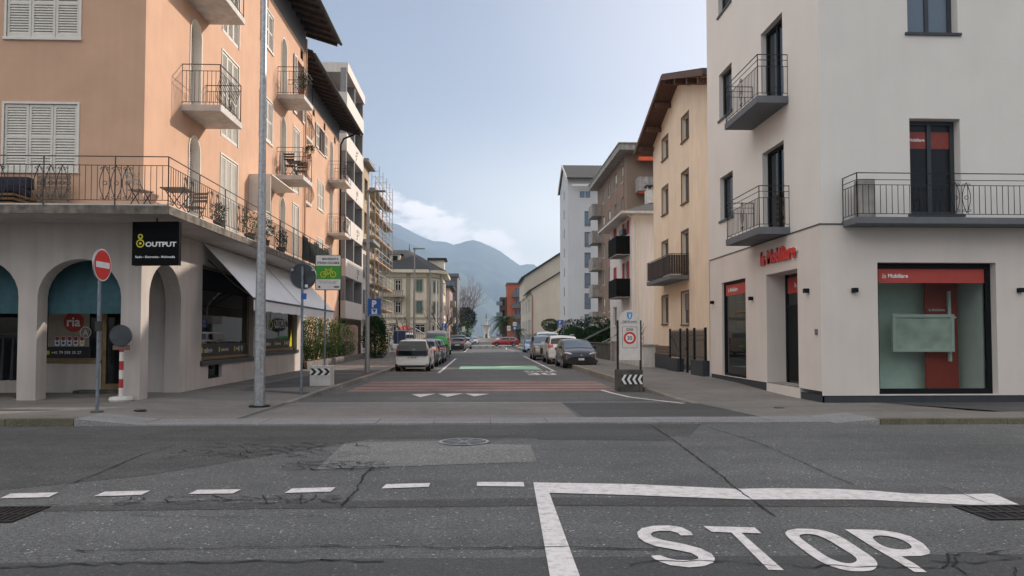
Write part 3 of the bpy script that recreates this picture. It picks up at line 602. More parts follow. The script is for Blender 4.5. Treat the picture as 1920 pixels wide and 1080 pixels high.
# ---------------------------------------------------------------- building kit
def rect(u0, u1, z0, z1): return [(u0, z0), (u1, z0), (u1, z1), (u0, z1)]
def archp(u0, u1, z0, z1, zs=None, n=14):
    """opening with an arched head; zs is the springing line"""
    r = (u1-u0)/2; zs = z1-r if zs is None else zs; c = (u0+u1)/2
    return [(u0, z0), (u1, z0)] + [(c+r*math.cos(math.pi*i/n), zs+(z1-zs)*math.sin(math.pi*i/n)) for i in range(n+1)]
class Bld:
    def __init__(s, name, label, cat, loc, group=None):
        s.t = thing(name, label, cat, loc, group=group); s.fc = []
    def face(s, F, outer, m, name='wall'):
        f = dict(F=F, outer=outer, m=m, name=name, holes=[]); s.fc.append(f); return f
    def hole(s, f, poly, r): f['holes'].append((poly, r))
    def finish(s, extra=None, reveal=None):
        by = {}
        for f in s.fc: by.setdefault(f['name'], []).append(f)
        outs = {}
        for nm, fs in by.items():
            mats = []; mb = MB()
            def mi(m):
                if m not in mats: mats.append(m)
                return mats.index(m)
            for f in fs:
                F = f['F']; k = mi(f['m']); kr = mi(reveal or f['m'])
                mb.flat([F.p(u, z) for u, z in f['outer']], k, [[F.p(u, z) for u, z in h[::-1]] for h, r in f['holes']])
                for h, r in f['holes']:
                    n = len(h)
                    for i in range(n):
                        (a, b), (c, d) = h[i], h[(i+1) % n]; mb.add([F.p(a, b), F.p(c, d), F.p(c, d, -r), F.p(a, b, -r)], [(0, 1, 2, 3)], kr)
            if extra and nm in extra:
                for m, fn in extra[nm]: fn(mb, mi(m))
            key = nm.split('#')[0]
            outs[nm] = mb.build(key, mats, s.t, norm=False)
        return outs
def louvre(F, u0, u1, z0, z1, d, par, m='shutter_white', slat=.055, th=.035, name='shutter'):
    mb = MB(); b = .055
    for a, c in ((u0, u0+b), (u1-b, u1)): mb.fbox(F, a, c, z0, z1, d, d+th)
    for a, c in ((z0, z0+.09), (z1-.07, z1), ((z0+z1)/2-.03, (z0+z1)/2+.03)): mb.fbox(F, u0+b, u1-b, a, c, d, d+th)
    for za, zb in ((z0+.09, (z0+z1)/2-.03), ((z0+z1)/2+.03, z1-.07)):
        n = max(2, int((zb-za)/slat))
        for i in range(n):
            z = za+(zb-za)*i/n
            mb.hexa([F.p(u0+b, z, d+th-.004), F.p(u1-b, z, d+th-.004), F.p(u1-b, z+.008, d+th-.004), F.p(u0+b, z+.008, d+th-.004),
                     F.p(u0+b, z+slat*.72, d+.006), F.p(u1-b, z+slat*.72, d+.006), F.p(u1-b, z+slat*.72+.008, d+.006), F.p(u0+b, z+slat*.72+.008, d+.006)])
    mb.fbox(F, u0+b, u1-b, z0+.05, z1-.05, d-.012, d-.002)
    return mb.build(name, m, par)
def window(b, f, u0, u1, z0, z1, r=.2, kind='glass', frame='frame_white', pane='glass', sill='trim_white', mull=1, bar=None, leaves=2, surround=None, arch=False, sillout=.05, shm='shutter_white', fr=.07, slat=.055, bare=False, transom=None):
    F = f['F']; poly = archp(u0, u1, z0, z1) if arch else rect(u0, u1, z0, z1)
    b.hole(f, poly, r); mb = MB()
    if arch:
        zs = z1-(u1-u0)/2; inner = archp(u0+fr, u1-fr, z0+fr, z1-fr)
        mb.flat([F.p(u, z, -r+.05) for u, z in poly], 0, [[F.p(u, z, -r+.05) for u, z in inner[::-1]]])
        for i in range(len(inner)):
            (a, c), (e, g) = inner[i], inner[(i+1) % len(inner)]; mb.add([F.p(a, c, -r+.05), F.p(e, g, -r+.05), F.p(e, g, -r), F.p(a, c, -r)], [(0, 1, 2, 3)])
    else:
        for a, c, e, g in ((u0, u0+fr, z0, z1), (u1-fr, u1, z0, z1), (u0+fr, u1-fr, z0, z0+fr), (u0+fr, u1-fr, z1-fr, z1)): mb.fbox(F, a, c, e, g, -r, -r+.06)
        for i in range(1, mull+1):
            c = u0+(u1-u0)*i/(mull+1); mb.fbox(F, c-fr/2, c+fr/2, z0+fr, z1-fr, -r, -r+.055)
        if transom: mb.fbox(F, u0+fr, u1-fr, transom-.03, transom+.03, -r, -r+.054)
    w = mb.build('window', frame, b.t)
    if arch and surround:
        q = MB(); lp = [(u+(.004 if u < (u0+u1)/2 else -.004), z-.004) for u, z in poly[1:]+poly[:1]]
        for (a, c), (e, g) in zip(lp, lp[1:]): q.add([F.p(a, c, .02), F.p(e, g, .02), F.p(e, g, -r), F.p(a, c, -r)], [(0, 1, 2, 3)])
        q.build('lining', surround[1], w, norm=False)
        q = MB(); k = int((z1-z0-.2)/.075); rr = (u1-u0)/2
        for i in range(k):
            z = z0+.1+.075*i; zc_ = z1-rr; hw_ = rr-.06 if z < zc_ else math.sqrt(max(0, (rr-.05)**2-(z-zc_)**2))
            if hw_ > .05: c_ = (u0+u1)/2; q.hexa([F.p(c_-hw_, z, -r+.06), F.p(c_+hw_, z, -r+.06), F.p(c_+hw_, z+.01, -r+.06), F.p(c_-hw_, z+.01, -r+.06), F.p(c_-hw_, z+.055, -r+.02), F.p(c_+hw_, z+.055, -r+.02), F.p(c_+hw_, z+.065, -r+.02), F.p(c_-hw_, z+.065, -r+.02)])
        q.build('shutter', 'shutter_white', w)
    mb = MB()
    if arch: mb.add([F.p(u, z, -r+.012) for u, z in poly], [list(range(len(poly)))])
    else: mb.fbox(F, u0+fr*.5, u1-fr*.5, z0+fr*.5, z1-fr*.5, -r-.01, -r+.015)
    mb.build('pane', pane, w)
    if surround:
        s, sm = surround; mb = MB()
        if arch:
            o2 = archp(u0-s, u1+s, z0, z1+s)
            mb.flat([F.p(u, z, .02) for u, z in o2], 0, [[F.p(u, z, .02) for u, z in archp(u0, u1, z0+.001, z1)[::-1]]])
        else:
            for a, c, e, g in ((u0-s, u0, z0, z1+s), (u1, u1+s, z0, z1+s), (u0, u1, z1, z1+s)): mb.fbox(F, a, c, e, g, -.01, .025)
        mb.build('surround', sm, w)
    if sill: MB().fbox(F, u0-.07, u1+.07, z0-.06, z0+.004, -r*.8, sillout).build('sill', sill, w)
    if kind == 'shut':
        dw = (u1-u0)/leaves
        for i in range(leaves): louvre(F, u0+dw*i+.006, u0+dw*(i+1)-.006, z0+.02, z1-.01, -.045, w, shm, slat)
    elif kind == 'open':
        dw = (u1-u0)/2
        louvre(F, u0-dw-.01, u0-.03, z0+.02, z1-.01, .03, w, shm, slat); louvre(F, u1+.03, u1+dw+.01, z0+.02, z1-.01, .03, w, shm, slat)
    elif kind == 'roller':
        mb = MB(); zb = lerp(z0, z1, .45)
        mb.fbox(F, u0+fr, u1-fr, zb, z1-fr, -r+.02, -r+.07); mb.build('shutter', shm, w)
    return w
def rail_run(mb, pts, z0, z1, n_between=None, sp=.11, r=.008, rails=(0, .18), post=None, bulge=0, bottom=.08, top_r=.014):
    """balcony railing along a polyline of (x, y): rails at the top and below it, bars down to a bottom rail"""
    for a, b in zip(pts, pts[1:]):
        a = Vector((*a, 0)); b = Vector((*b, 0)); L = (b-a).length; n = max(1, int(round(L/sp))); d = (b-a)/n
        out = Vector((d.y, -d.x, 0)).normalized()*bulge
        for q in rails: mb.tube([a+Vector((0, 0, z1-q)), b+Vector((0, 0, z1-q))], top_r if q == 0 else .010, 4)
        mb.tube([a+Vector((0, 0, z0+bottom)), b+Vector((0, 0, z0+bottom))], .010, 4)
        for i in range(n+1):
            p = a+d*i; zt = z1-rails[-1]; zb = z0+bottom
            if bulge and 0 < i < n:
                mb.tube([p+Vector((0, 0, lerp(zb, zt, k/7))) + out*(math.sin(math.pi*min(1, (k/7)/.9)**.75)*(1-.35*k/7)) for k in range(8)], r, 4, caps=False)
            elif i in (0, n): mb.tube([p+Vector((0, 0, z0-.12 if post else z0)), p+Vector((0, 0, z1))], .014, 4)
            elif post and i % post == 0: mb.tube([p+Vector((0, 0, z0-.12)), p+Vector((0, 0, z1))], .016, 4)
            else: mb.tube([p+Vector((0, 0, zb)), p+Vector((0, 0, zt))], r, 4, caps=False)
def scroll(mb, c, u, h, s=.11, r=.007):
    """wrought-iron scroll ornament: two C-scrolls, bowed bars and a ring"""
    c = Vector(c); u = Vector(u).normalized(); up = Vector((0, 0, 1))
    for sg in (1, -1):
        mb.tube([c+u*(sg*s*math.sin(math.pi*k/8)) + up*(h*(k/8-.5)) for k in range(9)], r, 4, caps=False)
        for sz in (1, -1):
            mb.tube([c+up*(sz*h*.40) + u*(sg*(.055+.05*(1-k/9)*math.cos(k*.9))) + up*(sz*.05*(1-k/9)*math.sin(k*.9)) for k in range(10)], r, 4, caps=False)
    mb.tube([c+u*(.045*math.cos(math.pi*k/5))+up*(.045*math.sin(math.pi*k/5)) for k in range(11)], r, 4, caps=False)
def balcony(b, F, u0, u1, zt, depth, th=.17, slabm='concrete_pale', ironm='iron', rh=1.12, bulge=0, z_rails=(0, .18), sp=.11, orn=False, name='balcony'):
    s = MB().fbox(F, u0, u1, zt-th, zt, .0, depth).build(name, slabm, b.t, bevel=.006)
    mb = MB(); e = .04
    p = [F.p(u0+e, 0, .0), F.p(u0+e, 0, depth-e), F.p(u1-e, 0, depth-e), F.p(u1-e, 0, .0)]
    left = (F.U.cross(F.N).z > 0)
    sgn = -1 if F.U.cross(F.N).z > 0 else 1
    rail_run(mb, [tuple(q.xy) for q in p[:2]], zt, zt+rh, rails=z_rails, sp=sp)
    rail_run(mb, [tuple(q.xy) for q in p[1:3]], zt, zt+rh, rails=z_rails, sp=sp, bulge=bulge*(-sgn))
    rail_run(mb, [tuple(q.xy) for q in p[2:]], zt, zt+rh, rails=z_rails, sp=sp)
    if orn: scroll(mb, (p[1]+p[2])/2 + Vector((0, 0, zt+rh*.46)), F.U, rh*.72)
    mb.build('railing', ironm, s, norm=False)
    return s
def solid_balcony(b, F, u0, u1, z0, z1, depth, m, th=.18, slabm='concrete', pt=.06):
    s = MB().fbox(F, u0, u1, z0, z0+th, 0, depth).build('balcony', slabm, b.t)
    mb = MB(); mb.fbox(F, u0-.004, u0+pt, z0+.05, z1, 0, depth-pt); mb.fbox(F, u1-pt, u1+.004, z0+.05, z1, 0, depth-pt); mb.fbox(F, u0-.004, u1+.004, z0+.05, z1, depth-pt, depth+.004)
    mb.build('parapet', m, s); return s
LX, CY = -8.2, 18.0
FL = Fr((LX, 0, 0), (0, 1, 0), (1, 0, 0)); FF = Fr((0, CY, 0), (1, 0, 0), (0, -1, 0))
# ================================================================ left corner building
b = Bld('apartment_building', 'peach rendered corner apartment building with white shutters above a grey arcade', 'apartment building', (-14, 26, 0))
ZS, ZT = 4.5, 14.75
fu = b.face(FL, rect(CY, 34, ZS, ZT), 'peach'); ff = b.face(FF, rect(-30, LX, ZS, ZT), 'peach')
B2X = -9.3; FB = Fr((B2X, 0, 0), (0, 1, 0), (1, 0, 0))
f2 = b.face(FB, rect(34, 47.8, 0, 14.3), 'peach')
FE1 = Fr((0, 34, 0), (1, 0, 0), (0, 1, 0)); b.face(FE1, rect(-30, LX, 0, ZT+2), 'peach')
FE2 = Fr((0, 47.8, 0), (1, 0, 0), (0, 1, 0)); b.face(FE2, rect(-20, B2X, 0, 14.3), 'peach')
# front windows: three-leaf louvred shutters
for z0, z1 in ((5.62, 7.24), (8.86, 10.55), (12.1, 13.8)):
    for u in (-11.5, -16.2, -21):
        window(b, ff, u, u+1.72, z0, z1, kind='shut', leaves=3, surround=(.05, 'trim_white'), slat=.062)
# tall narrow arched stair and balcony doors of the street side
for z0, z1 in ((4.7, 7.3), (7.93, 10.63), (11.2, 13.9)):
    for u0 in (20.72, 29.95): window(b, fu, u0, u0+.78, z0, z1, arch=True, r=.26, frame='shutter_white', pane='reveal_grey', sill=None, surround=(.05, 'trim_white'), mull=0)
for z0, z1 in ((4.7, 7.35), (7.93, 10.65)): window(b, fu, 23.2, 24.75, z0, z1, kind='shut', leaves=3, r=.15, surround=(.05, 'trim_white'), sill=None, slat=.06)
for z0, z1 in ((5.6, 7.35), (9.05, 10.66), (12.62, 14.05)): window(b, fu, 27.1, 28.7, z0, z1, kind='shut', leaves=3, r=.15, surround=(.05, 'trim_white'), slat=.06)
window(b, fu, 23.2, 24.75, 11.25, 13.95, kind='shut', leaves=3, r=.15, surround=(.05, 'trim_white'), sill=None)
for z0, z1 in ((4.7, 7.38), (7.93, 10.74)): window(b, fu, 31.9, 32.95, z0, z1, kind='shut', leaves=2, r=.15, surround=(.05, 'trim_white'), sill=None, slat=.06)
window(b, fu, 32.3, 33.3, 11.3, 13.9, kind='open', r=.2, sill=None, shm='shutter_white')
# block two
for z0, z1 in ((8.85, 10.45), (12.15, 13.55)): window(b, f2, 41.6, 43.1, z0, z1, kind='open' if z0 > 11 else 'shut', leaves=3, r=.18, surround=(.05, 'trim_white'))
window(b, f2, 41.6, 43.1, 5.6, 7.2, kind='shut', leaves=3, r=.18, surround=(.05, 'trim_white'))
for z0, z1 in ((8.0, 10.6), (11.15, 13.6), (4.75, 7.2)): window(b, f2, 44.85, 45.7, z0, z1, arch=True, r=.24, frame='shutter_white', pane='reveal_grey', sill=None, surround=(.05, 'trim_white'), mull=0)
for z0, z1 in ((8.3, 10.2), (11.5, 13.5)): window(b, f2, 37.4, 38.6, z0, z1, kind='shut', leaves=2, r=.15, sill='trim_white')
for u in (36.5, 38.6, 41.5, 44.4): window(b, f2, u, u+.9, 1.2, 3.2, kind='shut', leaves=2, r=.15, shm='frame_white')
for u in (20.0, 27.5, 33.0): window(b, fu, u, u+.55, 14.15, 14.6, r=.12, frame='frame_black', sill=None, mull=0)
for u in (37.5, 40.2, 43, 46): window(b, f2, u, u+.5, 13.72, 14.15, r=.12, frame='frame_black', sill=None, mull=0)
# bow-fronted balconies
balcony(b, FL, 20.15, 21.95, 7.95, 1.06, bulge=.17, orn=True); balcony(b, FL, 19.9, 22.1, 11.15, 1.06, bulge=.17, orn=True)
balcony(b, FL, 29.4, 31.0, 8.05, 1.06, bulge=.17, orn=True, ironm='iron_rust'); balcony(b, FL, 29.4, 31.0, 11.3, 1.06, bulge=.17, orn=True)
balcony(b, FB, 44.3, 46.3, 7.85, 1.05, bulge=.17, orn=True); balcony(b, FB, 44.3, 46.3, 11.05, 1.05, bulge=.17, orn=True)
for z in (8.55, 11.9): 
    s = MB().fbox(FB, 37.2, 38.9, z-.14, z, 0, .32).build('balcony', 'concrete_pale', b.t)
    mb = MB(); rail_run(mb, [(B2X+.02, 37.25), (B2X+.28, 37.25)], z, z+1.35); rail_run(mb, [(B2X+.28, 37.25), (B2X+.28, 38.85)], z, z+1.35, bulge=.2); rail_run(mb, [(B2X+.02, 38.85), (B2X+.28, 38.85)], z, z+1.35); mb.build('railing', 'iron_rust', s, norm=False)
# the long first-floor balcony round the corner
SX, SY = -7.0, 16.62
mb = MB(); mb.prism([(-30, SY, 4.38), (SX, SY, 4.38), (SX, 34.1, 4.38), (LX+.002, 34.1, 4.38), (LX+.002, CY-.002, 4.38), (-30, CY-.002, 4.38)], (0, 0, .17)); m8 = MB().box((-30, SY+.06, 4.365), (SX-.06, CY-.003, 4.379)).box((LX+.003, CY, 4.365), (SX-.06, 34.0, 4.379)); m8.build('soffit', 'greige', b.t)
lb = mb.build('balcony', 'slab_weathered', b.t, bevel=.01)
mb = MB(); mb.prism([(-30, SY+.05, 4.55), (SX-.05, SY+.05, 4.55), (SX-.05, 34.05, 4.55), (LX, 34.05, 4.55), (LX, CY, 4.55), (-30, CY, 4.55)], (0, 0, .05)); mb.build('floor', 'concrete_pale', lb)
mb = MB(); zt = 5.66
xs = [-30+.0, -26.5, -23.5, -20.4, -17.4, -14.4, -11.1, -9.05, SX+.0]
rail_run(mb, [(-30, SY+.03), (SX-.03, SY+.03)], 4.6, zt, sp=.13, rails=(0, .2), post=12)
rail_run(mb, [(SX-.03, SY+.03), (SX-.03, 29.0)], 4.6, zt, sp=.13, rails=(0, .2), post=14)
rail_run(mb, [(SX-.03, 29.0), (SX-.03, 34.05)], 4.6, zt, sp=.13, rails=(0, .2), post=9); rail_run(mb, [(SX-.03, 34.05), (LX, 34.05)], 4.6, zt)
for x in (-13.6, -12.3, -10.95, -9.6, -8.17): 
    for dx in (-.25, 0, .25): scroll(mb, (x+dx, SY+.03, 5.06), (1, 0, 0), .78, .12, .009)
for y in (17.8, 19.5, 21.6, 23.9, 26.3): 
    for dx in (-.2, .2): scroll(mb, (SX-.03, y+dx, 5.04), (0, 1, 0), .74, .1, .009)
mb.build('railing', 'iron', lb, norm=False)
mb = MB()
for k in range(5): mb.box((SX-.075, 29.05+k*1.0, 4.66), (SX-.06, 29.98+k*1.0, 5.46 if k % 2 else 5.6))
mb.build('privacy_screen', 'screen_dark', lb)
# projecting divider roof on the balcony
MB().box((LX, 26.0, 6.05), (LX+.75, 26.05, 7.3)).box((LX, 26.0, 7.3), (LX+.8, 29.2, 7.34)).build('wind_screen', 'trim_white', b.t)
# ground floor arcade: front and side
fg = b.face(FF, rect(-30, LX, -.1, 4.45), 'greige', 'arcade_wall')
for c in (-9.65, -12.05, -14.45, -16.85, -19.25): b.hole(fg, archp(c-.98, c+.98, -.09, 3.5, 2.58), .42)
FI = Fr((0, CY+.42, 0), (1, 0, 0), (0, 1, 0)); fi = b.face(FI, rect(-30, LX-.4, -.1, 4.4), 'greige', 'arcade_wall')
for c in (-9.65, -12.05, -14.45, -16.85, -19.25): b.hole(fi, archp(c-.98, c+.98, -.09, 3.5, 2.58), .0)
fs = b.face(FL, rect(CY, 34, -.1, 4.45), 'greige', 'arcade_wall')
b.hole(fs, archp(18.42, 20.35, -.09, 3.5, 2.58), .42)
FA = Fr((0, 20.45, 0), (1, 0, 0), (0, -1, 0)); fa = b.face(FA, rect(-30, LX-.01, -.1, 4.4), 'greige', 'arcade_wall')
def arcade_extra(mb, k):
    mb.add([(-30, CY+.42, 3.95), (LX-.01, CY+.42, 3.95), (LX-.01, 20.45, 3.95), (-30, 20.45, 3.95)], [(0, 1, 2, 3)], k)
    mb.add([(LX-.42, CY+.42, -.1), (LX-.42, 18.42, -.1), (LX-.42, 18.42, 4), (LX-.42, CY+.42, 4)], [(0, 1, 2, 3)], k)
# shop fronts inside the arcade
def shopfront(u0, u1, door=True):
    w = window(b, fa, u0, u1-(.85 if door else 0), .98, 2.75, r=.1, frame='frame_brass', pane='glass_shop', sill='frame_brass', mull=0)
    if door:
        mb = MB(); 
        for a, c, e, g in ((u1-.78, u1-.68, .2, 2.75), (u1-.08, u1, .2, 2.75), (u1-.68, u1-.08, .2, .35), (u1-.68, u1-.08, 2.6, 2.75)): mb.fbox(FA, a, c, e, g, -.1, .0)
        b.hole(fa, rect(u1-.8, u1+.01, .2, 2.76), .1)
        d = mb.build('door', 'frame_brass', b.t); MB().fbox(FA, u1-.68, u1-.08, .35, 2.6, -.09, -.06).build('pane', 'glass', d); MB().fbox(FA, u1-.6, u1-.57, .9, 1.7, .0, .04).build('handle', 'iron', d)
        MB().fbox(FA, u1-1.3, u1+.1, .1, .2, 0, .45).build('step', 'concrete_dark', b.t)
    return w
w1 = shopfront(-12.15, -9.55); w2 = shopfront(-14.7, -12.5, False)
p = lambda x, z, d=.012: FA.p(x+.2, z, d-.088+.03)
mb = MB(); mb.add([p(-12.0, 1.05), p(-10.9, 1.05), p(-10.9, 2.6), p(-12.0, 2.6)], [(0, 1, 2, 3)]); mb.build('window_poster', 'villa_trim', w1, norm=False)
mb = MB(); mb.add([p(-12.08, 1.05, .016), p(-10.85, 1.05, .016), p(-10.85, 1.36, .016), p(-12.08, 1.36, .016)], [(0, 1, 2, 3)]); mb.build('window_film', 'sign_black', w1, norm=False)
mb = MB(); disc(mb, p(-11.32, 2.03, .02), (1, 0, 0), (0, 0, 1), .27, 0); text(mb, 'ria', p(-11.32, 2.03, .026), (1, 0, 0), (0, 0, 1), .36, mi=1, bold=.02); mb.build('window_logo', ['sign_red_dark', 'text_white'], w1, norm=False)
for k, m_ in enumerate((3, 1, 3, 0, 2)): mb = MB(); plate(mb, p(-11.75+k*.165, 1.51, .02), Vector((1, 0, 0)), Vector((0, 0, 1)), .13, .27, 1, .06); disc(mb, p(-11.75+k*.165, 1.58, .024), (1, 0, 0), (0, 0, 1), .058, 0, 12); disc(mb, p(-11.75+k*.165, 1.46, .026), (1, 0, 0), (0, 0, 1), .04, m_ if m_ != 1 else 3, 12); mb.build('flag_sticker', ['sign_red_dark', 'text_white', 'sign_yellow', 'sign_blue'], w1, norm=False)
m9 = MB(); text(m9, '+41 79 595 35 27', p(-11.5, 1.2, .022), (1, 0, 0), (0, 0, 1), .8, bold=.01); m9.build('phone_number', 'text_white', w1, norm=False); m9 = MB(); text(m9, 'A', p(-11.0, 1.74, .026), (1, 0, 0), (0, 0, 1), .15); disc(m9, p(-11.0, 1.75, .024), (1, 0, 0), (0, 0, 1), .155, 0, r0=.135); m9.build('round_sticker', 'text_white', w1, norm=False)
mb = MB(); plate(mb, p(-12.0, 1.2, .022), Vector((1, 0, 0)), Vector((0, 0, 1)), .11, .11, 0, .02); mb.build('phone_emblem', 'sign_yellow', w1, norm=False)
for c in (-9.65, -12.05, -14.45): MB().hexa([(c-1.1, 18.5, 2.36), (c+1.1, 18.5, 2.36), (c+1.1, 18.52, 2.36), (c-1.1, 18.52, 2.36), (c-1.1, 18.95, 3.9), (c+1.1, 18.95, 3.9), (c+1.1, 18.97, 3.9), (c-1.1, 18.97, 3.9)]).fbox(FF, c-1.1, c+1.1, 2.2, 2.36, -.515, -.5).build('awning', 'awning_teal', b.t)
# street-side shop windows
for (u0, u1, z0, z1) in ((21.85, 26.7, .92, 3.75), (28.15, 32.9, 1.05, 3.75)):
    w = window(b, fs, u0, u1, z0, z1, r=.22, frame='frame_brass', pane='glass_shop', sill=None, mull=0, fr=.1)
    MB().fbox(FL, u0-.1, u1+.1, z0-.14, z0, -.2, .07).build('sill', 'frame_dark', w)
    MB().fbox(FL, u0+.1, u1-.1, 3.05, 3.65, -.15, -.12).build('blind', 'frame_black', w)
    mb = MB(); q = lambda u, z, d=0: FL.p(u, z, -.195+d)
    mb.add([q(u0+.1, z0+.1), q(u1-.1, z0+.1), q(u1-.1, z0+.5), q(u0+.1, z0+.5)], [(0, 1, 2, 3)], 0)
    for k in range(3):
        uu = u0+.9+k*1.45; plate(mb, q(uu-.35, z0+.3, .006), Vector((0, 1, 0)), Vector((0, 0, 1)), .1, .16, 1); text(mb, ('radio-tv', 'multimedia', '+41 91')[k], q(uu+.15, z0+.3, .006), (0, 1, 0), (0, 0, 1), .7, mi=2, bold=.01)
    if u0 > 27:
        text(mb, 'OUTPUT', q(30.9, 2.15, .006), (0, 1, 0), (0, 0, 1), 1.75, .34, mi=2, bold=.0); disc(mb, q(29.55, 2.1, .006), (0, 1, 0), (0, 0, 1), .2, 1, r0=.14); disc(mb, q(29.55, 2.45, .006), (0, 1, 0), (0, 0, 1), .12, 1, r0=.07)
        mb.add([q(32.3, 1.2, .006), q(32.75, 1.2, .006), q(32.7, 2.0, .006)], [(0, 1, 2)], 1)
    mb.build('window_lettering', ['sign_black', 'sign_yellow', 'text_white'], w, norm=False)
window(b, fs, 22.4, 23.55, .36, .82, r=.15, frame='frame_black', pane='glass', sill=None, mull=0)
window(b, fs, 27.0, 27.9, .2, 1.1, r=.1, frame='frame_black', pane='glass', sill=None, mull=0)
# awnings
for u0, u1 in ((21.8, 27.35), (27.5, 33.3)):
    mb = MB(); xo = 1.5
    mb.hexa([FL.p(u0, 4.34, .05), FL.p(u1, 4.34, .05), FL.p(u1, 2.76, xo), FL.p(u0, 2.76, xo), FL.p(u0, 4.355, .06), FL.p(u1, 4.355, .06), FL.p(u1, 2.775, xo+.01), FL.p(u0, 2.775, xo+.01)])
    n = 16
    for i in range(n):
        a, c = u0+(u1-u0)*i/n, u0+(u1-u0)*(i+1)/n; o = .02*(i % 2)
        mb.hexa([FL.p(a, 2.4+.01*(i % 3), xo+.0), FL.p(c, 2.4+.01*((i+1) % 3), xo+.0), FL.p(c, 2.4+.01*((i+1) % 3), xo+.008), FL.p(a, 2.4+.01*(i % 3), xo+.008), FL.p(a, 2.76, xo), FL.p(c, 2.76, xo), FL.p(c, 2.76, xo+.008), FL.p(a, 2.76, xo+.008)])
    a = mb.build('awning', 'awning_white', b.t)
    mb = MB(); mb.tube([FL.p(u0-.02, 2.75, xo+.02), FL.p(u1+.02, 2.75, xo+.02)], .03, 6)
    for u in (u0+.3, u1-.3): mb.tube([FL.p(u, 3.9, .06), FL.p(u+.1, 3.2, .8), FL.p(u, 2.76, xo-.05)], .022, 5)
    mb.build('awning_arm', 'frame_dark', a)
# roofs: overhanging eaves on dark rafters
def eave_roof(b, y0, y1, xw, xo, zg, x_back, rise, tm='tiles_dark', soff='wood_dark', y_over=.7):
    mb = MB(); t = .16
    za = zg; slope = rise/(xo-x_back); zb = zg+rise
    mb.hexa([(x_back, y0, zb), (xo, y0, za), (xo, y1, za), (x_back, y1, zb), (x_back, y0, zb+t), (xo, y0, za+t), (xo, y1, za+t), (x_back, y1, zb+t)])
    rf = mb.build('roof', tm, b.t)
    mb = MB(); n = int((y1-y0)/.75)
    for i in range(n+1):
        y = y0+.05+(y1-y0-.2)*i/n
        mb.hexa([(xw-.2, y, za+(xo-xw+.2)*slope-.17), (xo-.08, y, za-.13), (xo-.08, y+.1, za-.13), (xw-.2, y+.1, za+(xo-xw+.2)*slope-.17),
                 (xw-.2, y, za+(xo-xw+.2)*slope-.01), (xo-.08, y, za-.005), (xo-.08, y+.1, za-.005), (xw-.2, y+.1, za+(xo-xw+.2)*slope-.01)])
    for x in (xo-.35, (xo+xw)/2): mb.box((x-.03, y0+.01, za+(xo-x)*slope-.035), (x+.03, y1-.01, za+(xo-x)*slope-.005))
    mb.build('rafters', soff, rf)
    mb = MB(); g = [(xo+.07+.075*math.cos(R(a)), za+.02+.075*math.sin(R(a))) for a in range(180, 361, 30)]
    mb.prism([(x, y0-.02, z) for x, z in g], (0, y1-y0+.04, 0)); mb.build('gutter', 'gutter', rf)
    return rf
eave_roof(b, 16.9, 34.7, LX, -6.8, 15.45, -15, 2.6); eave_roof(b, 34.72, 48.7, B2X, -8.05, 15.0, -15, 2.2)
mb = MB().hexa([(-30, 16.9, 15.3), (-6.8, 16.9, 15.3), (-15, 26, 17.6), (-30, 26, 17.6), (-30, 16.9, 15.42), (-6.8, 16.9, 15.42), (-15, 26, 17.8), (-30, 26, 17.8)]); mb.build('roof', 'tiles_dark', b.t)
MB().fbox(FL, CY, 33.98, 14.76, 15.9, -.3, -.02).fbox(FF, -30, LX-.02, 14.76, 15.5, -.3, -.02).build('attic_band', 'slab_grey', b.t)
MB().fbox(FB, 34.01, 47.75, 14.31, 15.3, -.3, -.02).build('attic_band', 'slab_grey', b.t)
mb = MB(); mb.tube([(-8.0, 47.6, 15.0), (-8.3, 47.6, 14.7), (-9.0, 47.6, 14.4), (-9.18, 47.6, 14.0), (-9.18, 47.6, .1)], .06, 7); mb.build('downpipe', 'frame_black', b.t)
mb = MB(); mb.tube([(LX+.08, 33.8, 15.3), (LX+.08, 33.8, 4.6)], .045, 6); mb.build('downpipe', 'peach', b.t)
b.finish({'arcade_wall': [('greige', arcade_extra)]}, None)
# ================================================================ hanging shop sign under the balcony corner
t = thing('hanging_sign', 'black square shop sign with white OUTPUT lettering hanging under the corner of the balcony', 'shop sign', (-7.4, 17.0, 3.1))
sc = Vector((-7.62, 17.35, 3.53)); a = R(4); su = Vector((math.cos(a), -math.sin(a), 0)); sn = Vector((-math.sin(a), -math.cos(a), 0)); up = Vector((0, 0, 1))
c = atY(294, 457, 17.2); sc = c
mb = MB(); slab_plate(mb, sc+sn*.06, su, up, 1.08, 1.0, .12); mb.build('panel', 'black_panel', t, bevel=.006)
mb = MB(); mb.tube([sc+up*.5, sc+up*.75], .02); mb.tube([sc+up*.62-su*.2, sc+up*.62+su*.2], .015); mb.build('bracket', 'iron_dark', t)
mb = MB(); o = sn*.067
text(mb, 'OUTPUT', sc+o+su*.13-up*.0+up*-.02, su, up, .72, .115, 0, bold=.035); mb.build('lettering', 'text_white', t, norm=False); mb = MB(); text(mb, 'Radio - Elettronica - Multimedia', sc+o-up*.31, su, up, .92, .05, 0, bold=.02); mb.build('tagline', 'text_white', t, norm=False); mb = MB()
disc(mb, sc+o-su*.35+up*.0, su, up, .095, 1, r0=.07); disc(mb, sc+o-su*.35+up*.16, su, up, .06, 1, r0=.03); disc(mb, sc+o-su*.35+up*.0, su, up, .03, 1)
mb.build('emblem', ['text_white', 'sign_yellow'], t, norm=False)
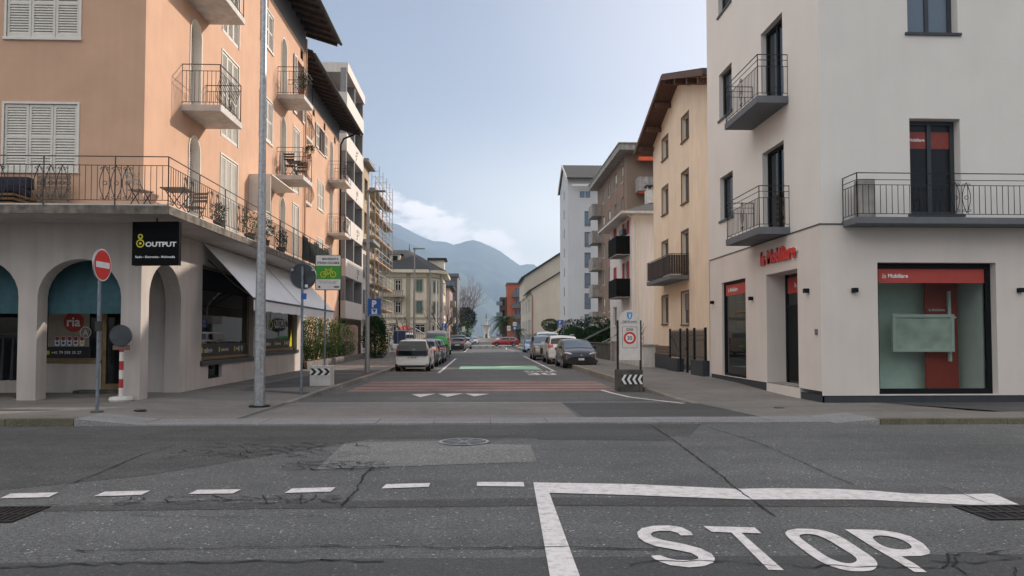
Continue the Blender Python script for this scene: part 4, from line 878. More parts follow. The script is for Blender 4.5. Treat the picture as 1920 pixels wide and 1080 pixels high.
# ================================================================ right corner building
RX, RY = 8.2, 17.45
FR = Fr((RX, 0, 0), (0, 1, 0), (-1, 0, 0)); FG = Fr((0, RY, 0), (1, 0, 0), (0, -1, 0))
b = Bld('office_building', 'white rendered corner building with red insurance lettering over its door', 'office building', (16, 22, 0))
ZL = 4.34; ZT = 14.9
fu = b.face(FR, rect(RY, 26.35, ZL, ZT), 'stucco_white'); fg = b.face(FG, rect(RX, 30, ZL, ZT), 'stucco_white')
b.face(Fr((0, 26.35, 0), (1, 0, 0), (0, 1, 0)), rect(RX, 30, -.1, ZT), 'stucco_white')
lo = .07; FR2 = Fr((RX-lo, 0, 0), (0, 1, 0), (-1, 0, 0)); FG2 = Fr((0, RY-lo, 0), (1, 0, 0), (0, -1, 0))
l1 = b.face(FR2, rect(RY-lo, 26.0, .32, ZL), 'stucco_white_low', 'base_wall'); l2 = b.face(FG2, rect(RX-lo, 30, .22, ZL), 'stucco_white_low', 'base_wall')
dk = dict(frame='frame_dark', sill='frame_dark')
for z0, z1 in ((4.62, 7.0), (8.2, 10.55), (11.8, 14.1)): window(b, fu, 19.6, 21.15, z0, z1, r=.22, frame='frame_black', sill=None, mull=1, fr=.09)
for z0, z1 in ((5.6, 7.1), (9.1, 10.7), (12.75, 14.2)): window(b, fu, 23.7, 25.0, z0, z1, r=.2, mull=0, **dk)
for z0, z1 in ((4.62, 6.98), (9.1, 10.75)):
    w = window(b, fg, 10.43, 11.7, z0, z1, r=.3, mull=1, fr=.1, pane='glass_sky' if z0 > 8 else 'glass_shop', **dk)
    if z0 < 8:
        FGi = FG; mb = MB(); mb.fbox(FG, 10.53, 11.0, 6.3, 6.72, -.284, -.28); mb.fbox(FG, 11.12, 11.6, 6.3, 6.72, -.284, -.28); mb.build('window_band', 'sign_red_dull', w)
        mb = MB(); text(mb, 'Mobiliare', FG.p(10.77, 6.52, -.276), (1, 0, 0), (0, 0, 1), .4, bold=.02); mb.build('window_lettering', 'text_white', w, norm=False)
        MB().fbox(FG, 10.5, 11.62, 4.7, 6.2, -.6, -.58).build('curtain', 'curtain', w)
for z0, z1 in ((4.62, 6.98), (9.1, 10.75)): window(b, fg, 17.0, 18.3, z0, z1, r=.3, mull=1, fr=.1, **dk)
# shop window of the street side
w = window(b, l1, 22.45, 24.7, .33, 3.45, r=.13, frame='frame_black', pane='glass_shop', sill=None, mull=0, fr=.08)
mb = MB(); mb.fbox(FR2, 22.5, 24.6, 3.0, 3.36, -.112, -.106, 0); text(mb, 'la Mobiliare', FR2.p(23.9, 3.18, -.1), (0, -1, 0), (0, 0, 1), .9, mi=1, bold=.02); mb.build('window_band', ['red_panel', 'text_white'], w, norm=False)
mb = MB(); mb.add([(8.7, 22.5, .4), (8.7, 23.2, .4), (8.7, 23.2, 1.5), (8.7, 22.5, 1.5)], [(0, 1, 2, 3)]); mb.build('display_board', 'red_panel', w, norm=False)
# entrance
b.hole(l1, rect(18.68, 20.78, .33, 3.4), .55)
D = -.55; mb = MB()
for a_, c_, e_, g_ in ((18.68, 18.78, .33, 3.4), (20.68, 20.78, .33, 3.4), (18.78, 20.68, 2.42, 2.52)): mb.fbox(FR2, a_, c_, e_, g_, D-.06, D)
d = mb.build('door', 'frame_black', b.t); MB().fbox(FR2, 18.78, 20.68, .4, 2.42, D-.05, D-.02).build('leaf', 'frame_black', d)
MB().fbox(FR2, 18.78, 20.68, 2.52, 3.4, D-.05, D-.03).build('pane', 'glass', d)
MB().fbox(FR2, 18.8, 20.66, 2.85, 3.3, D-.028, D-.022).build('transom_band', 'red_panel', d)
mb = MB(); text(mb, 'la Mobiliare', FR2.p(19.7, 3.08, D-.016), (0, -1, 0), (0, 0, 1), .95, bold=.02); mb.build('transom_lettering', 'text_white', d, norm=False)
MB().fbox(FR2, 18.95, 19.0, 1.0, 1.5, D-.02, D+.06).fbox(FR2, 18.95, 19.0, 2.1, 2.3, D-.02, D+.02).build('handle', 'chrome', d)
MB().fbox(FR2, 18.62, 20.84, .02, .33, -.55, .0).build('doorstep', 'stucco_white_low', b.t); MB().fbox(FR2, 18.68, 20.78, .331, .338, -.55, -.01).build('step_tread', 'concrete', b.t)
# big shop window of the main-road side
w = window(b, l2, 9.53, 12.47, .24, 3.43, r=.26, frame='frame_black', pane='glass_clear', sill=None, mull=0, fr=.13)
mb = MB(); mb.fbox(FG2, 9.66, 12.34, 2.95, 3.3, -.24, -.235, 0); text(mb, 'la', FG2.p(9.83, 3.12, -.23), (1, 0, 0), (0, 0, 1), .09, mi=1, shear=.2); text(mb, 'Mobiliare', FG2.p(10.17, 3.125, -.23), (1, 0, 0), (0, 0, 1), .5, mi=1, bold=.03); mb.build('window_band', ['red_panel', 'text_white'], w, norm=False)
# room behind it
mb = MB(); x0, x1, y0, y1, z0, z1 = 9.2, 12.9, RY+.25, RY+1.35, .2, 3.6
mb.add([(x0, y0, z0), (x1, y0, z0), (x1, y1, z0), (x0, y1, z0), (x0, y0, z1), (x1, y0, z1), (x1, y1, z1), (x0, y1, z1)], [(0, 1, 2, 3), (4, 5, 6, 7), (3, 2, 6, 7), (0, 3, 7, 4), (1, 2, 6, 5)])
mb.build('room', 'room_wall', w, norm=False)
MB().box((11.35, RY+1.0, .21), (12.2, RY+1.05, 3.5)).build('display_panel', 'red_panel', w)
mb = MB(); text(mb, 'la Mobiliare', (11.65, RY+.99, 2.32), (1, 0, 0), (0, 0, 1), .42, mi=0, bold=.02); mb.build('panel_lettering', 'text_white', w, norm=False)
mb = MB()
for a_, c_, e_, g_ in ((10.35, 11.95, 1.25, 1.33), (10.35, 11.95, 2.12, 2.2), (10.35, 10.43, 1.33, 2.12), (11.87, 11.95, 1.33, 2.12)): mb.box((a_, RY+.75, e_), (c_, RY+.83, g_))
fr_ = mb.build('display_frame', 'sign_white', w); MB().box((10.43, RY+.79, 1.33), (11.87, RY+.81, 2.12)).build('display_sheet', 'sheet_green', fr_)
MB().box((11.9, RY+.9, 1.0), (11.97, RY+.97, 2.8)).box((11.5, RY+.9, 2.1), (12.1, RY+.95, 2.15)).box((12.4, RY+.35, .2), (12.43, RY+1.3, 3.5)).build('display_stand', 'sign_white', w)
# plinth, ledge
mb = MB(); mb.fbox(FR2, 20.79, 25.98, -.1, .32, -.06, -.02); mb.fbox(FR2, RY-lo+.02, 18.61, -.1, .22, -.06, -.02); mb.fbox(FR2, 20.79, 25.98, .2, .3, -.05, -.021); mb.fbox(FG2, RX-lo+.02, 30, -.1, .219, -.06, -.02); mb.build('plinth', 'plinth', b.t)
MB().fbox(FR2, RY-lo-.02, 26.02, ZL, ZL+.028, -.08, .02).fbox(FG2, RX-lo-.02+.001, 30, ZL+.001, ZL+.029, -.08, .02).build('ledge', 'frame_dark', b.t)
# balconies
balcony(b, FR, 19.25, 21.9, 8.1, .86, th=.19, slabm='slab_grey', ironm='iron_dark', rh=1.13, z_rails=(0, .15, .32), orn=True)
balcony(b, FR, 19.25, 21.9, 4.56, .86, th=.19, slabm='slab_grey', ironm='iron_dark', rh=1.11, z_rails=(0, .15, .32), orn=True)
s = balcony(b, FG, 8.7, 15.5, 4.43, .72, th=.15, slabm='slab_grey', ironm='iron_dark', rh=1.04, z_rails=(0, .16, .28), sp=.14)
mb = MB()
for dx in (-.13, .13): scroll(mb, (11.23+dx, RY-.69, 4.9), (1, 0, 0), .72, .1, .008)
mb.build('scrollwork', 'iron_dark', s, norm=False)
MB().box((8.86, RY-.62, 4.431), (9.22, RY-.3, 5.35)).build('pillar', 'concrete', b.t, bevel=.03)
# wall lamps, bell, lettering
for F_, u, z in ((FR2, 25.6, 2.83), (FR2, 21.85, 2.78), (FR2, 18.05, 2.78), (FG2, 8.94, 2.75), (FG2, 13.04, 2.76)): MB().fbox(F_, u-.06, u+.06, z-.055, z+.055, .001, .12).build('wall_lamp', 'frame_black', b.t, bevel=.006)
MB().fbox(FR2, 17.56, 17.68, 1.68, 1.82, .001, .03).build('doorbell_panel', 'steel_pole', b.t)
for q, m_ in ((0.0, 'sign_white'), (.022, 'sign_red')):
    mb = MB(); o_ = FR2.p(19.85, 3.88, .05+q)
    text(mb, 'la Mobiliare', o_, (0, -1, 0), (0, 0, 1), 2.4, .40, bold=.035)
    vs, fs_ = list(mb.v), list(mb.f); n_ = len(vs); m3 = MB(); m3.v = vs+[v+Vector((.045, 0, 0)) for v in vs]; m3.f = [list(x) for x in fs_]+[[n_+i for i in x][::-1] for x in fs_]; m3.m = [0]*len(m3.f)
    from collections import Counter
    cnt = Counter()
    for f_ in fs_:
        for i in range(len(f_)): cnt[tuple(sorted((f_[i], f_[(i+1) % len(f_)])))] += 1
    for (i, j), c_ in cnt.items():
        if c_ == 1: m3.f.append([i, j, n_+j, n_+i]); m3.m.append(0)
    m3.build('sign_letters', m_, b.t, norm=False)
MB().fbox(FR2, 18.6, 21.1, 3.84, 3.88, .001, .05).build('letter_rail', 'concrete_pale', b.t)
mb = MB(); mb.tube([(8.32, 26.45, 14.5), (8.32, 26.45, .1)], .07, 7); mb.build('downpipe', 'frame_black', b.t)
MB().box((7.9, 17.2, ZT), (30, 26.6, ZT+.25)).build('roof', 'slab_grey', b.t)
b.finish()
# ================================================================ buildings further along the street
def FS(X, side): return Fr((X, 0, 0), (0, 1, 0), (1 if side < 0 else -1, 0, 0))
def FY(Y): return Fr((0, Y, 0), (1, 0, 0), (0, -1, 0))
def pwin(b, f, X, xl, xr, yt, yb, **k):
    """window on a street-side plane: pixel columns xl, xr and rows yt, yb taken at the edge nearer the frame's side"""
    xn = xr if X > 0 else xl; a = onX(xl, yt, X)[0]; c = onX(xr, yt, X)[0]
    return window(b, f, min(a, c), max(a, c), onX(xn, yb, X)[1], onX(xn, yt, X)[1], **k)
def fwin(b, f, Y, xl, xr, yt, yb, **k):
    p, q = atY(xl, yt, Y), atY(xr, yb, Y); return window(b, f, p.x, q.x, q.z, p.z, **k)
def box_faces(b, side, X, y0, y1, xo, z1, m, z0=-.1, skip=()):
    """the four walls of a block whose street face is at X; returns (street face, front face)"""
    s = b.face(FS(X, side), rect(y0, y1, z0, z1), m)
    lo, hi = min(X, xo), max(X, xo)
    f = b.face(FY(y0), rect(lo, hi, z0, z1), m); b.face(Fr((0, y1, 0), (1, 0, 0), (0, 1, 0)), rect(lo, hi, z0, z1), m)
    b.face(Fr((xo, 0, 0), (0, 1, 0), (0, 0, 0) if 0 else (1 if side > 0 else -1, 0, 0)), rect(y0, y1, z0, z1), m)
    return s, f
# ---- yellow house with the gable on the street
X = 10.5
b = Bld('gabled_house', 'tall yellow rendered house with a timber gable roof beside the white office building', 'house', (15, 39, 0))
ya, yb_, ym = 32.3, 44.7, 38.5
g = b.face(FS(X, 1), [(ya, -.1), (yb_, -.1), (yb_, 13.4), (ym, 15.3), (ya, 13.4)], 'cream')
f = b.face(FY(ya), rect(X, 22, -.1, 13.4), 'cream'); b.face(Fr((0, yb_, 0), (1, 0, 0), (0, 1, 0)), rect(X, 22, -.1, 13.4), 'cream')
kw = dict(r=.22, frame='frame_white', sill='frame_brown', surround=(.07, 'frame_brown'), fr=.06, sillout=.09)
pwin(b, g, X, 1278, 1291, 209, 257, mull=0, **kw); pwin(b, g, X, 1278, 1291, 316, 376, mull=0, **kw); pwin(b, g, X, 1278, 1290.5, 430, 512, mull=0, **kw); pwin(b, g, X, 1278, 1291.5, 546, 608, mull=0, kind='roller', shm='shutter_grey', **kw)
pwin(b, g, X, 1241.5, 1252.5, 252, 293, mull=0, **kw); pwin(b, g, X, 1241.5, 1252.5, 346, 398, mull=0, **kw); pwin(b, g, X, 1241.5, 1252.5, 450, 500, mull=0, **kw); pwin(b, g, X, 1241.5, 1252.5, 554, 607, mull=0, **kw)
s = MB().fbox(FS(X, 1), 37.0, 42.3, 4.55, 4.75, 0, 1.0).build('balcony', 'slab_grey', b.t)
mb = MB(); Fq = FS(X, 1); n = 22
for i in range(n): mb.fbox(Fq, 37.05+5.2*i/n, 37.05+5.2*(i+.86)/n, 4.82, 5.8, .93, .955)
for i in range(7): mb.fbox(Fq, 37.03, 37.05, 4.82, 5.8, .06+.125*i, .06+.125*i+.11); mb.fbox(Fq, 42.25, 42.27, 4.82, 5.8, .06+.125*i, .06+.125*i+.11)
mb.build('parapet', 'wood_dark', s); mb = MB(); rail_run(mb, [(X, 37.02), (X-.97, 37.02), (X-.97, 42.28), (X, 42.28)], 4.75, 5.85, sp=1.2, rails=(0, .02)); mb.build('railing', 'iron_dark', s)
mb = MB(); t_ = .22
for (p0, z0), (p1, z1) in (((ya-1.0, 13.1), (ym, 15.42)), ((ym, 15.42), (yb_+1.0, 13.1))):
    mb.hexa([(X-.95, p0, z0), (22, p0, z0), (22, p1, z1), (X-.95, p1, z1), (X-.95, p0, z0+t_), (22, p0, z0+t_), (22, p1, z1+t_), (X-.95, p1, z1+t_)])
rf = mb.build('roof', 'tiles_brown', b.t)
mb = MB()
for (p0, z0), (p1, z1) in (((ya-1.0, 13.1), (ym, 15.42)), ((ym, 15.42), (yb_+1.0, 13.1))):
    mb.hexa([(X-1.0, p0, z0-.12), (X-.952, p0, z0-.12), (X-.952, p1, z1-.12), (X-1.0, p1, z1-.12), (X-1.0, p0, z0+.16), (X-.952, p0, z0+.16), (X-.952, p1, z1+.16), (X-1.0, p1, z1+.16)])
    mb.hexa([(X-.94, p0, z0-.03), (X-.02, p0, z0-.03), (X-.02, p1, z1-.03), (X-.94, p1, z1-.03), (X-.94, p0, z0-.005), (X-.02, p0, z0-.005), (X-.02, p1, z1-.005), (X-.94, p1, z1-.005)])
mb.build('verge_board', 'wood_brown', rf)
for y in (yb_-.1, 42.6, 40.4, ym, 36.4, 34.2, ya+.1):
    z = 15.42-abs(y-ym)*.338-.2; MB().box((X-.85, y-.1, z-.16), (X, y+.1, z+.1)).build('purlin', 'wood_brown', rf)
b.finish()
# ---- pinkish house with red shutters
X = 10.5
b = Bld('town_house', 'pale pink house with red shutters and black panelled balconies', 'house', (13.5, 56, 0))
s1, f1 = box_faces(b, 1, X, 51.4, 60.2, 18, 10.35, 'house_pink')
kw = dict(r=.15, frame='frame_white', sill='trim_white', fr=.07)
pwin(b, s1, X, 1171, 1177, 414, 440, shm='shutter_red', kind='open', **kw); pwin(b, s1, X, 1171, 1177, 490, 523, shm='shutter_red', kind='open', **kw)
pwin(b, s1, X, 1150, 1156, 426, 455, shm='shutter_red', kind='shut', leaves=2, **kw); pwin(b, s1, X, 1150, 1156, 500, 525, shm='shutter_red', kind='shut', leaves=2, **kw); pwin(b, s1, X, 1150, 1157, 575, 612, **kw)
for z0, z1 in ((7.45, 8.8), (4.4, 5.75)): solid_balcony(b, FS(X, 1), 52.0, 55.2, z0, z1, 1.0, 'black_panel')
mb = MB()
mb.add([(X-.8, 50.6, 10.35), (18.8, 50.6, 10.35), (18.8, 61, 10.35), (X-.8, 61, 10.35), (X+3.2, 54.6, 12.0), (18.8, 54.6, 12.0), (18.8, 57, 12.0), (X+3.2, 57, 12)], [(0, 1, 2, 3), (0, 1, 5, 4), (3, 0, 4, 7), (2, 3, 7, 6), (4, 5, 6, 7), (1, 2, 6, 5)])
rf = mb.build('roof', 'tiles_dark', b.t); MB().box((X-.86, 50.54, 10.2), (18.8, 61.05, 10.36)).build('eave', 'concrete_pale', rf)
mb = MB().box((12.0, 53.2, 11.0), (12.75, 53.9, 12.35), 0).box((11.95, 53.15, 12.62), (12.8, 53.95, 12.72), 1)
for x in (12.05, 12.4, 12.65): mb.box((x, 53.3, 12.35), (x+.08, 53.4, 12.62), 0)
mb.build('chimney', ['concrete_pale', 'tiles_dark'], rf)
mb = MB(); mb.tube([(10.2, 51.2, 10.2), (10.75, 51.34, 9.8), (10.85, 51.34, 9.5), (10.85, 51.34, .2)], .05, 6); mb.build('downpipe', 'trim_white', b.t)
mb = MB(); text(mb, '10', (10.44, 53.1, 3.15), (0, -1, 0), (0, 0, 1), 1.0, .62, bold=.03); mb.build('house_number', 'sign_red', b.t, norm=False)
MB().fbox(FS(X, 1), 53.3, 54.6, 9.1, 9.5, .0, .3).build('awning', 'frame_dark', b.t)
b.finish()
# ---- brown apartment block behind it
X = 13.0
b = Bld('apartment_building', 'brown apartment block with concrete balconies and orange awnings', 'apartment building', (18, 74, 0))
s1, f1 = box_faces(b, 1, X, 65.7, 82.5, 26, 18.2, 'brown_wall')
for k in range(6):
    z = 1.2+2.95*k
    for u in (67.0, 70.6, 74.2, 77.8): window(b, s1, u, u+1.1, z, z+1.5, r=.15, frame='frame_white', sill='trim_white', mull=0, kind='roller' if (k+int(u)) % 3 == 0 else 'glass', shm='trim_white')
    MB().fbox(FS(X, 1), 66.9, 66.95, z-.9, z+2, 0, .06).build('pilaster', 'brown_panel', b.t)
for u in (67.0, 70.6, 74.2, 77.8):
    for k in range(6): MB().fbox(FS(X, 1), u-.02, u+1.12, 1.2+2.95*k+1.56, 1.2+2.95*(k+1)-.1, -.02, .02).build('wall_panel', 'brown_panel', b.t)
for k in range(1, 6): solid_balcony(b, FS(X, 1), 79.6, 82.4, 2.95*k, 2.95*k+1.35, 1.05, 'concrete')
for z in (15.45, 12.5, 9.55):
    window(b, f1, 16.0, 18.9, z-.1+.3, z+1.9, r=.3, frame='frame_white', pane='glass_sky', sill=None, mull=2)
    solid_balcony(b, FY(65.7), 13.8, 20, z-.9, z+.35, 1.3, 'concrete')
    MB().hexa([(13.9, 64.6, z+1.85), (20, 64.6, z+1.85), (20, 64.6, z+2.2), (13.9, 64.6, z+2.2), (13.9, 65.69, z+2.1), (20, 65.69, z+2.1), (20, 65.69, z+2.2), (13.9, 65.69, z+2.2)]).build('awning', 'awning_orange', b.t)
MB().box((X-.9, 64.4, 18.2), (26, 83.2, 18.75)).box((X-.98, 64.3, 18.75), (26, 83.3, 18.85)).build('roof', 'concrete', b.t)
MB().fbox(FS(X, 1), 66.5, 71, 3.0, 3.35, 0, 1.6).build('porch', 'concrete_pale', b.t)
b.finish()
# ---- tall white tower block
X = 13.0
b = Bld('apartment_tower', 'tall white apartment tower with a dark tiled roof', 'apartment building', (18, 117, 0))
s1 = b.face(FS(X, 1), [(111.4, -.1), (123, -.1), (123, 25.8), (117.2, 28.8), (111.4, 25.8)], 'white_tower')
f1 = b.face(FY(111.4), rect(X, 27, -.1, 25.8), 'white_tower'); b.face(Fr((0, 123, 0), (1, 0, 0), (0, 1, 0)), rect(X, 27, -.1, 25.8), 'white_tower')
kw = dict(r=.15, frame='frame_dark', sill='trim_white')
fwin(b, f1, 111.4, 1086, 1108, 357.5, 372, frame='frame_white', pane='glass_sky', r=.1)
for y0, y1 in ((396, 425), (435, 464), (473.5, 502.5), (512, 541), (550, 580), (589, 618)):
    fwin(b, f1, 111.4, 1096, 1107.5, y0, y1, pane='glass_sky', mull=0, transom=atY(0, (y0+y1)/2+3, 111.4).z, **kw)
for k in range(8): window(b, s1, 116.4, 117.3, 1.8+3.08*k, 3.3+3.08*k, r=.1, frame='frame_dark', sill=None, mull=0)
mb = MB(); t_ = .25
for (p0, z0), (p1, z1) in (((110.6, 25.5), (117.2, 28.9)), ((117.2, 28.9), (123.6, 25.5))): mb.hexa([(X-.25, p0, z0), (27.2, p0, z0), (27.2, p1, z1), (X-.25, p1, z1), (X-.25, p0, z0+t_), (27.2, p0, z0+t_), (27.2, p1, z1+t_), (X-.25, p1, z1+t_)])
rf = mb.build('roof', 'tiles_dark', b.t)
mb = MB()
for (p0, z0), (p1, z1) in (((110.6, 25.4), (117.2, 28.8)), ((117.2, 28.8), (123.6, 25.4))): mb.hexa([(X-.35, p0, z0), (X-.251, p0, z0), (X-.251, p1, z1), (X-.35, p1, z1), (X-.35, p0, z0+.45), (X-.251, p0, z0+.45), (X-.251, p1, z1+.45), (X-.35, p1, z1+.45)])
mb.box((X+.5, 110.4, 24.4), (27, 110.6, 24.7)); mb.build('verge_board', 'trim_white', rf)
MB().box((20.5, 112.3, 26.6), (22.6, 114.3, 27.9)).build('skylight', 'trim_white', rf)
b.finish()
# ---- cream school-like building
X = 10.0
b = Bld('gabled_building', 'long cream building with a low gable and a brown downpipe', 'building', (15, 160, 0))
zr_ = lambda x: 11.0+(x-10)*.62
b.face(FY(151), [(10, -.1), (24, -.1), (24, zr_(17)-0), (17, zr_(17)), (10, 11.0)], 'cream_pale')
s1 = b.face(FS(X, 1), rect(151, 192, -.1, 11.0), 'cream_pale')
for z in (2.2, 6.6):
    for u in (154, 158.2, 166, 172, 178, 184): window(b, s1, u, u+3.2, z, z+2.9, r=.12, frame='frame_white', pane='glass', sill=None, mull=3)
MB().fbox(FY(151), X-.02, 24, -.05, 2.0, 0, .08).fbox(FS(X, 1), 151, 192, -.05, 2.0, 0, .08).build('plinth', 'stone', b.t)
MB().hexa([(9.3, 150.4, 10.75), (17, 150.4, 15.4), (17, 170, 15.4), (9.3, 170, 10.75), (9.3, 150.4, 10.95), (17, 150.4, 15.6), (17, 170, 15.6), (9.3, 170, 10.95)]).hexa([(17, 150.4, 15.4), (25, 150.4, 10.6), (25, 170, 10.6), (17, 170, 15.4), (17, 150.4, 15.6), (25, 150.4, 10.8), (25, 170, 10.8), (17, 170, 15.6)]).build('roof', 'tiles_dark', b.t)
mb = MB(); mb.tube([(9.4, 150.7, 10.8), (9.9, 150.85, 10.3), (10.2, 150.88, 9.8), (10.2, 150.88, .1)], .13, 6); mb.build('downpipe', 'brown_panel', b.t)
b.face(FY(171), [(9.6, 10), (24, 10), (24, 19), (18.5, 21.0), (9.6, 15.2)], 'cream_pale'); b.face(FS(9.6, 1), rect(171, 192, 10.5, 15.2), 'cream_pale')
MB().hexa([(8.9, 170.4, 14.9), (18.5, 170.4, 21.1), (18.5, 193, 21.1), (8.9, 193, 14.9), (8.9, 170.4, 15.3), (18.5, 170.4, 21.5), (18.5, 193, 21.5), (8.9, 193, 15.3)]).hexa([(18.5, 170.4, 21.1), (26, 170.4, 17.5), (26, 193, 17.5), (18.5, 193, 21.1), (18.5, 170.4, 21.5), (26, 170.4, 17.9), (26, 193, 17.9), (18.5, 193, 21.5)]).build('roof', 'tiles_dark', b.t)
window(b, b.fc[0], 13.4, 15.2, 3.0, 4.2, r=.1, frame='frame_brown', sill=None)
b.finish()
# ---- orange block with dark balconies, far end on the right
b = Bld('apartment_building', 'far orange apartment block with dark balconies behind the palm', 'apartment building', (9, 216, 0))
F = FY(210); f1 = b.face(F, rect(7.0, 13, 0, 16.6), 'orange_wall'); b.face(FS(7.0, 1), rect(210, 222, 0, 16.6), 'orange_wall')
f2 = b.face(FY(211), rect(5.0, 7.0, 0, 12.8), 'wood_brown'); b.face(FS(5.0, 1), rect(211, 222, 0, 12.8), 'wood_brown')
for k in range(5):
    z = 1.0+3.1*k; window(b, f1, 9.2, 10.9, z, z+2.1, r=.3, frame='frame_white', pane='glass_sky', sill=None)
    solid_balcony(b, F, 8.2, 12.6, z-.6, z+.5, 1.3, 'slab_grey'); 
    if k < 4: solid_balcony(b, FY(211), 3.9, 5.6, z+.1, z+1.2, 1.3, 'glass_sky'); window(b, f2, 5.5, 6.4, z, z+1.9, r=.3, frame='frame_dark', sill=None, mull=0)
MB().box((6.8, 209.6, 16.6), (13.2, 222, 16.9)).build('roof', 'slab_grey', b.t); b.finish()
# ================================================================ left side, further along
X = -9.3
b = Bld('apartment_building', 'modern off-white apartment block with stacked white balcony parapets', 'apartment building', (-14, 54, 0))
s1, f1 = box_faces(b, -1, X-1.3, 50.3, 57, -22, 19.0, 'modern_grey')
for k in range(6):
    z = 3.0+2.85*k
    solid_balcony(b, FS(X-1.3, -1), 50.0, 57.0, z-.15, z+1.05, 1.35, 'modern_white', slabm='modern_white', pt=.12)
    for a_, c_, d_ in ((53.2, 53.45, .6), (49.98, 50.2, .9), (56.8, 57.0, 0)): MB().fbox(FS(X-1.3, -1), a_, c_, z+1.05, z+2.7, d_, 1.3).build('fin_wall', 'modern_grey', b.t)
    for u in (50.8, 54.2): window(b, s1, u, u+2.0, z+.05, z+2.3, r=.12, frame='frame_dark', sill=None)
MB().box((X-7, 50.0, 19.65), (X+.1, 57.2, 20.3)).build('roof', 'modern_white', b.t)
mb = MB(); mb.tube([(X-.4, 50.9, 17.2), (X-.4, 50.9, 19.7)], .09, 8); mb.build('column', 'galv', b.t)
window(b, f1, -14, -11.4, 0.9, 3.2, r=.2, frame='frame_black'); MB().fbox(FS(X-1.3, -1), 51, 56.6, .1, 3.4, .0, .12).build('shopfront', 'black_panel', b.t)
mb = MB(); mb.fbox(FS(X-1.3, -1), 53.5, 56.2, 1.3, 2.6, .13, .15); mb.build('shop_poster', 'sign_white', b.t)
b.finish()
b = Bld('town_house', 'narrow beige and white building squeezed between the modern block and the scaffold', 'building', (-14, 59, 0))
s1 = b.face(FS(-9.35, -1), rect(57.05, 60.6, 9.0, 15.2), 'beige_wall'); s2 = b.face(FS(-9.35, -1), rect(57.05, 60.6, -.1, 9.0), 'modern_white')
b.face(Fr((0, 60.6, 0), (1, 0, 0), (0, 1, 0)), rect(-20, -9.35, -.1, 15.2), 'beige_wall')
for z in (9.7, 12.4): window(b, s1, 58.2, 59.8, z, z+1.8, r=.3, frame='frame_dark')
for z in (6.2, 3.4): window(b, s2, 58.4, 59.5, z, z+1.9, r=.15, kind='open', shm='shutter_grey')
MB().fbox(FS(-9.35, -1), 57.06, 60.8, 8.9, 9.15, 0, .9).build('cornice', 'modern_grey', b.t); MB().fbox(FS(-9.35, -1), 57.06, 60.8, 15.2, 15.45, -6, .5).build('roof', 'modern_grey', b.t)
s = MB().fbox(FS(-9.35, -1), 57.3, 60.4, 2.9, 3.05, 0, .9).build('balcony', 'concrete_pale', b.t); mb = MB(); rail_run(mb, [(-9.3, 57.3), (-8.5, 57.3), (-8.5, 60.4)], 3.05, 4.05, sp=.2, r=.012); mb.build('railing', 'iron_dark', s); b.finish()
b = Bld('scaffolded_building', 'beige building behind yellow and steel scaffolding', 'building', (-14, 66, 0))
s1, f1 = box_faces(b, -1, -10.2, 61.0, 73, -22, 14.2, 'beige_wall')
for k in range(5):
    for u in (62.2, 65.2, 68.2, 71): window(b, s1, u, u+1.1, 1.0+2.75*k, 2.8+2.75*k, r=.2, frame='frame_white', mull=1)
MB().box((-22, 60.7, 14.2), (-9.9, 73.3, 14.5)).build('roof', 'concrete', b.t); b.finish()
t = thing('scaffolding', 'steel scaffolding with yellow and orange rails in front of the beige building', 'scaffolding', (-9.3, 66, 0))
mb, m2, m3 = MB(), MB(), MB()
for y in (61.2, 63.6, 66, 68.4, 70.8, 73):
    for x in (-9.95, -8.95): mb.tube([(x, y, .02), (x, y, 16.3 if y > 63 else 14.4)], .035, 5)
    for k in range(8): mb.tube([(-9.95, y, 2*k+1.9), (-8.95, y, 2*k+1.9)], .03, 4)
for k in range(7):
    z = 2*k+2.0
    for x in (-9.95, -8.95):
        for dz in (.5, 1.0): mb.tube([(x, 61.2, z+dz), (x, 73, z+dz)], .025, 4)
    m2.box((-9.9, 61.2, z-.05), (-9.0, 73, z)); m3.box((-8.94, 61.2, z), (-8.91, 73, z+.1))
    if k % 2: mb.tube([(-8.95, 61.2+2.4*(k % 4), z-2), (-8.95, 63.6+2.4*(k % 4), z)], .02, 4)
for i in range(40): mb.box((-9.6, 69+.05*i, 2+.3*i), (-9.1, 69.2+.05*i, 2.03+.3*i))
mb.build('frame', 'scaf_steel', t); m2.build('deck', 'scaf_yellow', t); m3.build('toe_board', 'scaf_orange', t)
for k in range(7): MB().box((-8.97, 61.2, 2*k+2.95), (-8.93, 73, 2*k+3.0)).build('guard_rail', 'scaf_yellow', t)
# ---- villa
b = Bld('villa', 'cream villa with green shutters, stone trim and a dark hipped roof', 'villa', (-16, 111, 0))
YV = 104.0; zc = 11.0
FP = [(-30, YV), (-7.55, YV), (-5.95, 106.4), (-5.95, 118), (-30, 118)]
f1 = b.face(FY(YV), rect(-30, -7.55, -.1, zc), 'cream_villa')
dv = Vector((1.6, 2.4, 0)).normalized(); FC = Fr((-7.55, YV, 0), dv, (dv.y, -dv.x, 0)); LC = math.hypot(1.6, 2.4)
f2 = b.face(FC, rect(0, LC, -.1, zc), 'cream_villa'); f3 = b.face(FS(-5.95, -1), rect(106.4, 118, -.1, zc), 'cream_villa')
b.face(Fr((0, 118, 0), (1, 0, 0), (0, 1, 0)), rect(-30, -5.95, -.1, zc), 'cream_villa')
kg = dict(arch=False, r=.12, frame='villa_trim', pane='shutter_green', sill='villa_trim', mull=1, surround=(.18, 'villa_trim'), sillout=.15, fr=.04)
kn = dict(r=.15, frame='frame_white', sill='villa_trim', mull=1, surround=(.18, 'villa_trim'), sillout=.15)
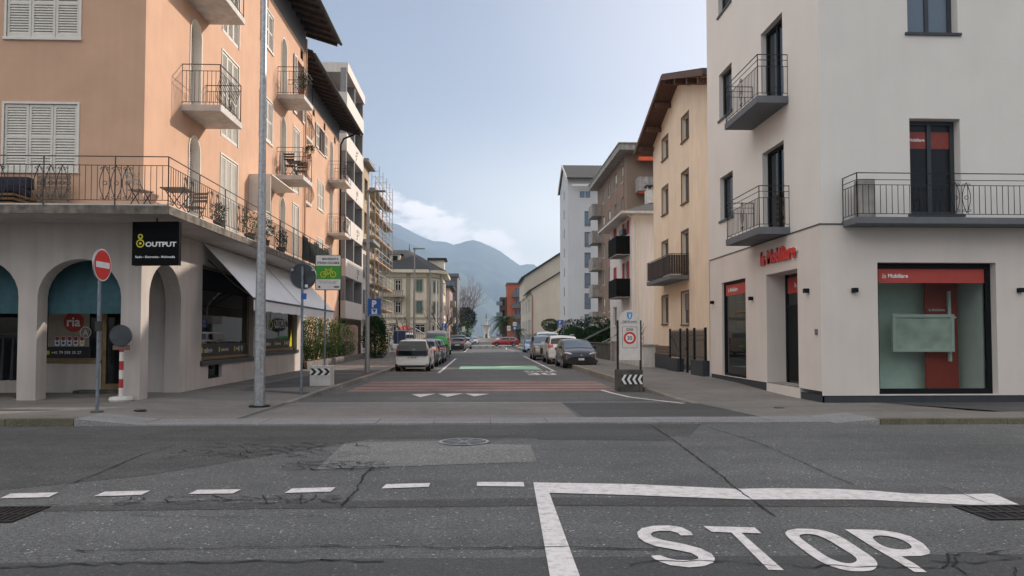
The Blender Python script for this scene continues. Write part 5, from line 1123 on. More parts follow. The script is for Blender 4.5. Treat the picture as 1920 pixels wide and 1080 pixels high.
for a, c in ((525, 546), (565, 587)): fwin(b, f1, YV, 780.5, 791.5, a, c, **kg); window(b, f2, 1.0, 1.9, atY(0, c, YV).z, atY(0, a, YV).z, **kg)
for a, c in ((525, 545), (566, 587)): fwin(b, f1, YV, 741, 751.5, a, c, transom=atY(0, a+5, YV).z, **kn); fwin(b, f1, YV, 702, 713, a, c, **kn)
for a, c in ((778, 797), (731, 743), (700, 712)): fwin(b, f1, YV, a, c, 608, 624, transom=atY(0, 612, YV).z, **kn)
window(b, f2, .8, 2.0, 1.9, 3.1, **kn)
for u in (108, 111, 114.2):
    for z in (8.0, 4.9, 1.6): window(b, f3, u, u+1.0, z, z+1.7, **(kg if z > 2 else kn))
e = .03
for Fp, a_, c_ in ((FY(YV), -18.45, -17.9), (FY(YV), -7.9, -7.5), (FC, 0, .35), (FC, LC-.35, LC)): MB().fbox(Fp, a_, c_, -.05, zc-.6, 0, .08).build('pilaster', 'villa_trim', b.t)
MB().fbox(FY(YV), -10.2-.6, -10.2, -.05, zc-.6, 0, .08).build('pilaster', 'villa_trim', b.t)
MB().fbox(FY(YV), -30, -7.5, 9.85, 10.0, 0, .12).fbox(FC, 0, LC, 9.85, 10.0, 0, .12).fbox(FY(YV), -30, -7.5, 4.05, 4.3, 0, .12).fbox(FC, 0, LC, 4.05, 4.3, 0, .12).fbox(FS(-5.95, -1), 106.4, 118, 4.05, 4.3, 0, .12).build('string_course', 'villa_trim', b.t)
s = MB().fbox(FY(YV), -17.2, -11.0, 7.1, 7.3, 0, 1.3).build('balcony', 'villa_trim', b.t); mb = MB(); mb.fbox(FY(YV), -17.2, -11, 7.9, 8.05, 1.15, 1.3)
for i in range(26): mb.fbox(FY(YV), -17.15+.237*i, -17.03+.237*i, 7.3, 7.9, 1.17, 1.28)
mb.build('balustrade', 'villa_trim', s)
for x in (-16.5, -14, -11.5): MB().fbox(FY(YV), x-.15, x+.15, 6.5, 7.1, 0, .9).build('bracket', 'villa_trim', b.t)
E0 = [(-30.5, YV-.7, zc), (-7.2, YV-.7, zc), (-5.2, 106.1, zc), (-5.2, 118.6, zc), (-30.5, 118.6, zc)]
E1 = [(-26, 109.5, 14.4), (-11.4, 109.5, 14.4), (-10.9, 110.3, 14.4), (-10.9, 113.5, 14.4), (-26, 113.5, 14.4)]
mb = MB(); mb.add(E0+E1, [(i, (i+1) % 5, 5+(i+1) % 5, 5+i) for i in range(5)]+[(5, 6, 7, 8, 9)]); rf = mb.build('roof', 'tiles_dark', b.t)
mb = MB(); mb.prism([(x, y, zc-.45) for x, y, z in E0], (0, 0, .44)); mb.build('cornice', 'cream_villa', rf)
MB().box((-13.3, 106.2, 11.9), (-11.9, 108.6, 13.5)).build('dormer', 'cream_villa', rf)
MB().box((-12.95, 106.15, 12.3), (-12.25, 106.19, 13.2)).build('dormer_window', 'glass', rf); MB().add([(-13.7, 105.9, 13.45), (-11.5, 105.9, 13.45), (-11.5, 109, 13.45), (-13.7, 109, 13.45), (-12.6, 107, 14.0), (-12.6, 109, 14.0)], [(0, 1, 4), (1, 2, 5, 4), (3, 0, 4, 5), (0, 3, 2, 1)]).build('dormer_roof', 'tiles_dark', rf)
MB().box((-14.35, 110.4, 13), (-13.9, 110.9, 15.6)).build('chimney', 'concrete', rf)
mb = MB(); mb.tube([(-10.95, 110, 14.3), (-10.95, 110, 15.4)], .09, 5, r2=.02); mb.build('finial', 'iron', rf)
MB().box((-8.2, 112, 11.4), (-5.9, 115, 13.2)).build('dormer', 'cream_villa', rf); MB().box((-8.4, 111.7, 13.2), (-5.5, 115.3, 13.5)).build('dormer_roof', 'tiles_dark', rf)
b.finish()
b = Bld('town_house', 'pinkish town house with small balconies beyond the villa', 'building', (-10, 137, 0))
s1, f1 = box_faces(b, -1, -5.9, 131, 144, -16, 10.2, 'pink_wall')
for z in (1.5, 4.6, 7.6):
    for u in (132.5, 136, 139.5): window(b, s1, u, u+1.2, z, z+1.7, r=.15)
for z in (4.0, 7.0): solid_balcony(b, FS(-5.9, -1), 133, 138, z, z+1.0, .9, 'villa_trim')
MB().box((-16, 130.5, 10.2), (-5.2, 144.5, 10.6)).build('roof', 'tiles_dark', b.t); b.finish()
b = Bld('glass_building', 'slim modern glass building with a pale vertical fin beyond the villa', 'building', (-8, 152, 0))
s1, f1 = box_faces(b, -1, -5.0, 148, 158, -12, 13.6, 'slab_grey')
for z in (1, 4.2, 7.4, 10.4): window(b, f1, -7.5, -5.5, z, z+2.4, r=.1, frame='frame_dark', pane='glass_sky', sill=None); window(b, s1, 149, 157, z, z+2.4, r=.1, frame='frame_dark', pane='glass_sky', sill=None, mull=3)
MB().box((-5.1, 147.4, 0), (-4.7, 147.95, 13.2)).build('fin', 'concrete_pale', b.t); MB().box((-12, 147.6, 13.6), (-4.8, 158, 14.2)).build('roof', 'slab_grey', b.t); b.finish()
# ================================================================ lake and mountains
struct(MB().add([(-6000, 236, -1.6), (6000, 236, -1.6), (9000, 9000, -1.6), (-9000, 9000, -1.6)], [(0, 1, 2, 3)]).build('lake', 'water', norm=False))
from mathutils import noise as mnoise
def mountain(tab, Yr, Y0, depth, seed, name='mountain'):
    """terrain rising from the far shore to a ridge whose crest is given as (x, z) over the lake"""
    nx, ny = 170, 46; mb = MB(); V = []
    x0, x1 = tab[0][0], tab[-1][0]
    for j in range(ny+1):
        t = j/ny; y = lerp(Y0, Yr, t) if t <= 1 else 0
        for i in range(nx+1):
            x = lerp(x0, x1, i/nx); zr = interp(tab, x)
            y = lerp(Y0, Yr, t)
            sp = abs(mnoise.fractal(Vector((x*.0016+seed, y*.0006, seed)), .9, 2.1, 6))
            h = zr*(t**.85)*(1-(1-t)*.9*clamp(sp*1.6)) - 4 + (1-t)*t*60*mnoise.noise(Vector((x*.004, y*.004, seed)))
            if j == ny: h = zr + 9*mnoise.fractal(Vector((x*.006, seed, 3)), 1, 2, 5)
            V.append(Vector((x*(.72+.28*t)*1.0 if 0 else x, y, max(-6, h))))
    w = nx+1; mb.add(V, [(j*w+i, j*w+i+1, (j+1)*w+i+1, (j+1)*w+i) for j in range(ny) for i in range(nx)])
    o = mb.build(name, 'mountain', norm=False, smooth=True, sharp=0); return struct(o)
def ridge(px, Y): return [(atY(x, y, Y).x, atY(x, y, Y).z) for x, y in px]
mountain([(-4600, 900), (-3200, 880)]+ridge([(560, 400), (640, 398), (700, 408), (724, 416), (745, 419), (762, 428), (790, 444), (812, 453), (832, 451), (850, 459), (866, 455), (880, 450.5), (893, 450), (906, 456), (920, 463), (935, 470), (950, 481), (962, 489), (975, 497), (985, 496), (996, 493), (1006, 500), (1030, 515), (1080, 520), (1200, 505)], 6500)+[(3500, 420), (5500, 380)], 6500, 4300, 1, 2.3)
mountain([(-3500, 520), (-2200, 560)]+ridge([(600, 420), (680, 432), (722, 434), (750, 447), (780, 462), (810, 476), (850, 500), (880, 520), (905, 545), (930, 570), (960, 592), (990, 606), (1040, 615)], 4900)+[(1500, 30), (2500, 20)], 4900, 3500, 1, 7.7)
# ================================================================ cars
def ring_at(S, y, T, fr=None):
    w = S['W']/2*(1-S.get('tap', .10)*(abs(y)/(S['L']/2))**5)
    B = min(interp(S['belt'], y), T-.02); zb = interp(S['bot'], y); zb = min(zb, B-.12); h = T-B
    wr = .955*w-S.get('tumble', .30)*h
    return [(0, zb), (.8*w, zb), (.95*w, zb+.06), (w, zb+.30*(B-zb)), (.992*w, zb+.75*(B-zb)), (.955*w, B), (wr, T-.10*h), (wr-.10, T-.012), (0, T+.02)]
def ring_pt(S, y, T, k, off=0):
    r = ring_at(S, y, T); i = min(int(k), 7); t = k-i; a, b = Vector(r[i]), Vector(r[i+1]); p = a.lerp(b, t); d = (b-a).normalized(); n = Vector((d.y, -d.x))
    p = p+n*off; return Vector((p.x, y, p.y))
def make_car(S, label, cat, col, loc, rz=0, group=None, name='parked_car'):
    """lofted body with cut wheel arches; local +y is the front"""
    t = thing(name, label, cat, loc, rz, group)
    top = []; P = S['top']
    for (a, za), (b, zb) in zip(P, P[1:]):
        n = max(1, int(max(abs(b-a)/.16, abs(zb-za)/.12)))
        for i in range(n): top.append((a+(b-a)*i/n, za+(zb-za)*i/n))
    top.append(P[-1])
    for _ in range(1): top = [top[0]]+[((top[i-1][0]+2*top[i][0]+top[i+1][0])/4, (top[i-1][1]+2*top[i][1]+top[i+1][1])/4) for i in range(1, len(top)-1)]+[top[-1]]
    mb = MB(); V = []; 
    for y, T in top:
        r = ring_at(S, y, T); V += [(x, y, z) for x, z in r]+[(-x, y, z) for x, z in r[1:-1]][::-1]
    n = 16; m = len(top)
    mb.add(V, [(i*n+j, i*n+(j+1) % n, (i+1)*n+(j+1) % n, (i+1)*n+j) for i in range(m-1) for j in range(n)] + [list(range(n))[::-1], [(m-1)*n+j for j in range(n)]])
    body = mb.build('body', [col, 'plastic_black'], t, smooth=False, local=True)
    R_ = S.get('R', .32); wy = S['wheels']; hw = S['W']/2
    cm = MB()
    for y in wy:
        for s in (-1, 1): cm.lathe([(R_+.05, 0), (R_+.05, .6)], (s*(hw-.24) if s > 0 else s*(hw-.24)-.6, y, R_), 22, axis='x')
    cut = cm.build('cut', 'plastic_black', None)
    md = body.modifiers.new('b', 'BOOLEAN'); md.operation = 'DIFFERENCE'; md.solver = 'EXACT'; md.object = cut
    bpy.context.view_layer.update(); cut.location = (0, 0, 0)
    body.parent = None
    bpy.context.view_layer.update()
    me = bpy.data.meshes.new_from_object(body.evaluated_get(bpy.context.evaluated_depsgraph_get())); body.modifiers.clear(); body.data = me; body.parent = t
    bpy.data.objects.remove(cut)
    me.polygons.foreach_set('use_smooth', [True]*len(me.polygons)); me.set_sharp_from_angle(angle=R(32)); me.name = 'body'
    def patch(nm, m_, ys, k0, k1, side=0, off=.006, nk=3, par=None):
        """a skin of the body between stations ys=(y0, y1) and ring parameters k0..k1"""
        rows = [q for q in top if ys[0]-1e-6 <= q[0] <= ys[1]+1e-6]
        def Tat(y): return interp(top, y)
        rows = [(ys[0], Tat(ys[0]))]+[q for q in rows if ys[0]+.02 < q[0] < ys[1]-.02]+[(ys[1], Tat(ys[1]))]
        q = MB()
        for s in ((1, -1) if side == 0 else (side,)):
            kk = [k0+(k1-k0)*i/nk for i in range(nk+1)]; vs = []
            for y, T in rows:
                for k in kk: p = ring_pt(S, y, T, k, off); p.x *= s; vs.append(p)
            w = nk+1; q.add(vs, [(i*w+j, i*w+j+1, (i+1)*w+j+1, (i+1)*w+j) for i in range(len(rows)-1) for j in range(nk)])
        return q.build(nm, m_, par or t, smooth=True, local=True)
    lift = Vector((0, 0, 0))
    def top_patch(nm, m_, ys, inset=.1, off=.014, k6=6.15):
        Tat = lambda y: interp(top, y)
        rows = [ys[0]+(ys[1]-ys[0])*i/5 for i in range(6)]; q = MB(); vs = []
        for y in rows:
            T = Tat(y); e = ring_pt(S, y, T, k6, 0); c = ring_pt(S, y, T, 8, 0); sl = (Tat(ys[1])-Tat(ys[0]))/(ys[1]-ys[0]); nn = Vector((0, -sl, 1)).normalized()*off
            e7 = ring_pt(S, y, T, 7, 0)
            for s, p in ((1, e), (1, e7), (0, c), (-1, e7), (-1, e)): vs.append(Vector((p.x*s*(1-inset*.3), p.y, p.z))+nn)
        q.add(vs, [(i*5+j, i*5+j+1, (i+1)*5+j+1, (i+1)*5+j) for i in range(5) for j in range(4)]); return q.build(nm, m_, t, smooth=True, local=True)
    top_patch('windscreen', 'glass_sky' if S.get('blue', 1) else 'glass', S['ws']); top_patch('rear_window', S.get('rearglass', 'glass'), S['rw'])
    for s in (1, -1):
        for a, c in S['side']: patch('side_window', 'glass', (a, c), 5.14, 5.92, s)
    Lh = S['L']/2
    a0, a1, b0, b1 = S['hz']; c0, c1, d0, d1 = S['tz']; yf = Lh-.16
    for s in (1, -1):    # lamps wrap the corners
        q = MB(); q.lathe([(math.sin(math.pi*i/8), -math.cos(math.pi*i/8)) for i in range(9)], (0, 0, 0), 12)
        yl = max(q_[0] for q_ in top if q_[1] > (b0+b1)/2)-.10; xc = (a0+a1)/2
        q.v = [Vector((s*(xc+v.x*(a1-a0)*.5), yl-.13*v.x+v.y*.13, (b0+b1)/2+v.x*.035+v.z*(b1-b0)*.42)) for v in q.v]; q.build('headlight', 'lamp_glass', t, smooth=True, local=True)
        yb = min(q[0] for q in top if q[1] > d0); MB().hexa([(s*c0, yb-.022, d0), (s*c1, yb+.01, d0), (s*c1, yb+.3, d0), (s*c0, yb+.2, d0), (s*c0, yb+.035, d1), (s*c1, yb+.06, d1), (s*c1, yb+.3, d1), (s*c0, yb+.2, d1)]).build('tail_light', 'tail_red', t, local=True, bevel=.01)
    if S.get('blacktail'): q = MB(); bt = S['blacktail']; q.add([(s_*xw, y_, z_) for z_, xw, y_ in bt for s_ in (-1, 1)], [(2*i, 2*i+1, 2*i+3, 2*i+2) for i in range(len(bt)-1)]); q.build('tailgate_glass', 'glass', t, local=True, norm=False)
    for s in (1, -1): MB().box((s*(hw+.02)-.09, S['ws'][0]+.28, S['mz']), (s*(hw+.02)+.09, S['ws'][0]+.36, S['mz']+.13)).build('wing_mirror', S.get('mirror', col), t, local=True, bevel=.02)
    zp = S['plz']; MB().box((-.26, -Lh-.012, zp[0]), (.26, -Lh+.03, zp[0]+.11)).build('number_plate', 'plate', t, local=True)
    MB().box((-.26 if not S.get('chp') else -.15, Lh-.03, zp[1]), (.26 if not S.get('chp') else .15, Lh+.014, zp[1]+.11)).build('number_plate', 'plate', t, local=True)
    q = MB(); q.box((-hw*.72, -Lh+.03, .22), (hw*.72, -Lh+.12, .36)); 
    q.build('bumper_trim', 'plastic_black', t, local=True)
    g = S.get('grille'); 
    if g:
        q = MB(); x1, z0, z1, x2 = g; q.prism([(-x1, Lh-.05, z0), (x1, Lh-.05, z0), (x2, Lh-.05, z1), (-x2, Lh-.05, z1)], (0, .056, 0)); q.build('grille', 'plastic_black', t, local=True)
    for y in wy:
        for s in (1, -1):
            x = s*(hw-.115); q = MB().lathe([(R_*.62, -.1), (R_*.93, -.105), (R_, -.07), (R_, .07), (R_*.93, .105), (R_*.62, .1)], (x, y, R_), 22, axis='x'); w = q.build('wheel', 'tyre', t, smooth=True, local=True)
            q = MB().lathe([(R_*.6, 0), (R_*.62, .02)], (x+s*.06, y, R_), 18, axis='x')
            for k in range(5):
                a = 2*math.pi*k/5; d = Vector((0, math.cos(a), math.sin(a))); e = Vector((0, -d.z, d.y)); c = Vector((x+s*.095, y, R_))
                q.prism([c+d*.04+e*.035, c+d*R_*.6+e*.05, c+d*R_*.6-e*.05, c+d*.04-e*.035], (s*.015, 0, 0), 1)
            q.build('rim', ['tyre' if 0 else 'plastic_black', S.get('rim', 'alloy')], w, local=True)
    return t
HATCH = dict(hz=(.45, .78, .62, .82), tz=(.57, .745, .74, 1.06), blacktail=((.73, .70, -1.845), (.96, .70, -1.815), (1.2, .655, -1.725), (1.41, .60, -1.575)),L=3.6, W=1.64, top=[(-1.80, .52), (-1.79, .80), (-1.74, .96), (-1.60, 1.30), (-1.47, 1.44), (-1.0, 1.49), (.1, 1.475), (.5, 1.40), (1.12, 1.0), (1.5, .90), (1.72, .74), (1.80, .50)],
             belt=[(-1.8, .5), (-1.72, .93), (-1.2, .96), (1.1, .90), (1.5, .84), (1.8, .4)], bot=[(-1.8, .30), (-1.5, .18), (1.5, .18), (1.8, .28)], wheels=(-1.18, 1.24), R=.29,
             ws=(.56, 1.1), rw=(-1.735, -1.50), side=[(-1.1, -.35), (-.27, .62)], hl=(1.5, 1.74), tl=(-1.79, -1.66), tlk=(3.95, 5.9), mz=.98, plz=(.60, .42), tumble=.34, tap=.10)
YARIS = dict(hz=(.42, .85, .66, .84), tz=(.5, .84, .86, 1.02),L=3.95, W=1.74, top=[(-1.97, .6), (-1.95, .9), (-1.85, 1.1), (-1.62, 1.36), (-1.2, 1.47), (0, 1.49), (.35, 1.42), (1.12, 1.0), (1.55, .90), (1.82, .78), (1.97, .55)],
             belt=[(-1.97, .6), (-1.8, 1.0), (-1, .98), (1.1, .90), (1.55, .82), (1.97, .45)], bot=[(-1.97, .3), (-1.7, .18), (1.7, .17), (1.97, .24)], wheels=(-1.28, 1.28), R=.31,
             ws=(.42, 1.1), rw=(-1.88, -1.62), side=[(-1.3, -.45), (-.37, .55)], hl=(1.5, 1.86), hlk=(4.3, 5.7), tl=(-1.96, -1.78), tlk=(4.2, 5.3), mz=1.0, plz=(.62, .42), tumble=.33, tap=.12, grille=(.40, .26, .60, .54), chp=1)
SUV = dict(hz=(.5, .9, .80, .98), tz=(.62, .92, .98, 1.16),L=4.65, W=1.86, top=[(-2.32, .62), (-2.30, 1.0), (-2.22, 1.18), (-2.02, 1.52), (-1.9, 1.62), (-1.3, 1.68), (.3, 1.66), (.62, 1.58), (1.3, 1.16), (1.8, 1.08), (2.2, .92), (2.33, .6)],
           belt=[(-2.32, .6), (-2.2, 1.12), (1.3, 1.06), (1.8, 1.0), (2.33, .5)], bot=[(-2.32, .36), (-2, .24), (2, .24), (2.33, .34)], wheels=(-1.42, 1.45), R=.37,
           ws=(.68, 1.26), rw=(-2.21, -2.0), side=[(-1.95, -1.3), (-1.2, -.3), (-.2, .75)], hl=(1.9, 2.26), hlk=(4.3, 5.7), tl=(-2.31, -2.18), tlk=(4.05, 5.3), mz=1.15, plz=(.75, .5), tumble=.24, tap=.08, grille=(.5, .45, .84, .5))
VAN = dict(hz=(.6, .97, .78, 1.02), tz=(.84, .975, .95, 1.4),L=5.0, W=1.96, top=[(-2.5, .7), (-2.49, 1.4), (-2.44, 1.8), (-2.3, 1.95), (1.0, 1.97), (1.35, 1.85), (1.95, 1.22), (2.3, 1.05), (2.5, .6)],
           belt=[(-2.5, .7), (-2.4, 1.18), (1.9, 1.1), (2.5, .5)], bot=[(-2.5, .36), (-2.3, .25), (2.2, .25), (2.5, .32)], wheels=(-1.5, 1.6), R=.33,
           ws=(1.36, 1.93), rw=(-2.485, -2.42), side=[(.4, 1.3)], hl=(2.05, 2.42), hlk=(4.2, 5.6), tl=(-2.49, -2.4), tlk=(4, 5.3), mz=1.2, plz=(.7, .5), tumble=.14, tap=.06, grille=(.5, .4, .62, .55))
SPORT = dict(hz=(.45, .88, .58, .7), tz=(.5, .85, .78, .86),L=4.4, W=1.9, top=[(-2.2, .5), (-2.15, .85), (-1.6, .98), (-.6, 1.24), (0, 1.27), (.3, 1.2), (1.0, .86), (1.7, .72), (2.1, .60), (2.2, .42)],
             belt=[(-2.2, .5), (-1.6, .88), (.9, .80), (1.7, .68), (2.2, .35)], bot=[(-2.2, .25), (2.2, .16)], wheels=(-1.3, 1.32), R=.33,
             ws=(.35, .96), rw=(-1.5, -.7), side=[(-.7, .4)], hl=(1.75, 2.08), hlk=(4.4, 5.8), tl=(-2.19, -2.1), mz=.86, plz=(.5, .3), tumble=.45, tap=.16, grille=(.75, .2, .42, .6))
WAGON = dict(YARIS, L=4.4, top=[(-2.2, .6), (-2.18, .9), (-2.08, 1.08), (-1.75, 1.38), (-1.3, 1.46), (.2, 1.47), (.5, 1.4), (1.25, 1.0), (1.75, .88), (2.05, .76), (2.2, .52)], belt=[(-2.2, .6), (-2.05, .98), (1.2, .92), (1.7, .82), (2.2, .45)], bot=[(-2.2, .3), (-1.9, .18), (1.9, .18), (2.2, .26)],
             wheels=(-1.35, 1.4), ws=(.56, 1.22), rw=(-2.05, -1.75), side=[(-1.6, -.7), (-.6, .65)], hl=(1.75, 2.1), tl=(-2.19, -2.02))
gL, gR = 'cars parked along the left kerb', 'cars parked along the right kerb'
PI = math.pi
wc = make_car(dict(HATCH, rearglass='glass'), 'small white hatchback with a dark glass tailgate, first in the left parked row', 'car', 'car_white', (-3.27, 36.1, 0), 0, gL)
mb = MB(); text(mb, 'TI 186736', (0, -1.816, .655), (1, 0, 0), (0, 0, 1), .4, .06, bold=.02); 
n0 = mb.build('plate_number', 'text_dark', wc, local=True, norm=False); MB().lathe([(.075, -.01), (.075, .01)], (.09, -1.795, .99), 16, axis='y').build('badge', 'alloy', wc, local=True)
mb = MB(); plate(mb, (-.27, -1.80, .93), Vector((1, 0, 0)), Vector((0, 0, 1)), .16, .13); mb.build('sticker', 'sign_white', wc, local=True, norm=False)
make_car(WAGON, 'dark grey hatchback parked right behind the small white hatchback', 'car', 'car_dark', (-3.25, 41.3, 0), 0, gL)
make_car(WAGON, 'black hatchback with a pale roof, parked between the dark grey car and the green tarp', 'car', 'car_black', (-3.2, 46.2, 0), 0, gL)
make_car(dict(VAN, belt=[(-2.5, .7), (-2.4, 1.25), (1.9, 1.15), (2.5, .5)], rearglass='glass_sky', rw=(-2.485, -2.42), tumble=.22), 'beige old camper van parked beyond the green tarpaulin', 'van', 'car_beige', (-3.55, 58.8, .1), 0)
make_car(dict(WAGON), 'black hatchback seen from behind, halfway along the left kerb near the villa', 'car', 'car_black', (-2.75, 82.2, 0), 0, gL)
make_car(dict(SUV), 'tall black van-like car just ahead of the black hatchback by the villa', 'car', 'car_black', (-2.9, 88.6, .1), 0, gL)
make_car(dict(YARIS), 'small pale blue car beyond the tall black car on the left', 'car', 'car_silver', (-2.3, 95.5, 0), 0, gL)
make_car(dict(WAGON), 'silver car facing the camera at the far end of the left row', 'car', 'car_silver', (-2.55, 140, 0), PI, gL)
make_car(dict(YARIS), 'small white car behind the far silver car near the fountain', 'car', 'car_white', (-1.7, 147, 0), PI, gL)
ty = make_car(dict(YARIS, rim='alloy'), 'dark grey hatchback facing the camera, first in the right parked row', 'car', 'car_grey', (4.92, 39.1, 0), PI+R(2), gR)
q = MB().lathe([(.06, 1.955), (.06, 1.975)], (0, 0, .68), 14, axis='y'); q.build('badge', 'chrome', ty, local=True)
mb = MB(); 
for s in (1, -1): mb.box((s*.72-.14, 1.80, .30), (s*.72+.14, 1.92, .42))
mb.build('fog_lamp_recess', 'plastic_black', ty, local=True)
sv = make_car(dict(SUV, rearglass='glass'), 'white sport utility car seen from behind with roof rails, second in the right row', 'car', 'car_white', (4.72, 45.0, 0), 0, gR)
for s in (1, -1): MB().tube([(s*.68, -1.6, 1.68), (s*.68, -1.5, 1.73), (s*.68, .3, 1.72), (s*.68, .4, 1.66)], .018, 5).build('roof_rail', 'alloy', sv, local=True)
sv = make_car(dict(SUV, W=1.92), 'bronze grey sport utility car facing the camera behind the white one', 'car', 'car_bronze', (4.35, 51.6, 0), PI, gR)
for s in (1, -1): MB().tube([(s*.7, -1.6, 1.68), (s*.7, -1.5, 1.73), (s*.7, .3, 1.72), (s*.7, .4, 1.66)], .018, 5).build('roof_rail', 'plastic_black', sv, local=True)
make_car(dict(VAN), 'white van facing the camera in the right row beside the round clipped bush', 'van', 'car_white', (5.05, 58.6, 0), PI, gR)
make_car(dict(SPORT), 'low light blue sports car facing the camera beyond the white van', 'car', 'car_blue', (5.1, 75.2, 0), PI, gR)
rc_ = make_car(dict(WAGON, R=.32), 'red hatchback turning across the end of the street', 'car', 'car_red', (3.65, 119.5, 0), PI/2+R(0), name='car')
make_car(dict(VAN), 'white van parked inside the building site by the scaffolding', 'van', 'car_white', (-8.6, 80, 0), R(20), name='van')
# covered three-wheeler
t = thing('covered_scooter', 'three-wheeled scooter under a bright green tarpaulin with a wooden box', 'scooter', (-3.0, 51.4, 0))
mb = MB(); rg = random.Random(2); V = []
for i in range(15):
    for j in range(11):
        u, v = i/14*2-1, j/10*2-1; h = 1.62-.25*u*u-.34*v*v+.05*math.sin(7*u+3*v)+rg.gauss(0, .012); e = max(abs(u), abs(v)); h -= .55*max(0, e-.8)/.2
        V.append((-3.0+.72*v, 51.4+1.35*u, h))
mb.add(V, [(i*11+j, i*11+j+1, (i+1)*11+j+1, (i+1)*11+j) for i in range(14) for j in range(10)]); mb.build('tarpaulin', 'tarp_green', t, smooth=True, sharp=0)
MB().box((-3.6, 50.3, .25), (-2.4, 52.5, .75)).box((-3.55, 50.4, .75), (-2.45, 52.4, 1.2)).build('body', 'car_dark', t, bevel=.04)
MB().box((-2.75, 49.85, .55), (-2.3, 50.25, 1.0)).build('box', 'wood_worn', t, bevel=.01)
for x, y in ((-3.45, 50.6), (-2.55, 50.6), (-3.0, 52.4)): MB().lathe([(.1, -.06), (.24, -.07), (.26, 0), (.24, .07), (.1, .06)], (x, y, .26), 16, axis='x').build('wheel', 'tyre', t, smooth=True)
# ================================================================ lamps, posts and signs
EX, EZ = Vector((1, 0, 0)), Vector((0, 0, 1))
t = thing('street_lamp', 'thick tapered galvanised lamp post rising out of the frame beside the shop awning', 'street lamp', (-5.15, 17.28, .02))
MB().lathe([(.125, .02), (.125, 1.6), (.105, 3.2), (.08, 6), (.065, 10.5)], (-5.15, 17.28, 0), 20).build('pole', 'galv', t, smooth=True)
MB().lathe([(.24, .01), (.23, .05)], (-5.15, 17.28, 0), 20).build('base_collar', 'crack', t); MB().box((-5.2, 17.13, .9), (-5.1, 17.16, 1.25)).build('hatch', 'galv', t)
MB().box((-5.25, 16.0, 10.4), (-5.05, 17.3, 10.5)).build('lamp_head', 'galv', t)
def lamp(x, y, h, L, label, rr=.085):
    t = thing('street_lamp', label, 'street lamp', (x, y, .12), group='street lamps along the left kerb')
    MB().lathe([(rr*1.15, .1), (rr, 1), (rr*.6, h)], (x, y, 0), 12).build('pole', 'galv', t, smooth=True)
    MB().hexa([(x-.1, y-.12, h-.02), (x+L, y-.1, h+.0), (x+L, y+.1, h+.0), (x-.1, y+.12, h-.02), (x-.1, y-.12, h+.06), (x+L, y-.1, h+.05), (x+L, y+.1, h+.05), (x-.1, y+.12, h+.06)]).build('lamp_head', 'steel_pole', t)
    return t
lamp(-4.88, 31.4, 7.8, .72, 'street lamp post carrying the blue parking sign left of the white hatchback', .1); lamp(-4.98, 53.8, 8.0, .75, 'street lamp standing in front of the villa, second lamp arm from the left')
lamp(-5.1, 71, 8.0, .75, 'slim street lamp before the rounded corner of the villa'); lamp(-4.87, 89.6, 8.0, .7, 'farthest street lamp, beyond the villa corner behind the bare tree')
def post(t, x, y, z0, z1, r=.03, m='steel_pole'):
    return MB().lathe([(r, z0), (r, z1)], (x, y, 0), 10).build('pole', m, t, smooth=True)
# no entry sign
x, y = -7.71, 15.11
t = thing('no_entry_sign', 'red no entry sign with a white bar on a slim grey pole near the arcade', 'traffic sign', (x, y, .1)); post(t, x, y, .05, 3.36, .033)
a = R(88); N_ = Vector((math.sin(a), -math.cos(a), 0)); U_ = Vector((math.cos(a), math.sin(a), 0)); c = Vector((x, y, 3.08))+N_*.05
mb = MB(); disc(mb, c+N_*.004, U_, EZ, .325, 0, 36); disc(mb, c+N_*.008, U_, EZ, .30, 1, 36); plate(mb, c+N_*.012, U_, EZ, .5, .12, 0)
mb.build('sign_face', ['sign_white', 'sign_red'], t, norm=False); mb = MB(); q = MB(); disc(q, c, U_, EZ, .33, 0, 36); mb.prism(q.v, -N_*.02); mb.build('sign_back', 'galv', t)
MB().box((x-.05, y-.05, 1.75), (x+.05, y+.05, 1.95)).build('clamp', 'iron', t); MB().lathe([(.12, .005), (.11, .03)], (x, y, zl(x, y)), 14).build('base_collar', 'concrete_dark', t)
# portable sign seen from the back
x, y = -8.5, 17.72; zb = .12
t = thing('portable_sign', 'round portable sign seen from behind on a red and white striped pole', 'traffic sign', (x, y, zb))
MB().lathe([(.24, zb), (.26, zb+.04), (.24, zb+.1), (.06, zb+.12)], (x, y, 0), 24).build('foot', 'concrete_pale', t)
mb = MB(); zz = zb+.1
for k in range(6): mb.lathe([(.048, zz+.21*k), (.048, zz+.21*(k+1))], (x, y, 0), 14, mi=k % 2)
mb.build('pole', ['sign_white_dirty', 'sign_red_dark'], t); MB().box((x-.19, y-.05, zz+1.1), (x+.19, y-.0, zz+1.22)).build('crossbar', 'iron_rust', t, bevel=.01)
mb = MB(); mb.lathe([(.25, 0), (.25, .03), (.235, .035)], (x, y-.05, 1.66), 30, axis='y'); mb.lathe([(.255, .01), (.25, .06)], (x, y-.08, 1.66), 30, axis='y'); mb.build('sign_back', 'sign_back', t); 
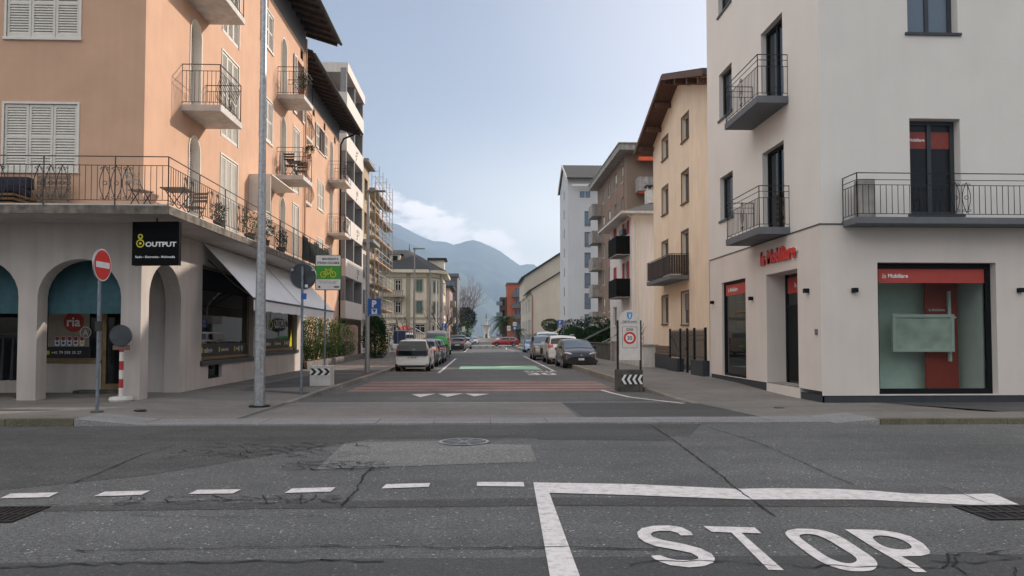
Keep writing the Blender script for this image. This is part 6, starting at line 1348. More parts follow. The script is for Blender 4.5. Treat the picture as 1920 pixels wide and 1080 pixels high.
# round sign seen from the back near the shop
x, y = -4.79, 19.73
t = thing('round_sign', 'large round sign seen from behind with a pale rim, beside the cycle street sign', 'traffic sign', (x, y, .08)); post(t, x, y, .05, 3.5, .034)
MB().lathe([(.33, 0), (.33, .018)], (x, y+.05, 3.24), 36, axis='y').build('sign_back', 'sign_back', t); q = MB(); q.lathe([(.352, -.02), (.355, .03), (.325, .03), (.325, -.02)], (x, y+.05, 3.24), 36, axis='y'); 
q.f = q.f[:-2]; q.m = q.m[:-2]; q.build('rim', 'alloy', t)
MB().box((x-.02, y-.04, 2.62), (x+.12, y-.03, 2.78)).build('small_plate', 'sign_blue', t); mb = MB(); plate(mb, (x+.1, y+.02, 2.98), EX, EZ, .08, .08); mb.build('sticker', 'sign_white', t, norm=False)
for dx in (-.27, .27): MB().box((x+dx-.03, y-.0, 3.38), (x+dx+.03, y+.04, 3.44)).build('bracket', 'alloy', t)
# cycle street sign on its block
x, y = -4.92, 23.0
t = thing('concrete_block', 'white concrete block with a black and white chevron band under the cycle street sign', 'concrete block', (x, y, .13))
zb = zl(x, y); MB().box((x-.37, y-.2, zb), (x+.27, y+.35, zb+.62)).build('block', 'concrete_pale', t, bevel=.015)
def chevrons(t, x0, x1, yf, z0, z1, n, d, m0='sign_black', m1='sign_white'):
    mb = MB(); mb.add([(x0, yf, z0), (x1, yf, z0), (x1, yf, z1), (x0, yf, z1)], [(0, 1, 2, 3)], 0); w = (x1-x0)/n; zm = (z0+z1)/2
    for i in range(n):
        a = x0+w*i; b_ = w*.48
        if d > 0: p = [(a, z0), (a+b_, z0), (a+w*.98, zm), (a+b_, z1), (a, z1), (a+w*.5, zm)]
        else: a = x1-w*i; p = [(a, z0), (a-b_, z0), (a-w*.98, zm), (a-b_, z1), (a, z1), (a-w*.5, zm)]
        mb.flat([(u, yf-.003, z) for u, z in p], 1)
    mb.build('chevron_band', [m0, m1], t, norm=False)
chevrons(t, x-.355, x+.255, y-.204, zb+.33, zb+.54, 3, 1, 'sign_white', 'sign_black')
t = thing('cycle_street_sign', 'tall green and white sign with a yellow bicycle and the words benvenuti e strada ciclabile', 'traffic sign', (x, y, zb+.62)); post(t, x+.03, y+.05, zb+.62, 4.15, .03)
c = Vector((-4.79, y-.0, 3.62)); mb = MB(); slab_plate(mb, c+Vector((0, -.01, 0)), EX, EZ, .8, 1.1, .025, 0, .04); mb.build('panel', 'sign_darkgreen', t)
mb = MB(); f = lambda dx, dz, k=.014: c+Vector((dx, -k, dz))
plate(mb, f(0, 0), EX, EZ, .76, 1.06, 0, .03); plate(mb, f(0, .0, .017), EX, EZ, .76, .42, 1)
text(mb, 'BENVENUTI E', f(.06, .42, .019), EX, EZ, .5, .065, 2, bold=.03); text(mb, 'STRADA CICLABILE', f(0, .30, .019), EX, EZ, .68, .07, 2, bold=.03)
text(mb, 'Supportiamo chi si sposta', f(0, -.27, .019), EX, EZ, .6, .035, 2); text(mb, 'in modo sostenibile', f(0, -.32, .019), EX, EZ, .5, .035, 2)
mb.add([f(-.3, -.48, .019), f(-.24, -.48, .019), f(-.24, -.42, .019), f(-.3, -.42, .019)], [(0, 1, 2, 3)], 3); mb.add([f(.18, -.47, .019), f(.34, -.47, .019), f(.34, -.43, .019), f(.18, -.43, .019)], [(0, 1, 2, 3)], 3)
for dx in (-.15, .15): disc(mb, f(dx, -.06, .019), EX, EZ, .095, 4, r0=.075)
def line(mb, a, b_, w, mi): a, b_ = Vector(a), Vector(b_); d = (b_-a).normalized(); n = Vector((-d.z, 0, d.x))*w/2; mb.add([a+n, b_+n, b_-n, a-n], [(0, 1, 2, 3)], mi)
for p, q in (((-.15, -.06), (-.07, .08)), ((-.07, .08), (.09, .08)), ((.09, .08), (0, -.06)), ((0, -.06), (-.15, -.06)), ((0, -.06), (-.08, .11)), ((.15, -.06), (.08, .12)), ((-.11, .115), (-.05, .115)), ((.06, .12), (.13, .12))): line(mb, f(*p, .021), f(*q, .021), .018, 4)
mb.build('sign_face', ['sign_white', 'sign_green', 'text_dark', 'sign_black', 'sign_yellow'], t, norm=False)
def psign(x, y, z, w, h, label, polex=None, ptop=None, lower=True):
    t = thing('parking_sign', label, 'traffic sign', (x, y, z-h/2)); c = Vector((x, y, z)); mb = MB(); slab_plate(mb, c, EX, EZ, w, h, .02, 0, .02); mb.build('panel', 'sign_blue', t)
    mb = MB(); text(mb, 'P', c+Vector((-.01*w, -.006, h*.2)), EX, EZ, w*.36, h*.4, bold=.05)
    plate(mb, c+Vector((0, -.006, -h*.23)), EX, EZ, w*.42, h*.30); mb.add([c+Vector((-w*.15, -.009, -h*.12)), c+Vector((w*.15, -.009, -h*.12)), c+Vector((0, -.009, -h*.34))], [(0, 1, 2)], 1)
    plate(mb, c+Vector((0, -.006, -h*.44)), EX, EZ, w*.8, h*.025); mb.build('sign_face', ['sign_white', 'sign_blue'], t, norm=False)
    if polex is not None: post(t, polex, y+.05, .1, ptop, .03)
    return t
psign(-4.57, 31.25, 2.86, .54, .74, 'blue parking sign with a white P fixed to the lamp post above the hedge')
psign(6.65, 63, 2.7, .5, .66, 'blue parking sign on its own pole beside the dark clipped hedge', 6.95, 3.0)
psign(-3.95, 75.5, 2.6, .5, .66, 'farthest blue parking sign, by the bare tree at the villa corner', -3.7, 3.0)
t = thing('pedestrian_sign', 'small blue pedestrian crossing sign near the green shrubs at the street end', 'traffic sign', (-4.2, 125, 0)); post(t, -4.2, 125.05, 0, 3.4, .04)
mb = MB(); c = Vector((-4.2, 125, 3.1)); plate(mb, c, EX, EZ, .6, .6, 0); mb.add([c+Vector((-.22, -.01, -.2)), c+Vector((.22, -.01, -.2)), c+Vector((0, -.01, .2))], [(0, 1, 2)], 1); mb.build('sign_face', ['sign_blue', 'sign_white'], t, norm=False)
for px, py0, py1, Y, m_, lab, cc in ((954, 611, 620, 118, 'sign_white', 'white sign on a pole in front of the palm tree', 'sign_back'), (965, 604, 611, 112, 'sign_white', 'white sign with a red ring above a blue wheelchair sign, right of the palm', 'sign_red'), (869, 612, 622, 128, 'concrete_pale', 'pale board on a pole left of the fountain', 'concrete_pale')):
    a = atY(px, py0, Y); c2 = atY(px, py1, Y); t = thing('street_sign', lab, 'traffic sign', (a.x, Y, 0)); post(t, a.x, Y+.05, 0, a.z, .04)
    mb = MB(); slab_plate(mb, Vector((a.x, Y, (a.z+c2.z)/2)), EX, EZ, .55, a.z-c2.z, .02); mb.build('panel', m_, t)
    mb = MB(); disc(mb, (a.x, Y-.01, (a.z+c2.z)/2), EX, EZ, .17, 0, r0=.12); mb.build('sign_face', cc, t, norm=False)
    if px == 965: mb = MB(); slab_plate(mb, Vector((a.x, Y, c2.z-.35)), EX, EZ, .55, .6, .02); mb.build('panel', 'sign_blue', t); mb = MB(); plate(mb, (a.x, Y-.01, c2.z-.35), EX, EZ, .25, .3); mb.build('sign_face', 'sign_white', t, norm=False)
# town board with the 30 zone
x, y = 4.40, 21.9
t = thing('concrete_block', 'dark weathered concrete block with white chevrons under the town board', 'concrete block', (x, y, 0))
MB().box((x-.39, y-.12, .0), (x+.37, y+.4, .64)).build('block', 'concrete_dark', t, bevel=.02); chevrons(t, x-.28, x+.365, y-.124, .22, .50, 4, -1)
t = thing('zone_board', 'white round-topped town board with a 30 zone sign and a blue crest', 'traffic sign', (x, y, .64))
for s in (-.36, .33): MB().box((x+s-.028, y+.0, .64), (x+s+.028, y+.06, 2.12)).build('post', 'iron_dark', t)
c = Vector((x-.005, y-.02, 0)); P = [(-.315, .93), (.315, .93), (.315, 2.1)]+[(.315*math.cos(math.pi*i/16), 2.1+.33*math.sin(math.pi*i/16)) for i in range(1, 16)]+[(-.315, 2.1)]
MB().prism([(c.x+u, c.y, z) for u, z in P], (0, .03, 0)).build('panel', 'sign_white_dirty', t)
mb = MB(); f = lambda u, z, k=.004: Vector((c.x+u, c.y-k, z))
text(mb, 'Città di Locarno', f(0, 2.09), EX, EZ, .42, .07, 0, bold=.015); mb.add([f(-.3, 2.035), f(.3, 2.035), f(.3, 2.045), f(-.3, 2.045)], [(0, 1, 2, 3)], 1)
mb.flat([f(-.08, 2.36), f(-.08, 2.24), f(-.05, 2.17), f(0, 2.15), f(.05, 2.17), f(.08, 2.24), f(.08, 2.36)], 1); mb.flat([f(-.02, 2.19, .006), f(.02, 2.19, .006), f(.03, 2.25, .006), f(.045, 2.3, .006), f(0, 2.32, .006), f(-.03, 2.28, .006), f(-.01, 2.25, .006)], 2)
plate(mb, f(0, 1.61), EX, EZ, .45, .64, 0, .02); plate(mb, f(0, 1.61, .006), EX, EZ, .43, .62, 3, .02)
text(mb, 'ZONA', f(0, 1.845, .008), EX, EZ, .22, .075, 0, bold=.03); disc(mb, f(0, 1.59, .008), EX, EZ, .185, 4, 40, r0=.125); disc(mb, f(0, 1.59, .008), EX, EZ, .125, 2, 36); text(mb, '30', f(0, 1.59, .011), EX, EZ, .145, .12, 0, bold=.02)
mb.build('sign_face', ['text_dark', 'sign_lightblue', 'sign_white', 'sign_white_dirty', 'sign_red'], t, norm=False)
# ================================================================ plants
rt = random.Random(11)
def leaves(mb, c, rad, n, L, W, up=.3, shell=.55, mi=(0, 1), rng=rt, droop=0, gap=0, flat_top=False):
    """leaf-sized faces through an uneven crown"""
    c = Vector(c); lumps = [(Vector((rng.uniform(-1, 1), rng.uniform(-1, 1), rng.uniform(-1, 1))).normalized(), rng.uniform(.7, 1.15)) for _ in range(14)]
    vs, fs, ms = [], [], []
    while len(fs) < n:
        d = Vector((rng.gauss(0, 1), rng.gauss(0, 1), rng.gauss(0, 1)))
        if d.length < .01: continue
        d.normalize(); lum = 1
        b_ = max(lumps, key=lambda q: q[0].dot(d)); lum = b_[1]*(1-gap*max(0, .75-b_[0].dot(d)))
        r = (shell+(1-shell)*rng.random()**.5)*lum; p = c+Vector((d.x*rad[0]*r, d.y*rad[1]*r, d.z*rad[2]*r))
        a = Vector((rng.gauss(0, .6), rng.gauss(0, .6), rng.gauss(up, .5)-droop))+d*.7; a.normalize(); s = a.cross(Vector((rng.gauss(0, 1), rng.gauss(0, 1), rng.gauss(0, 1)))).normalized(); l = L*rng.uniform(.6, 1.3); w = W*rng.uniform(.7, 1.2)
        i = len(vs); vs += [p, p+a*l*.45+s*w/2, p+a*l, p+a*l*.45-s*w/2]; fs.append((i, i+1, i+2, i+3)); ms.append(rng.choice(mi))
    b0 = len(mb.v); mb.v += vs; mb.f += [[b0+i for i in f_] for f_ in fs]; mb.m += ms
def shrub(name, label, cat, x, y, z0, rad, h, n, L, W, mats=('leaf', 'leaf_dark'), up=.4, group=None, stems=5, fill=True):
    t = thing(name, label, cat, (x, y, z0), group=group); mb = MB(); leaves(mb, (x, y, z0+h*.52), (rad[0], rad[1], h*.5), n, L, W, up, .35, (0, 0, 1), gap=.3); mb.build('foliage', list(mats), t, norm=False)
    mb = MB()
    for k in range(stems):
        a = rt.uniform(0, 6.28); mb.tube([(x+.1*math.cos(a), y+.1*math.sin(a), z0), (x+rad[0]*.4*math.cos(a), y+rad[1]*.4*math.sin(a), z0+h*.5), (x+rad[0]*.6*math.cos(a), y+rad[1]*.6*math.sin(a), z0+h*.8)], .025, 4, r2=.01)
    mb.build('stem', 'bark', t); return t
gO = 'oleanders in the garden beside the peach building'
for i, (x, y, h, r, lb) in enumerate(((-8.9, 34.9, 2.3, .75, 'leafy oleander closest to the shop window'), (-8.75, 36.8, 2.5, .85, 'second oleander from the shop, behind the sign pole'), (-8.8, 39.2, 2.45, .9, 'tallest oleander in the middle of the garden bed'), (-8.7, 41.8, 2.3, .9, 'dense oleander before the loose one near the pink garden wall'), (-8.5, 44.6, 2.2, .95, 'loose spreading oleander by the pink garden wall'))):
    shrub('oleander', lb, 'shrub', x, y, .4, (r, r, 0), h, 1500, .17, .03, ('leaf_light', 'leaf'), .9, gO, 8)
gS = 'low green shrubs along the garden wall'
for x, y, r, lb in ((-8.55, 35.6, .42, 'small low shrub at the shop corner, nearest of the row'), (-8.6, 38.0, .6, 'second low rounded shrub behind the stone edging'), (-8.65, 40.6, .62, 'third low rounded shrub behind the stone edging'), (-8.7, 43.6, .65, 'fourth low rounded shrub behind the stone edging'), (-8.6, 46.8, .6, 'farthest low green shrub before the pink garden wall')):
    shrub('low_shrub', lb, 'shrub', x, y, .35, (r, r*1.3, 0), .95, 700, .1, .045, ('leaf', 'leaf_dark'), .5, gS, 3)
struct(MB().box((-9.28, 34.1, -.1), (-8.3, 52, .36)).build('garden_bed', 'soil'))
mb = MB(); y = 34.3
while y < 53: L_ = rt.uniform(.5, .9); mb.hexa([(-8.3+.004*y, y, .1), (-8.05+.0, y, .1), (-8.05, y+L_-.02, .1), (-8.3+.004*y, y+L_-.02, .1), (-8.3, y, .46+rt.uniform(-.015, .015)), (-8.07, y, .46), (-8.07, y+L_-.02, .46), (-8.3, y+L_-.02, .46)]); y += L_
tag(mb.build('garden_wall', 'stone_low', bevel=.015), 'low rough stone edging along the garden bed beside the pavement', 'low wall')
mb = MB(); mb.prism([(-10.4, 49.4, -.1), (-8.35, 49.4, -.1), (-8.35, 49.4, 2.25), (-8.6, 49.4, 2.4), (-9.4, 49.4, 2.3), (-10.4, 49.4, 2.15)], (0, .25, 0)); tag(mb.build('garden_wall', 'pink_wall'), 'rough pink rendered wall between the oleanders and the dark hedge', 'wall')
t = thing('tall_hedge', 'tall dark evergreen hedge behind the lamp post with the parking sign', 'hedge', (-7.5, 51.5, .1)); mb = MB(); leaves(mb, (-7.5, 51.6, 1.75), (.95, 1.7, 1.7), 6500, .15, .06, .2, .5, (0, 0, 1)); mb.build('foliage', ['leaf_dark', 'leaf'], t, norm=False); MB().tube([(-7.5, 51.6, .1), (-7.5, 51.6, 2.2)], .08, 6).build('trunk', 'bark', t)
t = thing('hedge', 'large dark rounded hedge behind the parked cars by the brown apartment block', 'hedge', (9.2, 64, .1)); mb = MB()
for cx, cy, rx, h in ((7.9, 64.5, 1.5, 2.9), (9.6, 62.5, 1.9, 3.3), (11.2, 63.5, 1.4, 2.6)): leaves(mb, (cx, cy, h*.5), (rx, 1.6, h*.52), 3600, .16, .08, .2, .72, (0, 0, 0, 1))
mb.build('foliage', ['leaf_dark', 'leaf'], t, norm=False); mb = MB()
for cx in (7.9, 9.6, 11.2): mb.lathe([(.1, .1), (1.15, .5), (1.3, 1.6), (.6, 2.3), (.1, 2.5)], (cx, 63.6, 0), 12)
mb.build('twigs', 'leaf_dark', t)
t = thing('clipped_bush', 'round clipped dark bush standing above the white van', 'bush', (8.4, 92, .1)); mb = MB(); leaves(mb, (8.4, 92, 3.0), (.98, .98, .78), 2600, .12, .08, .1, .8, (0, 0, 1)); mb.build('foliage', ['leaf_dark', 'leaf'], t, norm=False); MB().tube([(8.4, 92, .1), (8.4, 92, 2.6)], .09, 7).build('trunk', 'bark', t)
t = thing('bare_shrub', 'brown twiggy shrub against the pink house', 'shrub', (9.6, 47.5, .1)); mb = MB(); leaves(mb, (9.6, 47.5, 1.6), (1.0, .8, .9), 700, .12, .06, .3, .3, (0, 1), gap=.5); mb.build('foliage', ['bark', 'wood_brown'], t, norm=False); mb = MB()
for k in range(14): a = rt.uniform(0, 6.28); mb.tube([(9.6, 47.5, .1), (9.6+.4*math.cos(a), 47.5+.4*math.sin(a), 1.2), (9.6+1.0*math.cos(a), 47.5+.8*math.sin(a), 2.2+rt.uniform(0, .5))], .03, 4, r2=.008)
mb.build('branch', 'bark', t)
def branchy(mb, p, d, L, r, depth, rng, spread=.55, gnarl=.12, up=.1, taper=.68):
    if depth == 0 or r < .004: return
    pts = [p]; q = p; dd = d.normalized()
    for k in range(3): dd = (dd+Vector((rng.gauss(0, gnarl), rng.gauss(0, gnarl), rng.gauss(up*.4, gnarl)))).normalized(); q = q+dd*L/3; pts.append(q)
    mb.tube(pts, r, 5 if r > .03 else 3, r2=r*taper, caps=False)
    for k in range(rng.choice((2, 3, 3))):
        e = (dd+Vector((rng.gauss(0, spread), rng.gauss(0, spread), rng.gauss(up, spread*.7)))).normalized(); branchy(mb, pts[rng.choice((2, 3, 3))], e, L*rng.uniform(.6, .85), r*taper*.8, depth-1, rng, spread, gnarl, up, taper)
def bare_tree(name, label, x, y, h, r, depth, mats='bark', up=.15, spread=.55, seed=1, n=5, crown=None):
    t = thing(name, label, 'tree', (x, y, .1)); rng = random.Random(seed); mb = MB(); mb.tube([(x, y, .1), (x+.05, y, h*.2), (x, y, h*.38)], r, 8, r2=r*.75); mb.build('trunk', 'bark', t, smooth=True)
    mb = MB()
    for k in range(n): a = 6.28*k/n+rng.uniform(-.3, .3); branchy(mb, Vector((x, y, h*.37)), Vector((math.cos(a)*.7, math.sin(a)*.7, .8)), h*.3, r*.5, depth, rng, spread, .14, up)
    if crown: leaves(mb, *crown, mi=(1,))
    mb.build('crown', [mats, 'twig_pale'], t, norm=False); return t
bare_tree('bare_tree', 'low spreading bare tree in front of the villa by the red parasol', -9.9, 92, 4.4, .16, 5, up=.0, spread=.6, seed=4)
bare_tree('bare_tree', 'dark bare tree at the corner of the villa beside the far parking sign', -4.9, 92, 5.6, .16, 6, up=.2, spread=.45, seed=9); bare_tree('bare_tree', 'thin bare street tree just beyond the corner tree of the villa', -3.9, 101, 5.0, .13, 6, up=.2, spread=.45, seed=12)
t = bare_tree('tall_tree', 'tall pinkish bare tree rising behind the dark round tree near the lake', -4.9, 186, 12.8, .35, 6, mats='twig_pale', up=.25, spread=.4, seed=21, n=6, crown=((-4.9, 186, 9.3), (3.1, 3.1, 3.6), 2600, .3, .1))
def leafy(name, label, x, y, z, rad, n, L, W, mats, trunk=.2):
    t = thing(name, label, 'tree', (x, y, .1)); mb = MB(); leaves(mb, (x, y, z), rad, n, L, W, .2, .45, (0, 0, 1), gap=.4); mb.build('crown', list(mats), t, norm=False); MB().tube([(x, y, .1), (x, y, z)], trunk, 7, r2=trunk*.6).build('trunk', 'bark', t); return t
leafy('round_tree', 'dark grey-green round tree left of the fountain', -3.6, 172, 6.0, (2.3, 2.3, 2.6), 4200, .32, .2, ('leaf_grey', 'leaf_dark'))
leafy('green_shrub_tree', 'bright green bushy shrub behind the pale sign left of the fountain', -4.2, 136, 2.2, (2.3, 1.6, 1.9), 2600, .26, .12, ('leaf_light', 'leaf'))
def palm(x, y, h, fr, n, label, seed):
    t = thing('palm_tree', label, 'tree', (x, y, .1)); rng = random.Random(seed); MB().tube([(x, y, .1), (x+.05, y, h*.5), (x, y, h)], .42, 9, r2=.34).build('trunk', 'bark', t, smooth=True); mb = MB()
    for k in range(n):
        a = rng.uniform(0, 6.28); el = rng.uniform(-.35, 1.25); P = []; L_ = fr*rng.uniform(.8, 1.1)
        for i in range(9): u = i/8; P.append(Vector((x+math.cos(a)*L_*u*math.cos(el*(1-u*.4)), y+math.sin(a)*L_*u*math.cos(el*(1-u*.4)), h+L_*(math.sin(el)*u-.62*u*u))))
        mb.tube(P, .035, 4, r2=.01, caps=False)
        for i in range(1, 9):
            for m_ in range(3):
                p = P[i-1].lerp(P[i], m_/3); d = (P[i]-P[i-1]).normalized(); s = d.cross(EZ).normalized(); w = .42*fr/2.8*math.sin(math.pi*(.12+.8*(i+m_/3)/9))
                for sg in (1, -1): e = (s*sg*.85+d*.55-EZ*.35).normalized()*w; mb.add([p-d*.035, p+e, p+d*.035], [(0, 1, 2)], 1 if rng.random() < .35 else 0)
    mb.build('crown', ['leaf_palm', 'leaf_light'], t, norm=False)
palm(4.6, 158, 4.8, 3.6, 110, 'broad palm tree in front of the orange block', 3); palm(7.6, 156, 2.6, 2.1, 36, 'smaller palm tree beside the cream building', 8)
# ================================================================ fountain and masts
t = thing('fountain', 'stone fountain with a wide basin and a statue at the street end', 'fountain', (.95, 190, 0)); cx = .95
MB().lathe([(3.3, .12), (3.3, 1.15), (3.0, 1.15), (3.0, .8), (.9, .8)], (cx, 190, 0), 28).build('basin', 'concrete_pale', t); MB().lathe([(1.0, .8), (.8, 1.4), (.62, 1.8), (.72, 3.0), (.85, 4.0), (1.45, 4.25), (1.55, 4.5), (1.3, 4.5), (.3, 4.4)], (cx, 190, 0), 20).build('column', 'concrete_pale', t, smooth=True)
MB().lathe([(.38, 4.4), (.30, 4.9), (.32, 5.5), (.52, 5.8), (.5, 6.0), (.2, 6.05)], (cx, 190, 0), 16).build('upper_column', 'concrete_pale', t, smooth=True); MB().lathe([(.2, 6.0), (.24, 6.4), (.18, 6.8), (.22, 7.0), (.1, 7.15), (.14, 7.3), (.05, 7.5)], (cx, 190, 0), 12).build('statue', 'stone', t, smooth=True)
MB().lathe([(.35, .8), (.42, 1.2), (.22, 1.6), (.3, 1.9), (.12, 2.2)], (cx, 188.2, 0), 12).build('figure', 'concrete_dark', t, smooth=True)
tag(MB().box((-3.2, 200, .1), (6.8, 200.5, 1.5)).build('quay_wall', 'stone'), 'grey stone wall running behind the fountain', 'wall')
rb = random.Random(6); gB = 'sailing boats moored behind the fountain'
for k in range(9):
    x = -5.0+k*1.5+rb.uniform(-.3, .3); y = 246+rb.uniform(-3, 6); t = thing('sailing_boat', 'small moored white sailing boat with a bare mast beyond the fountain', 'boat', (x, y, -1.4), group=gB)
    MB().hexa([(x-.35, y-2.5, -1.7), (x+.35, y-2.5, -1.7), (x+.35, y+2.5, -1.7), (x-.35, y+2.5, -1.7), (x-.7, y-3, -.6), (x+.7, y-3, -.6), (x+.6, y+3, -.6), (x-.6, y+3, -.6)]).box((x-.4, y-1, -.6), (x+.4, y+1.2, -.1)).build('hull', 'sign_white', t, bevel=.08)
    MB().tube([(x, y, -.6), (x, y, 5.0+rb.uniform(-1, 1.3))], .05, 5).build('mast', 'alloy', t); MB().tube([(x, y-1.8, .5), (x, y, .55)], .14, 5).build('furled_sail', 'sign_blue', t)
# ================================================================ building site, parasol, flagpole
t = thing('site_fence', 'site fence with a dark blue tarpaulin and a yellow poster beyond the tall hedge', 'fence', (-7, 60, 0))
for k, (xa, ya_, xb, yb2) in enumerate(((-7.9, 57.5, -6.6, 57.5), (-6.6, 57.5, -6.3, 60.5), (-6.3, 60.5, -6.1, 63.8), (-8.1, 66.5, -5.9, 66.5))):
    mb = MB(); mb.tube([(xa, ya_, .1), (xa, ya_, 2.1), (xb, yb2, 2.1), (xb, yb2, .1)], .025, 5)
    for i in range(1, 12): u = i/12; mb.tube([(lerp(xa, xb, u), lerp(ya_, yb2, u), .25), (lerp(xa, xb, u), lerp(ya_, yb2, u), 2.1)], .006, 3)
    mb.tube([(xa, ya_, .25), (xb, yb2, .25)], .02, 4); mb.build('fence_panel', 'scaf_steel', t); MB().box((xa-.12, ya_-.25, .1), (xa+.12, ya_+.25, .24)).build('foot', 'concrete', t)
MB().box((-8.0, 66.4, .95), (-6.9, 66.44, 2.1)).build('tarpaulin', 'net_blue', t); MB().box((-8.0, 57.4, .5), (-7.55, 57.44, 1.7)).build('poster', 'poster_yellow', t); MB().box((-8.0, 57.39, 1.7), (-7.55, 57.44, 2.6)).build('poster', 'leaf_grey', t)
mb = MB(); 
for k in range(8): mb.tube([(-6.9+.12*k, 70+.8*k, .5), (-6.9+.12*k, 70+.8*k, 2.6-.1*k)], .04, 4)
mb.tube([(-6.9, 70, 2.7), (-6.0, 75.6, 1.9)], .05, 4); mb.tube([(-6.9, 70, 1.4), (-6.0, 75.6, 1.3)], .05, 4); tag(mb.build('metal_railing', 'scaf_steel'), 'sloping grey metal railing in front of the villa', 'railing')
t = thing('parasol', 'faded red and white parasol in front of the villa ground floor', 'parasol', (-10.1, 97, 0)); MB().tube([(-10.1, 97, 0), (-10.1, 97, 3.0)], .04, 6).build('pole', 'steel_pole', t); MB().lathe([(1.05, 2.45), (1.0, 2.55), (.5, 2.95), (.02, 3.12)], (-10.1, 97, 0), 12).build('canopy', 'umbrella_red', t)
tag(MB().lathe([(.07, 0), (.045, 8.2)], (-5.55, 88, 0), 8).build('flagpole', 'sign_white'), 'plain white flagpole in front of the chamfered villa corner', 'flagpole')
tag(MB().tube([(-5.9, 46.5, .1), (-5.9, 46.5, 1.9)], .03, 6).box((-6.1, 46.4, .1), (-5.7, 46.6, .22)).build('site_post', 'scaf_steel'), 'thin grey temporary post with a small foot beside the tall hedge', 'post')
# ================================================================ walls, gate and cabinet on the right pavement
zp = .22
mb = MB(); mb.box((7.95, 26.4, 0), (8.25, 27.9, .75)); mb.box((7.95, 29.9, 0), (8.25, 31.6, .72)); tag(mb.build('plinth_wall', 'plinth', bevel=.01), 'dark plinth wall carrying the iron fence beside the office building', 'low wall')
t = thing('iron_gate', 'black iron gate and fence with pointed bars between the office and the yellow house', 'gate', (8.1, 29, .2)); mb = MB()
for k in range(44):
    y = 26.45+k*.118; z0 = .76 if not 27.9 < y < 29.9 else .3; mb.tube([(8.1, y, z0), (8.1, y, 1.82)], .015, 4); mb.tube([(8.1, y, 1.82), (8.1, y, 1.93)], .016, 4, r2=.002)
for z in (1.68, 1.5, .86): mb.tube([(8.1, 26.45, z), (8.1, 31.6, z)], .016, 4)
mb.build('bars', 'iron_dark', t); mb = MB()
for y in (26.5, 27.9, 28.9, 29.9, 31.55): MB().box((8.06, y-.04, .2), (8.14, y+.04, 1.96)).build('gate_post', 'iron_dark', t)
MB().tube([(8.09, 29.9, .9), (8.09, 31.5, 1.75)], .018, 4).build('brace', 'iron_dark', t); MB().box((8.02, 28.82, 1.1), (8.06, 28.98, 1.2)).build('handle', 'iron', t)
t = thing('lattice_fence', 'pale lattice panel over a dark slatted base, left of the iron gate', 'fence', (8.1, 33, .2)); MB().box((8.05, 31.65, .2), (8.12, 34.2, .85)).build('base_panel', 'plinth', t); mb = MB()
for k in range(22): y = 31.7+k*.115; mb.box((8.07, y, .86), (8.1, y+.03, 1.22))
for z in (.86, .96, 1.06, 1.16): mb.box((8.05, 31.65, z), (8.07, 34.2, z+.03))
mb.build('lattice', 'wood_worn', t)
t = thing('utility_cabinet', 'pale concrete utility cabinet with a stone cap beside the town board', 'utility cabinet', (7.8, 34.8, .2)); MB().box((7.55, 34.3, .12), (8.2, 36.3, 1.18)).build('cabinet', 'concrete_pale', t, bevel=.01); MB().box((7.5, 34.24, 1.18), (8.26, 36.36, 1.25)).build('cap', 'concrete', t); MB().box((7.543, 35.1, .35), (7.549, 36.1, 1.1)).build('door', 'concrete_pale', t)
tag(MB().box((7.6, 36.4, .1), (7.85, 41.6, .55)).build('garden_wall', 'concrete_pale', bevel=.01), 'low pale wall behind the town board', 'low wall')
gp = 'square concrete gate pillars by the dark wall'
for y, lb in ((41.8, 'pale square gate pillar, the nearer of the two beyond the low pale wall'), (43.2, 'pale square gate pillar at the end of the dark wall')): tag(MB().box((7.55, y-.2, .1), (7.95, y+.2, 1.28)).box((7.5, y-.25, 1.28), (8.0, y+.25, 1.35)).build('gate_pillar', 'concrete', bevel=.01), lb, 'pillar', gp)
tag(MB().box((7.65, 43.45, .1), (7.9, 62, 1.15)).box((7.6, 43.45, 1.15), (7.95, 62, 1.22)).build('garden_wall', 'concrete_dark', bevel=.01), 'dark weathered garden wall beside the parked cars', 'wall')
t = thing('entrance_stairs', 'concrete entrance stairs with a handrail in front of the pink house', 'stairs', (9, 48.6, 0))
mb = MB()
for k in range(7): mb.box((8.0+.28*k, 49.3, .1), (10.45, 50.6, .28+.17*k))
mb.build('steps', 'concrete', t); mb = MB(); mb.tube([(8.0, 49.3, 1.2), (10.2, 49.3, 2.3), (10.45, 49.3, 2.3)], .03, 5)
for k in range(5): mb.tube([(8.1+.55*k, 49.3, .3+.3*k), (8.1+.55*k, 49.3, 1.22+.27*k)], .018, 4)
mb.build('handrail', 'alloy', t)
t = thing('entrance_stairs', 'entrance stairs with metal rails by the dark hedge', 'stairs', (10, 60.8, 0)); mb = MB()
for k in range(7): mb.box((8.6+.3*k, 61.0, .1), (11, 62.2, .28+.16*k))
mb.build('steps', 'concrete', t); mb = MB()
for y in (60.95, 62.2): mb.tube([(8.0, y, 1.1), (11, y, 2.6)], .03, 5)
mb.build('handrail', 'alloy', t)
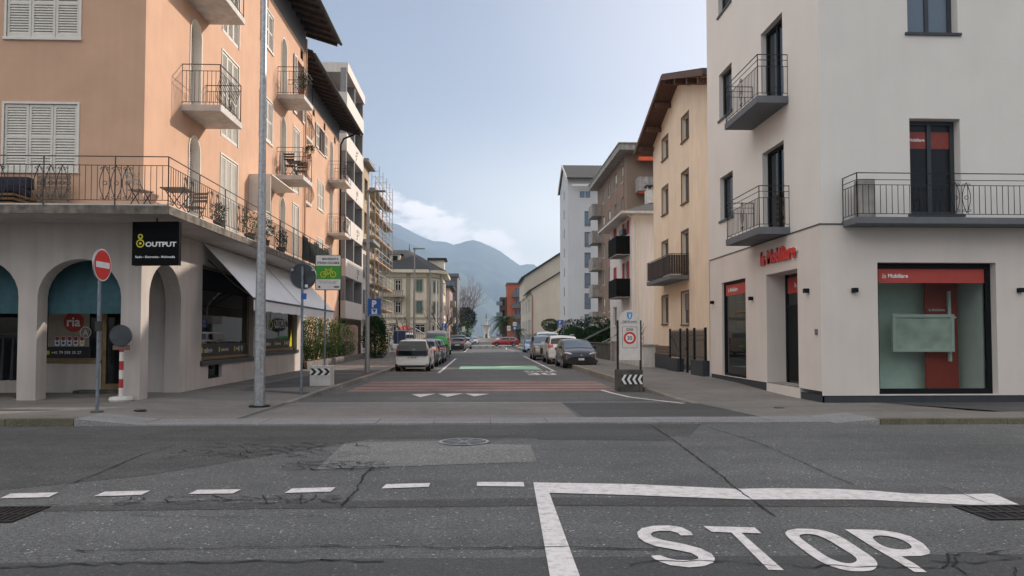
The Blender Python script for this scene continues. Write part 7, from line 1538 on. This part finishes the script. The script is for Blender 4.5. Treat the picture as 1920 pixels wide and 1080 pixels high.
# ================================================================ things on the balconies and in the arcade
def folding_chair(x, y, z, rz, label, m='wood_worn', fm='iron_dark', group=None):
    t = thing('folding_chair', label, 'chair', (x, y, z), rz, group); mb = MB()
    for k in range(5): mb.box((-.2, -.19+.08*k, .43), (.2, -.13+.08*k, .45))
    mb.build('seat', m, t, local=True); mb = MB()
    for k in range(3): mb.box((-.2, .2+.02*k, .62+.1*k), (.2, .215+.02*k, .69+.1*k))
    mb.build('backrest', m, t, local=True)
    for s in (-.2, .2): MB().tube([(s, -.22, 0), (s, .18, .6), (s, .27, .92)], .012, 4).build('leg', fm, t, local=True); MB().tube([(s*.85, .22, 0), (s*.85, -.16, .44)], .012, 4).build('leg', fm, t, local=True)
    return t
def table(x, y, z, label, m='wood_worn', r=.32):
    t = thing('bistro_table', label, 'table', (x, y, z)); MB().box((-r, -r, .70), (r, r, .73)).build('tabletop', m, t, local=True)
    for s in (1, -1): 
        for q in (-.22, .22): MB().tube([(s*.25, q, 0), (-s*.25, q, .7)], .013, 4).build('leg', 'iron_dark', t, local=True)
    return t
folding_chair(-8.0, 17.45, 4.6, R(70), 'wooden folding chair with a cushion left of the table at the balcony corner'); table(-7.65, 18.7, 4.6, 'small wooden table at the corner of the long balcony'); folding_chair(-7.6, 19.7, 4.6, R(-10), 'wooden folding chair right of the table at the balcony corner')
table(-7.7, 30.3, 8.05, 'dark table on the bow-fronted balcony one floor up', 'iron_dark', .28); folding_chair(-7.75, 29.75, 8.05, R(180), 'dark folding chair nearest on the upper bow-fronted balcony', 'iron_dark'); folding_chair(-7.55, 30.72, 8.05, 0, 'dark folding chair beyond the table on the upper bow-fronted balcony', 'iron_dark')
def pot(x, y, z, label, r=.13, h=.24, ph=.5, m=('leaf', 'leaf_dark'), pm='terracotta', n=260):
    t = thing('potted_plant', label, 'potted plant', (x, y, z)); MB().lathe([(r*.7, z), (r, z+h), (r*.85, z+h)], (x, y, 0), 12).build('pot', pm, t); mb = MB(); leaves(mb, (x, y, z+h+ph*.45), (ph*.4, ph*.4, ph*.5), n, .11, .03, .5, .2); mb.build('foliage', list(m), t, norm=False)
pot(-7.35, 29.9, 11.31, 'potted conifer on the top bow-fronted balcony', .16, .3, .75); pot(-7.2, 30.6, 9.0, 'leafy plant hanging on the rail of the balcony with dark chairs', .1, .15, .45)
for k, (y, h, lb) in enumerate(((20.9, .5, 'first bushy plant behind the railing of the long balcony'), (23.6, .7, 'yellowish bushy plant mid-way along the long balcony'), (25.2, .9, 'tall bushy plant beside the wind screen on the long balcony'), (27.2, .6, 'dark plant beyond the wind screen on the long balcony'))): pot(-7.4, y, 4.6, lb, .18, .3, h, ('leaf_light', 'leaf') if k == 1 else ('leaf', 'leaf_dark'), 'concrete_dark')
for k, z in enumerate((5.75, 8.6, 11.45, 14.3)): pot(-9.35, 54.6-k*.3, z+.05, ('lowest', 'second lowest', 'third lowest', 'topmost')[k]+' plant hanging over the white balcony parapets', .15, .2, .7, ('leaf_light', 'leaf'), 'concrete_dark', 160)
t = thing('pallet_sofa', 'pallet sofa with grey cushions behind the railing of the long balcony', 'sofa', (-12.0, 17.35, 4.6)); mb = MB()
for k in range(3): mb.box((-13.4, 16.9, 4.62+.1*k), (-10.55, 17.75, 4.67+.1*k))
mb.build('frame', 'pallet', t); MB().box((-13.4, 16.9, 4.9), (-10.6, 17.7, 5.08)).build('cushion', 'cushion', t, bevel=.06); MB().box((-13.4, 17.5, 5.08), (-10.6, 17.78, 5.38)).build('cushion', 'cushion', t, bevel=.07)
t = thing('slatted_crate', 'upright weathered slatted wooden rack beside the pallet sofa', 'wooden rack', (-10.1, 17.7, 4.6)); mb = MB()
for k in range(6): mb.box((-10.5, 17.7, 4.75+.12*k), (-9.75, 17.72, 4.83+.12*k))
mb.build('slats', 'wood_worn', t); MB().box((-10.45, 17.72, 4.6), (-10.4, 17.76, 5.5)).box((-9.85, 17.72, 4.6), (-9.8, 17.76, 5.5)).build('frame', 'wood_worn', t)
t = thing('clothes_rack', 'rack of dark jackets standing under the left arch of the arcade', 'clothes rack', (-11.9, 18.9, .1)); mb = MB()
mb.tube([(-12.8, 18.9, .15), (-12.8, 18.9, 1.7), (-11.3, 18.9, 1.7), (-11.3, 18.9, .15)], .018, 5); mb.box((-11.5, 18.6, .12), (-11.1, 19.2, .16)); mb.build('frame', 'iron', t)
for k in range(6):
    x = -12.6+.24*k; MB().hexa([(x-.03, 18.68, .55), (x+.05, 18.68, .55), (x+.05, 19.12, .55), (x-.03, 19.12, .55), (x-.02, 18.74, 1.6), (x+.03, 18.74, 1.6), (x+.03, 19.06, 1.6), (x-.02, 19.06, 1.6)]).build('jacket', 'clothes_pale' if k == 5 else 'clothes', t, bevel=.015)
# ================================================================ hazy air
def haze(dens, col):
    m = bpy.data.materials.new('haze'); m.use_nodes = True; N = m.node_tree.nodes; N.clear(); out = N.new('ShaderNodeOutputMaterial'); v = N.new('ShaderNodeVolumePrincipled')
    v.inputs['Density'].default_value = dens; v.inputs['Color'].default_value = (*col, 1); v.inputs['Anisotropy'].default_value = .2; m.node_tree.links.new(v.outputs[0], out.inputs['Volume']); M['haze'] = m
    o = MB().box((-9800, -300, -8), (9800, 9300, 1100)).build('haze', 'haze'); o['kind'] = 'stuff'
haze(1.75e-4, (.49, .71, 1.0))
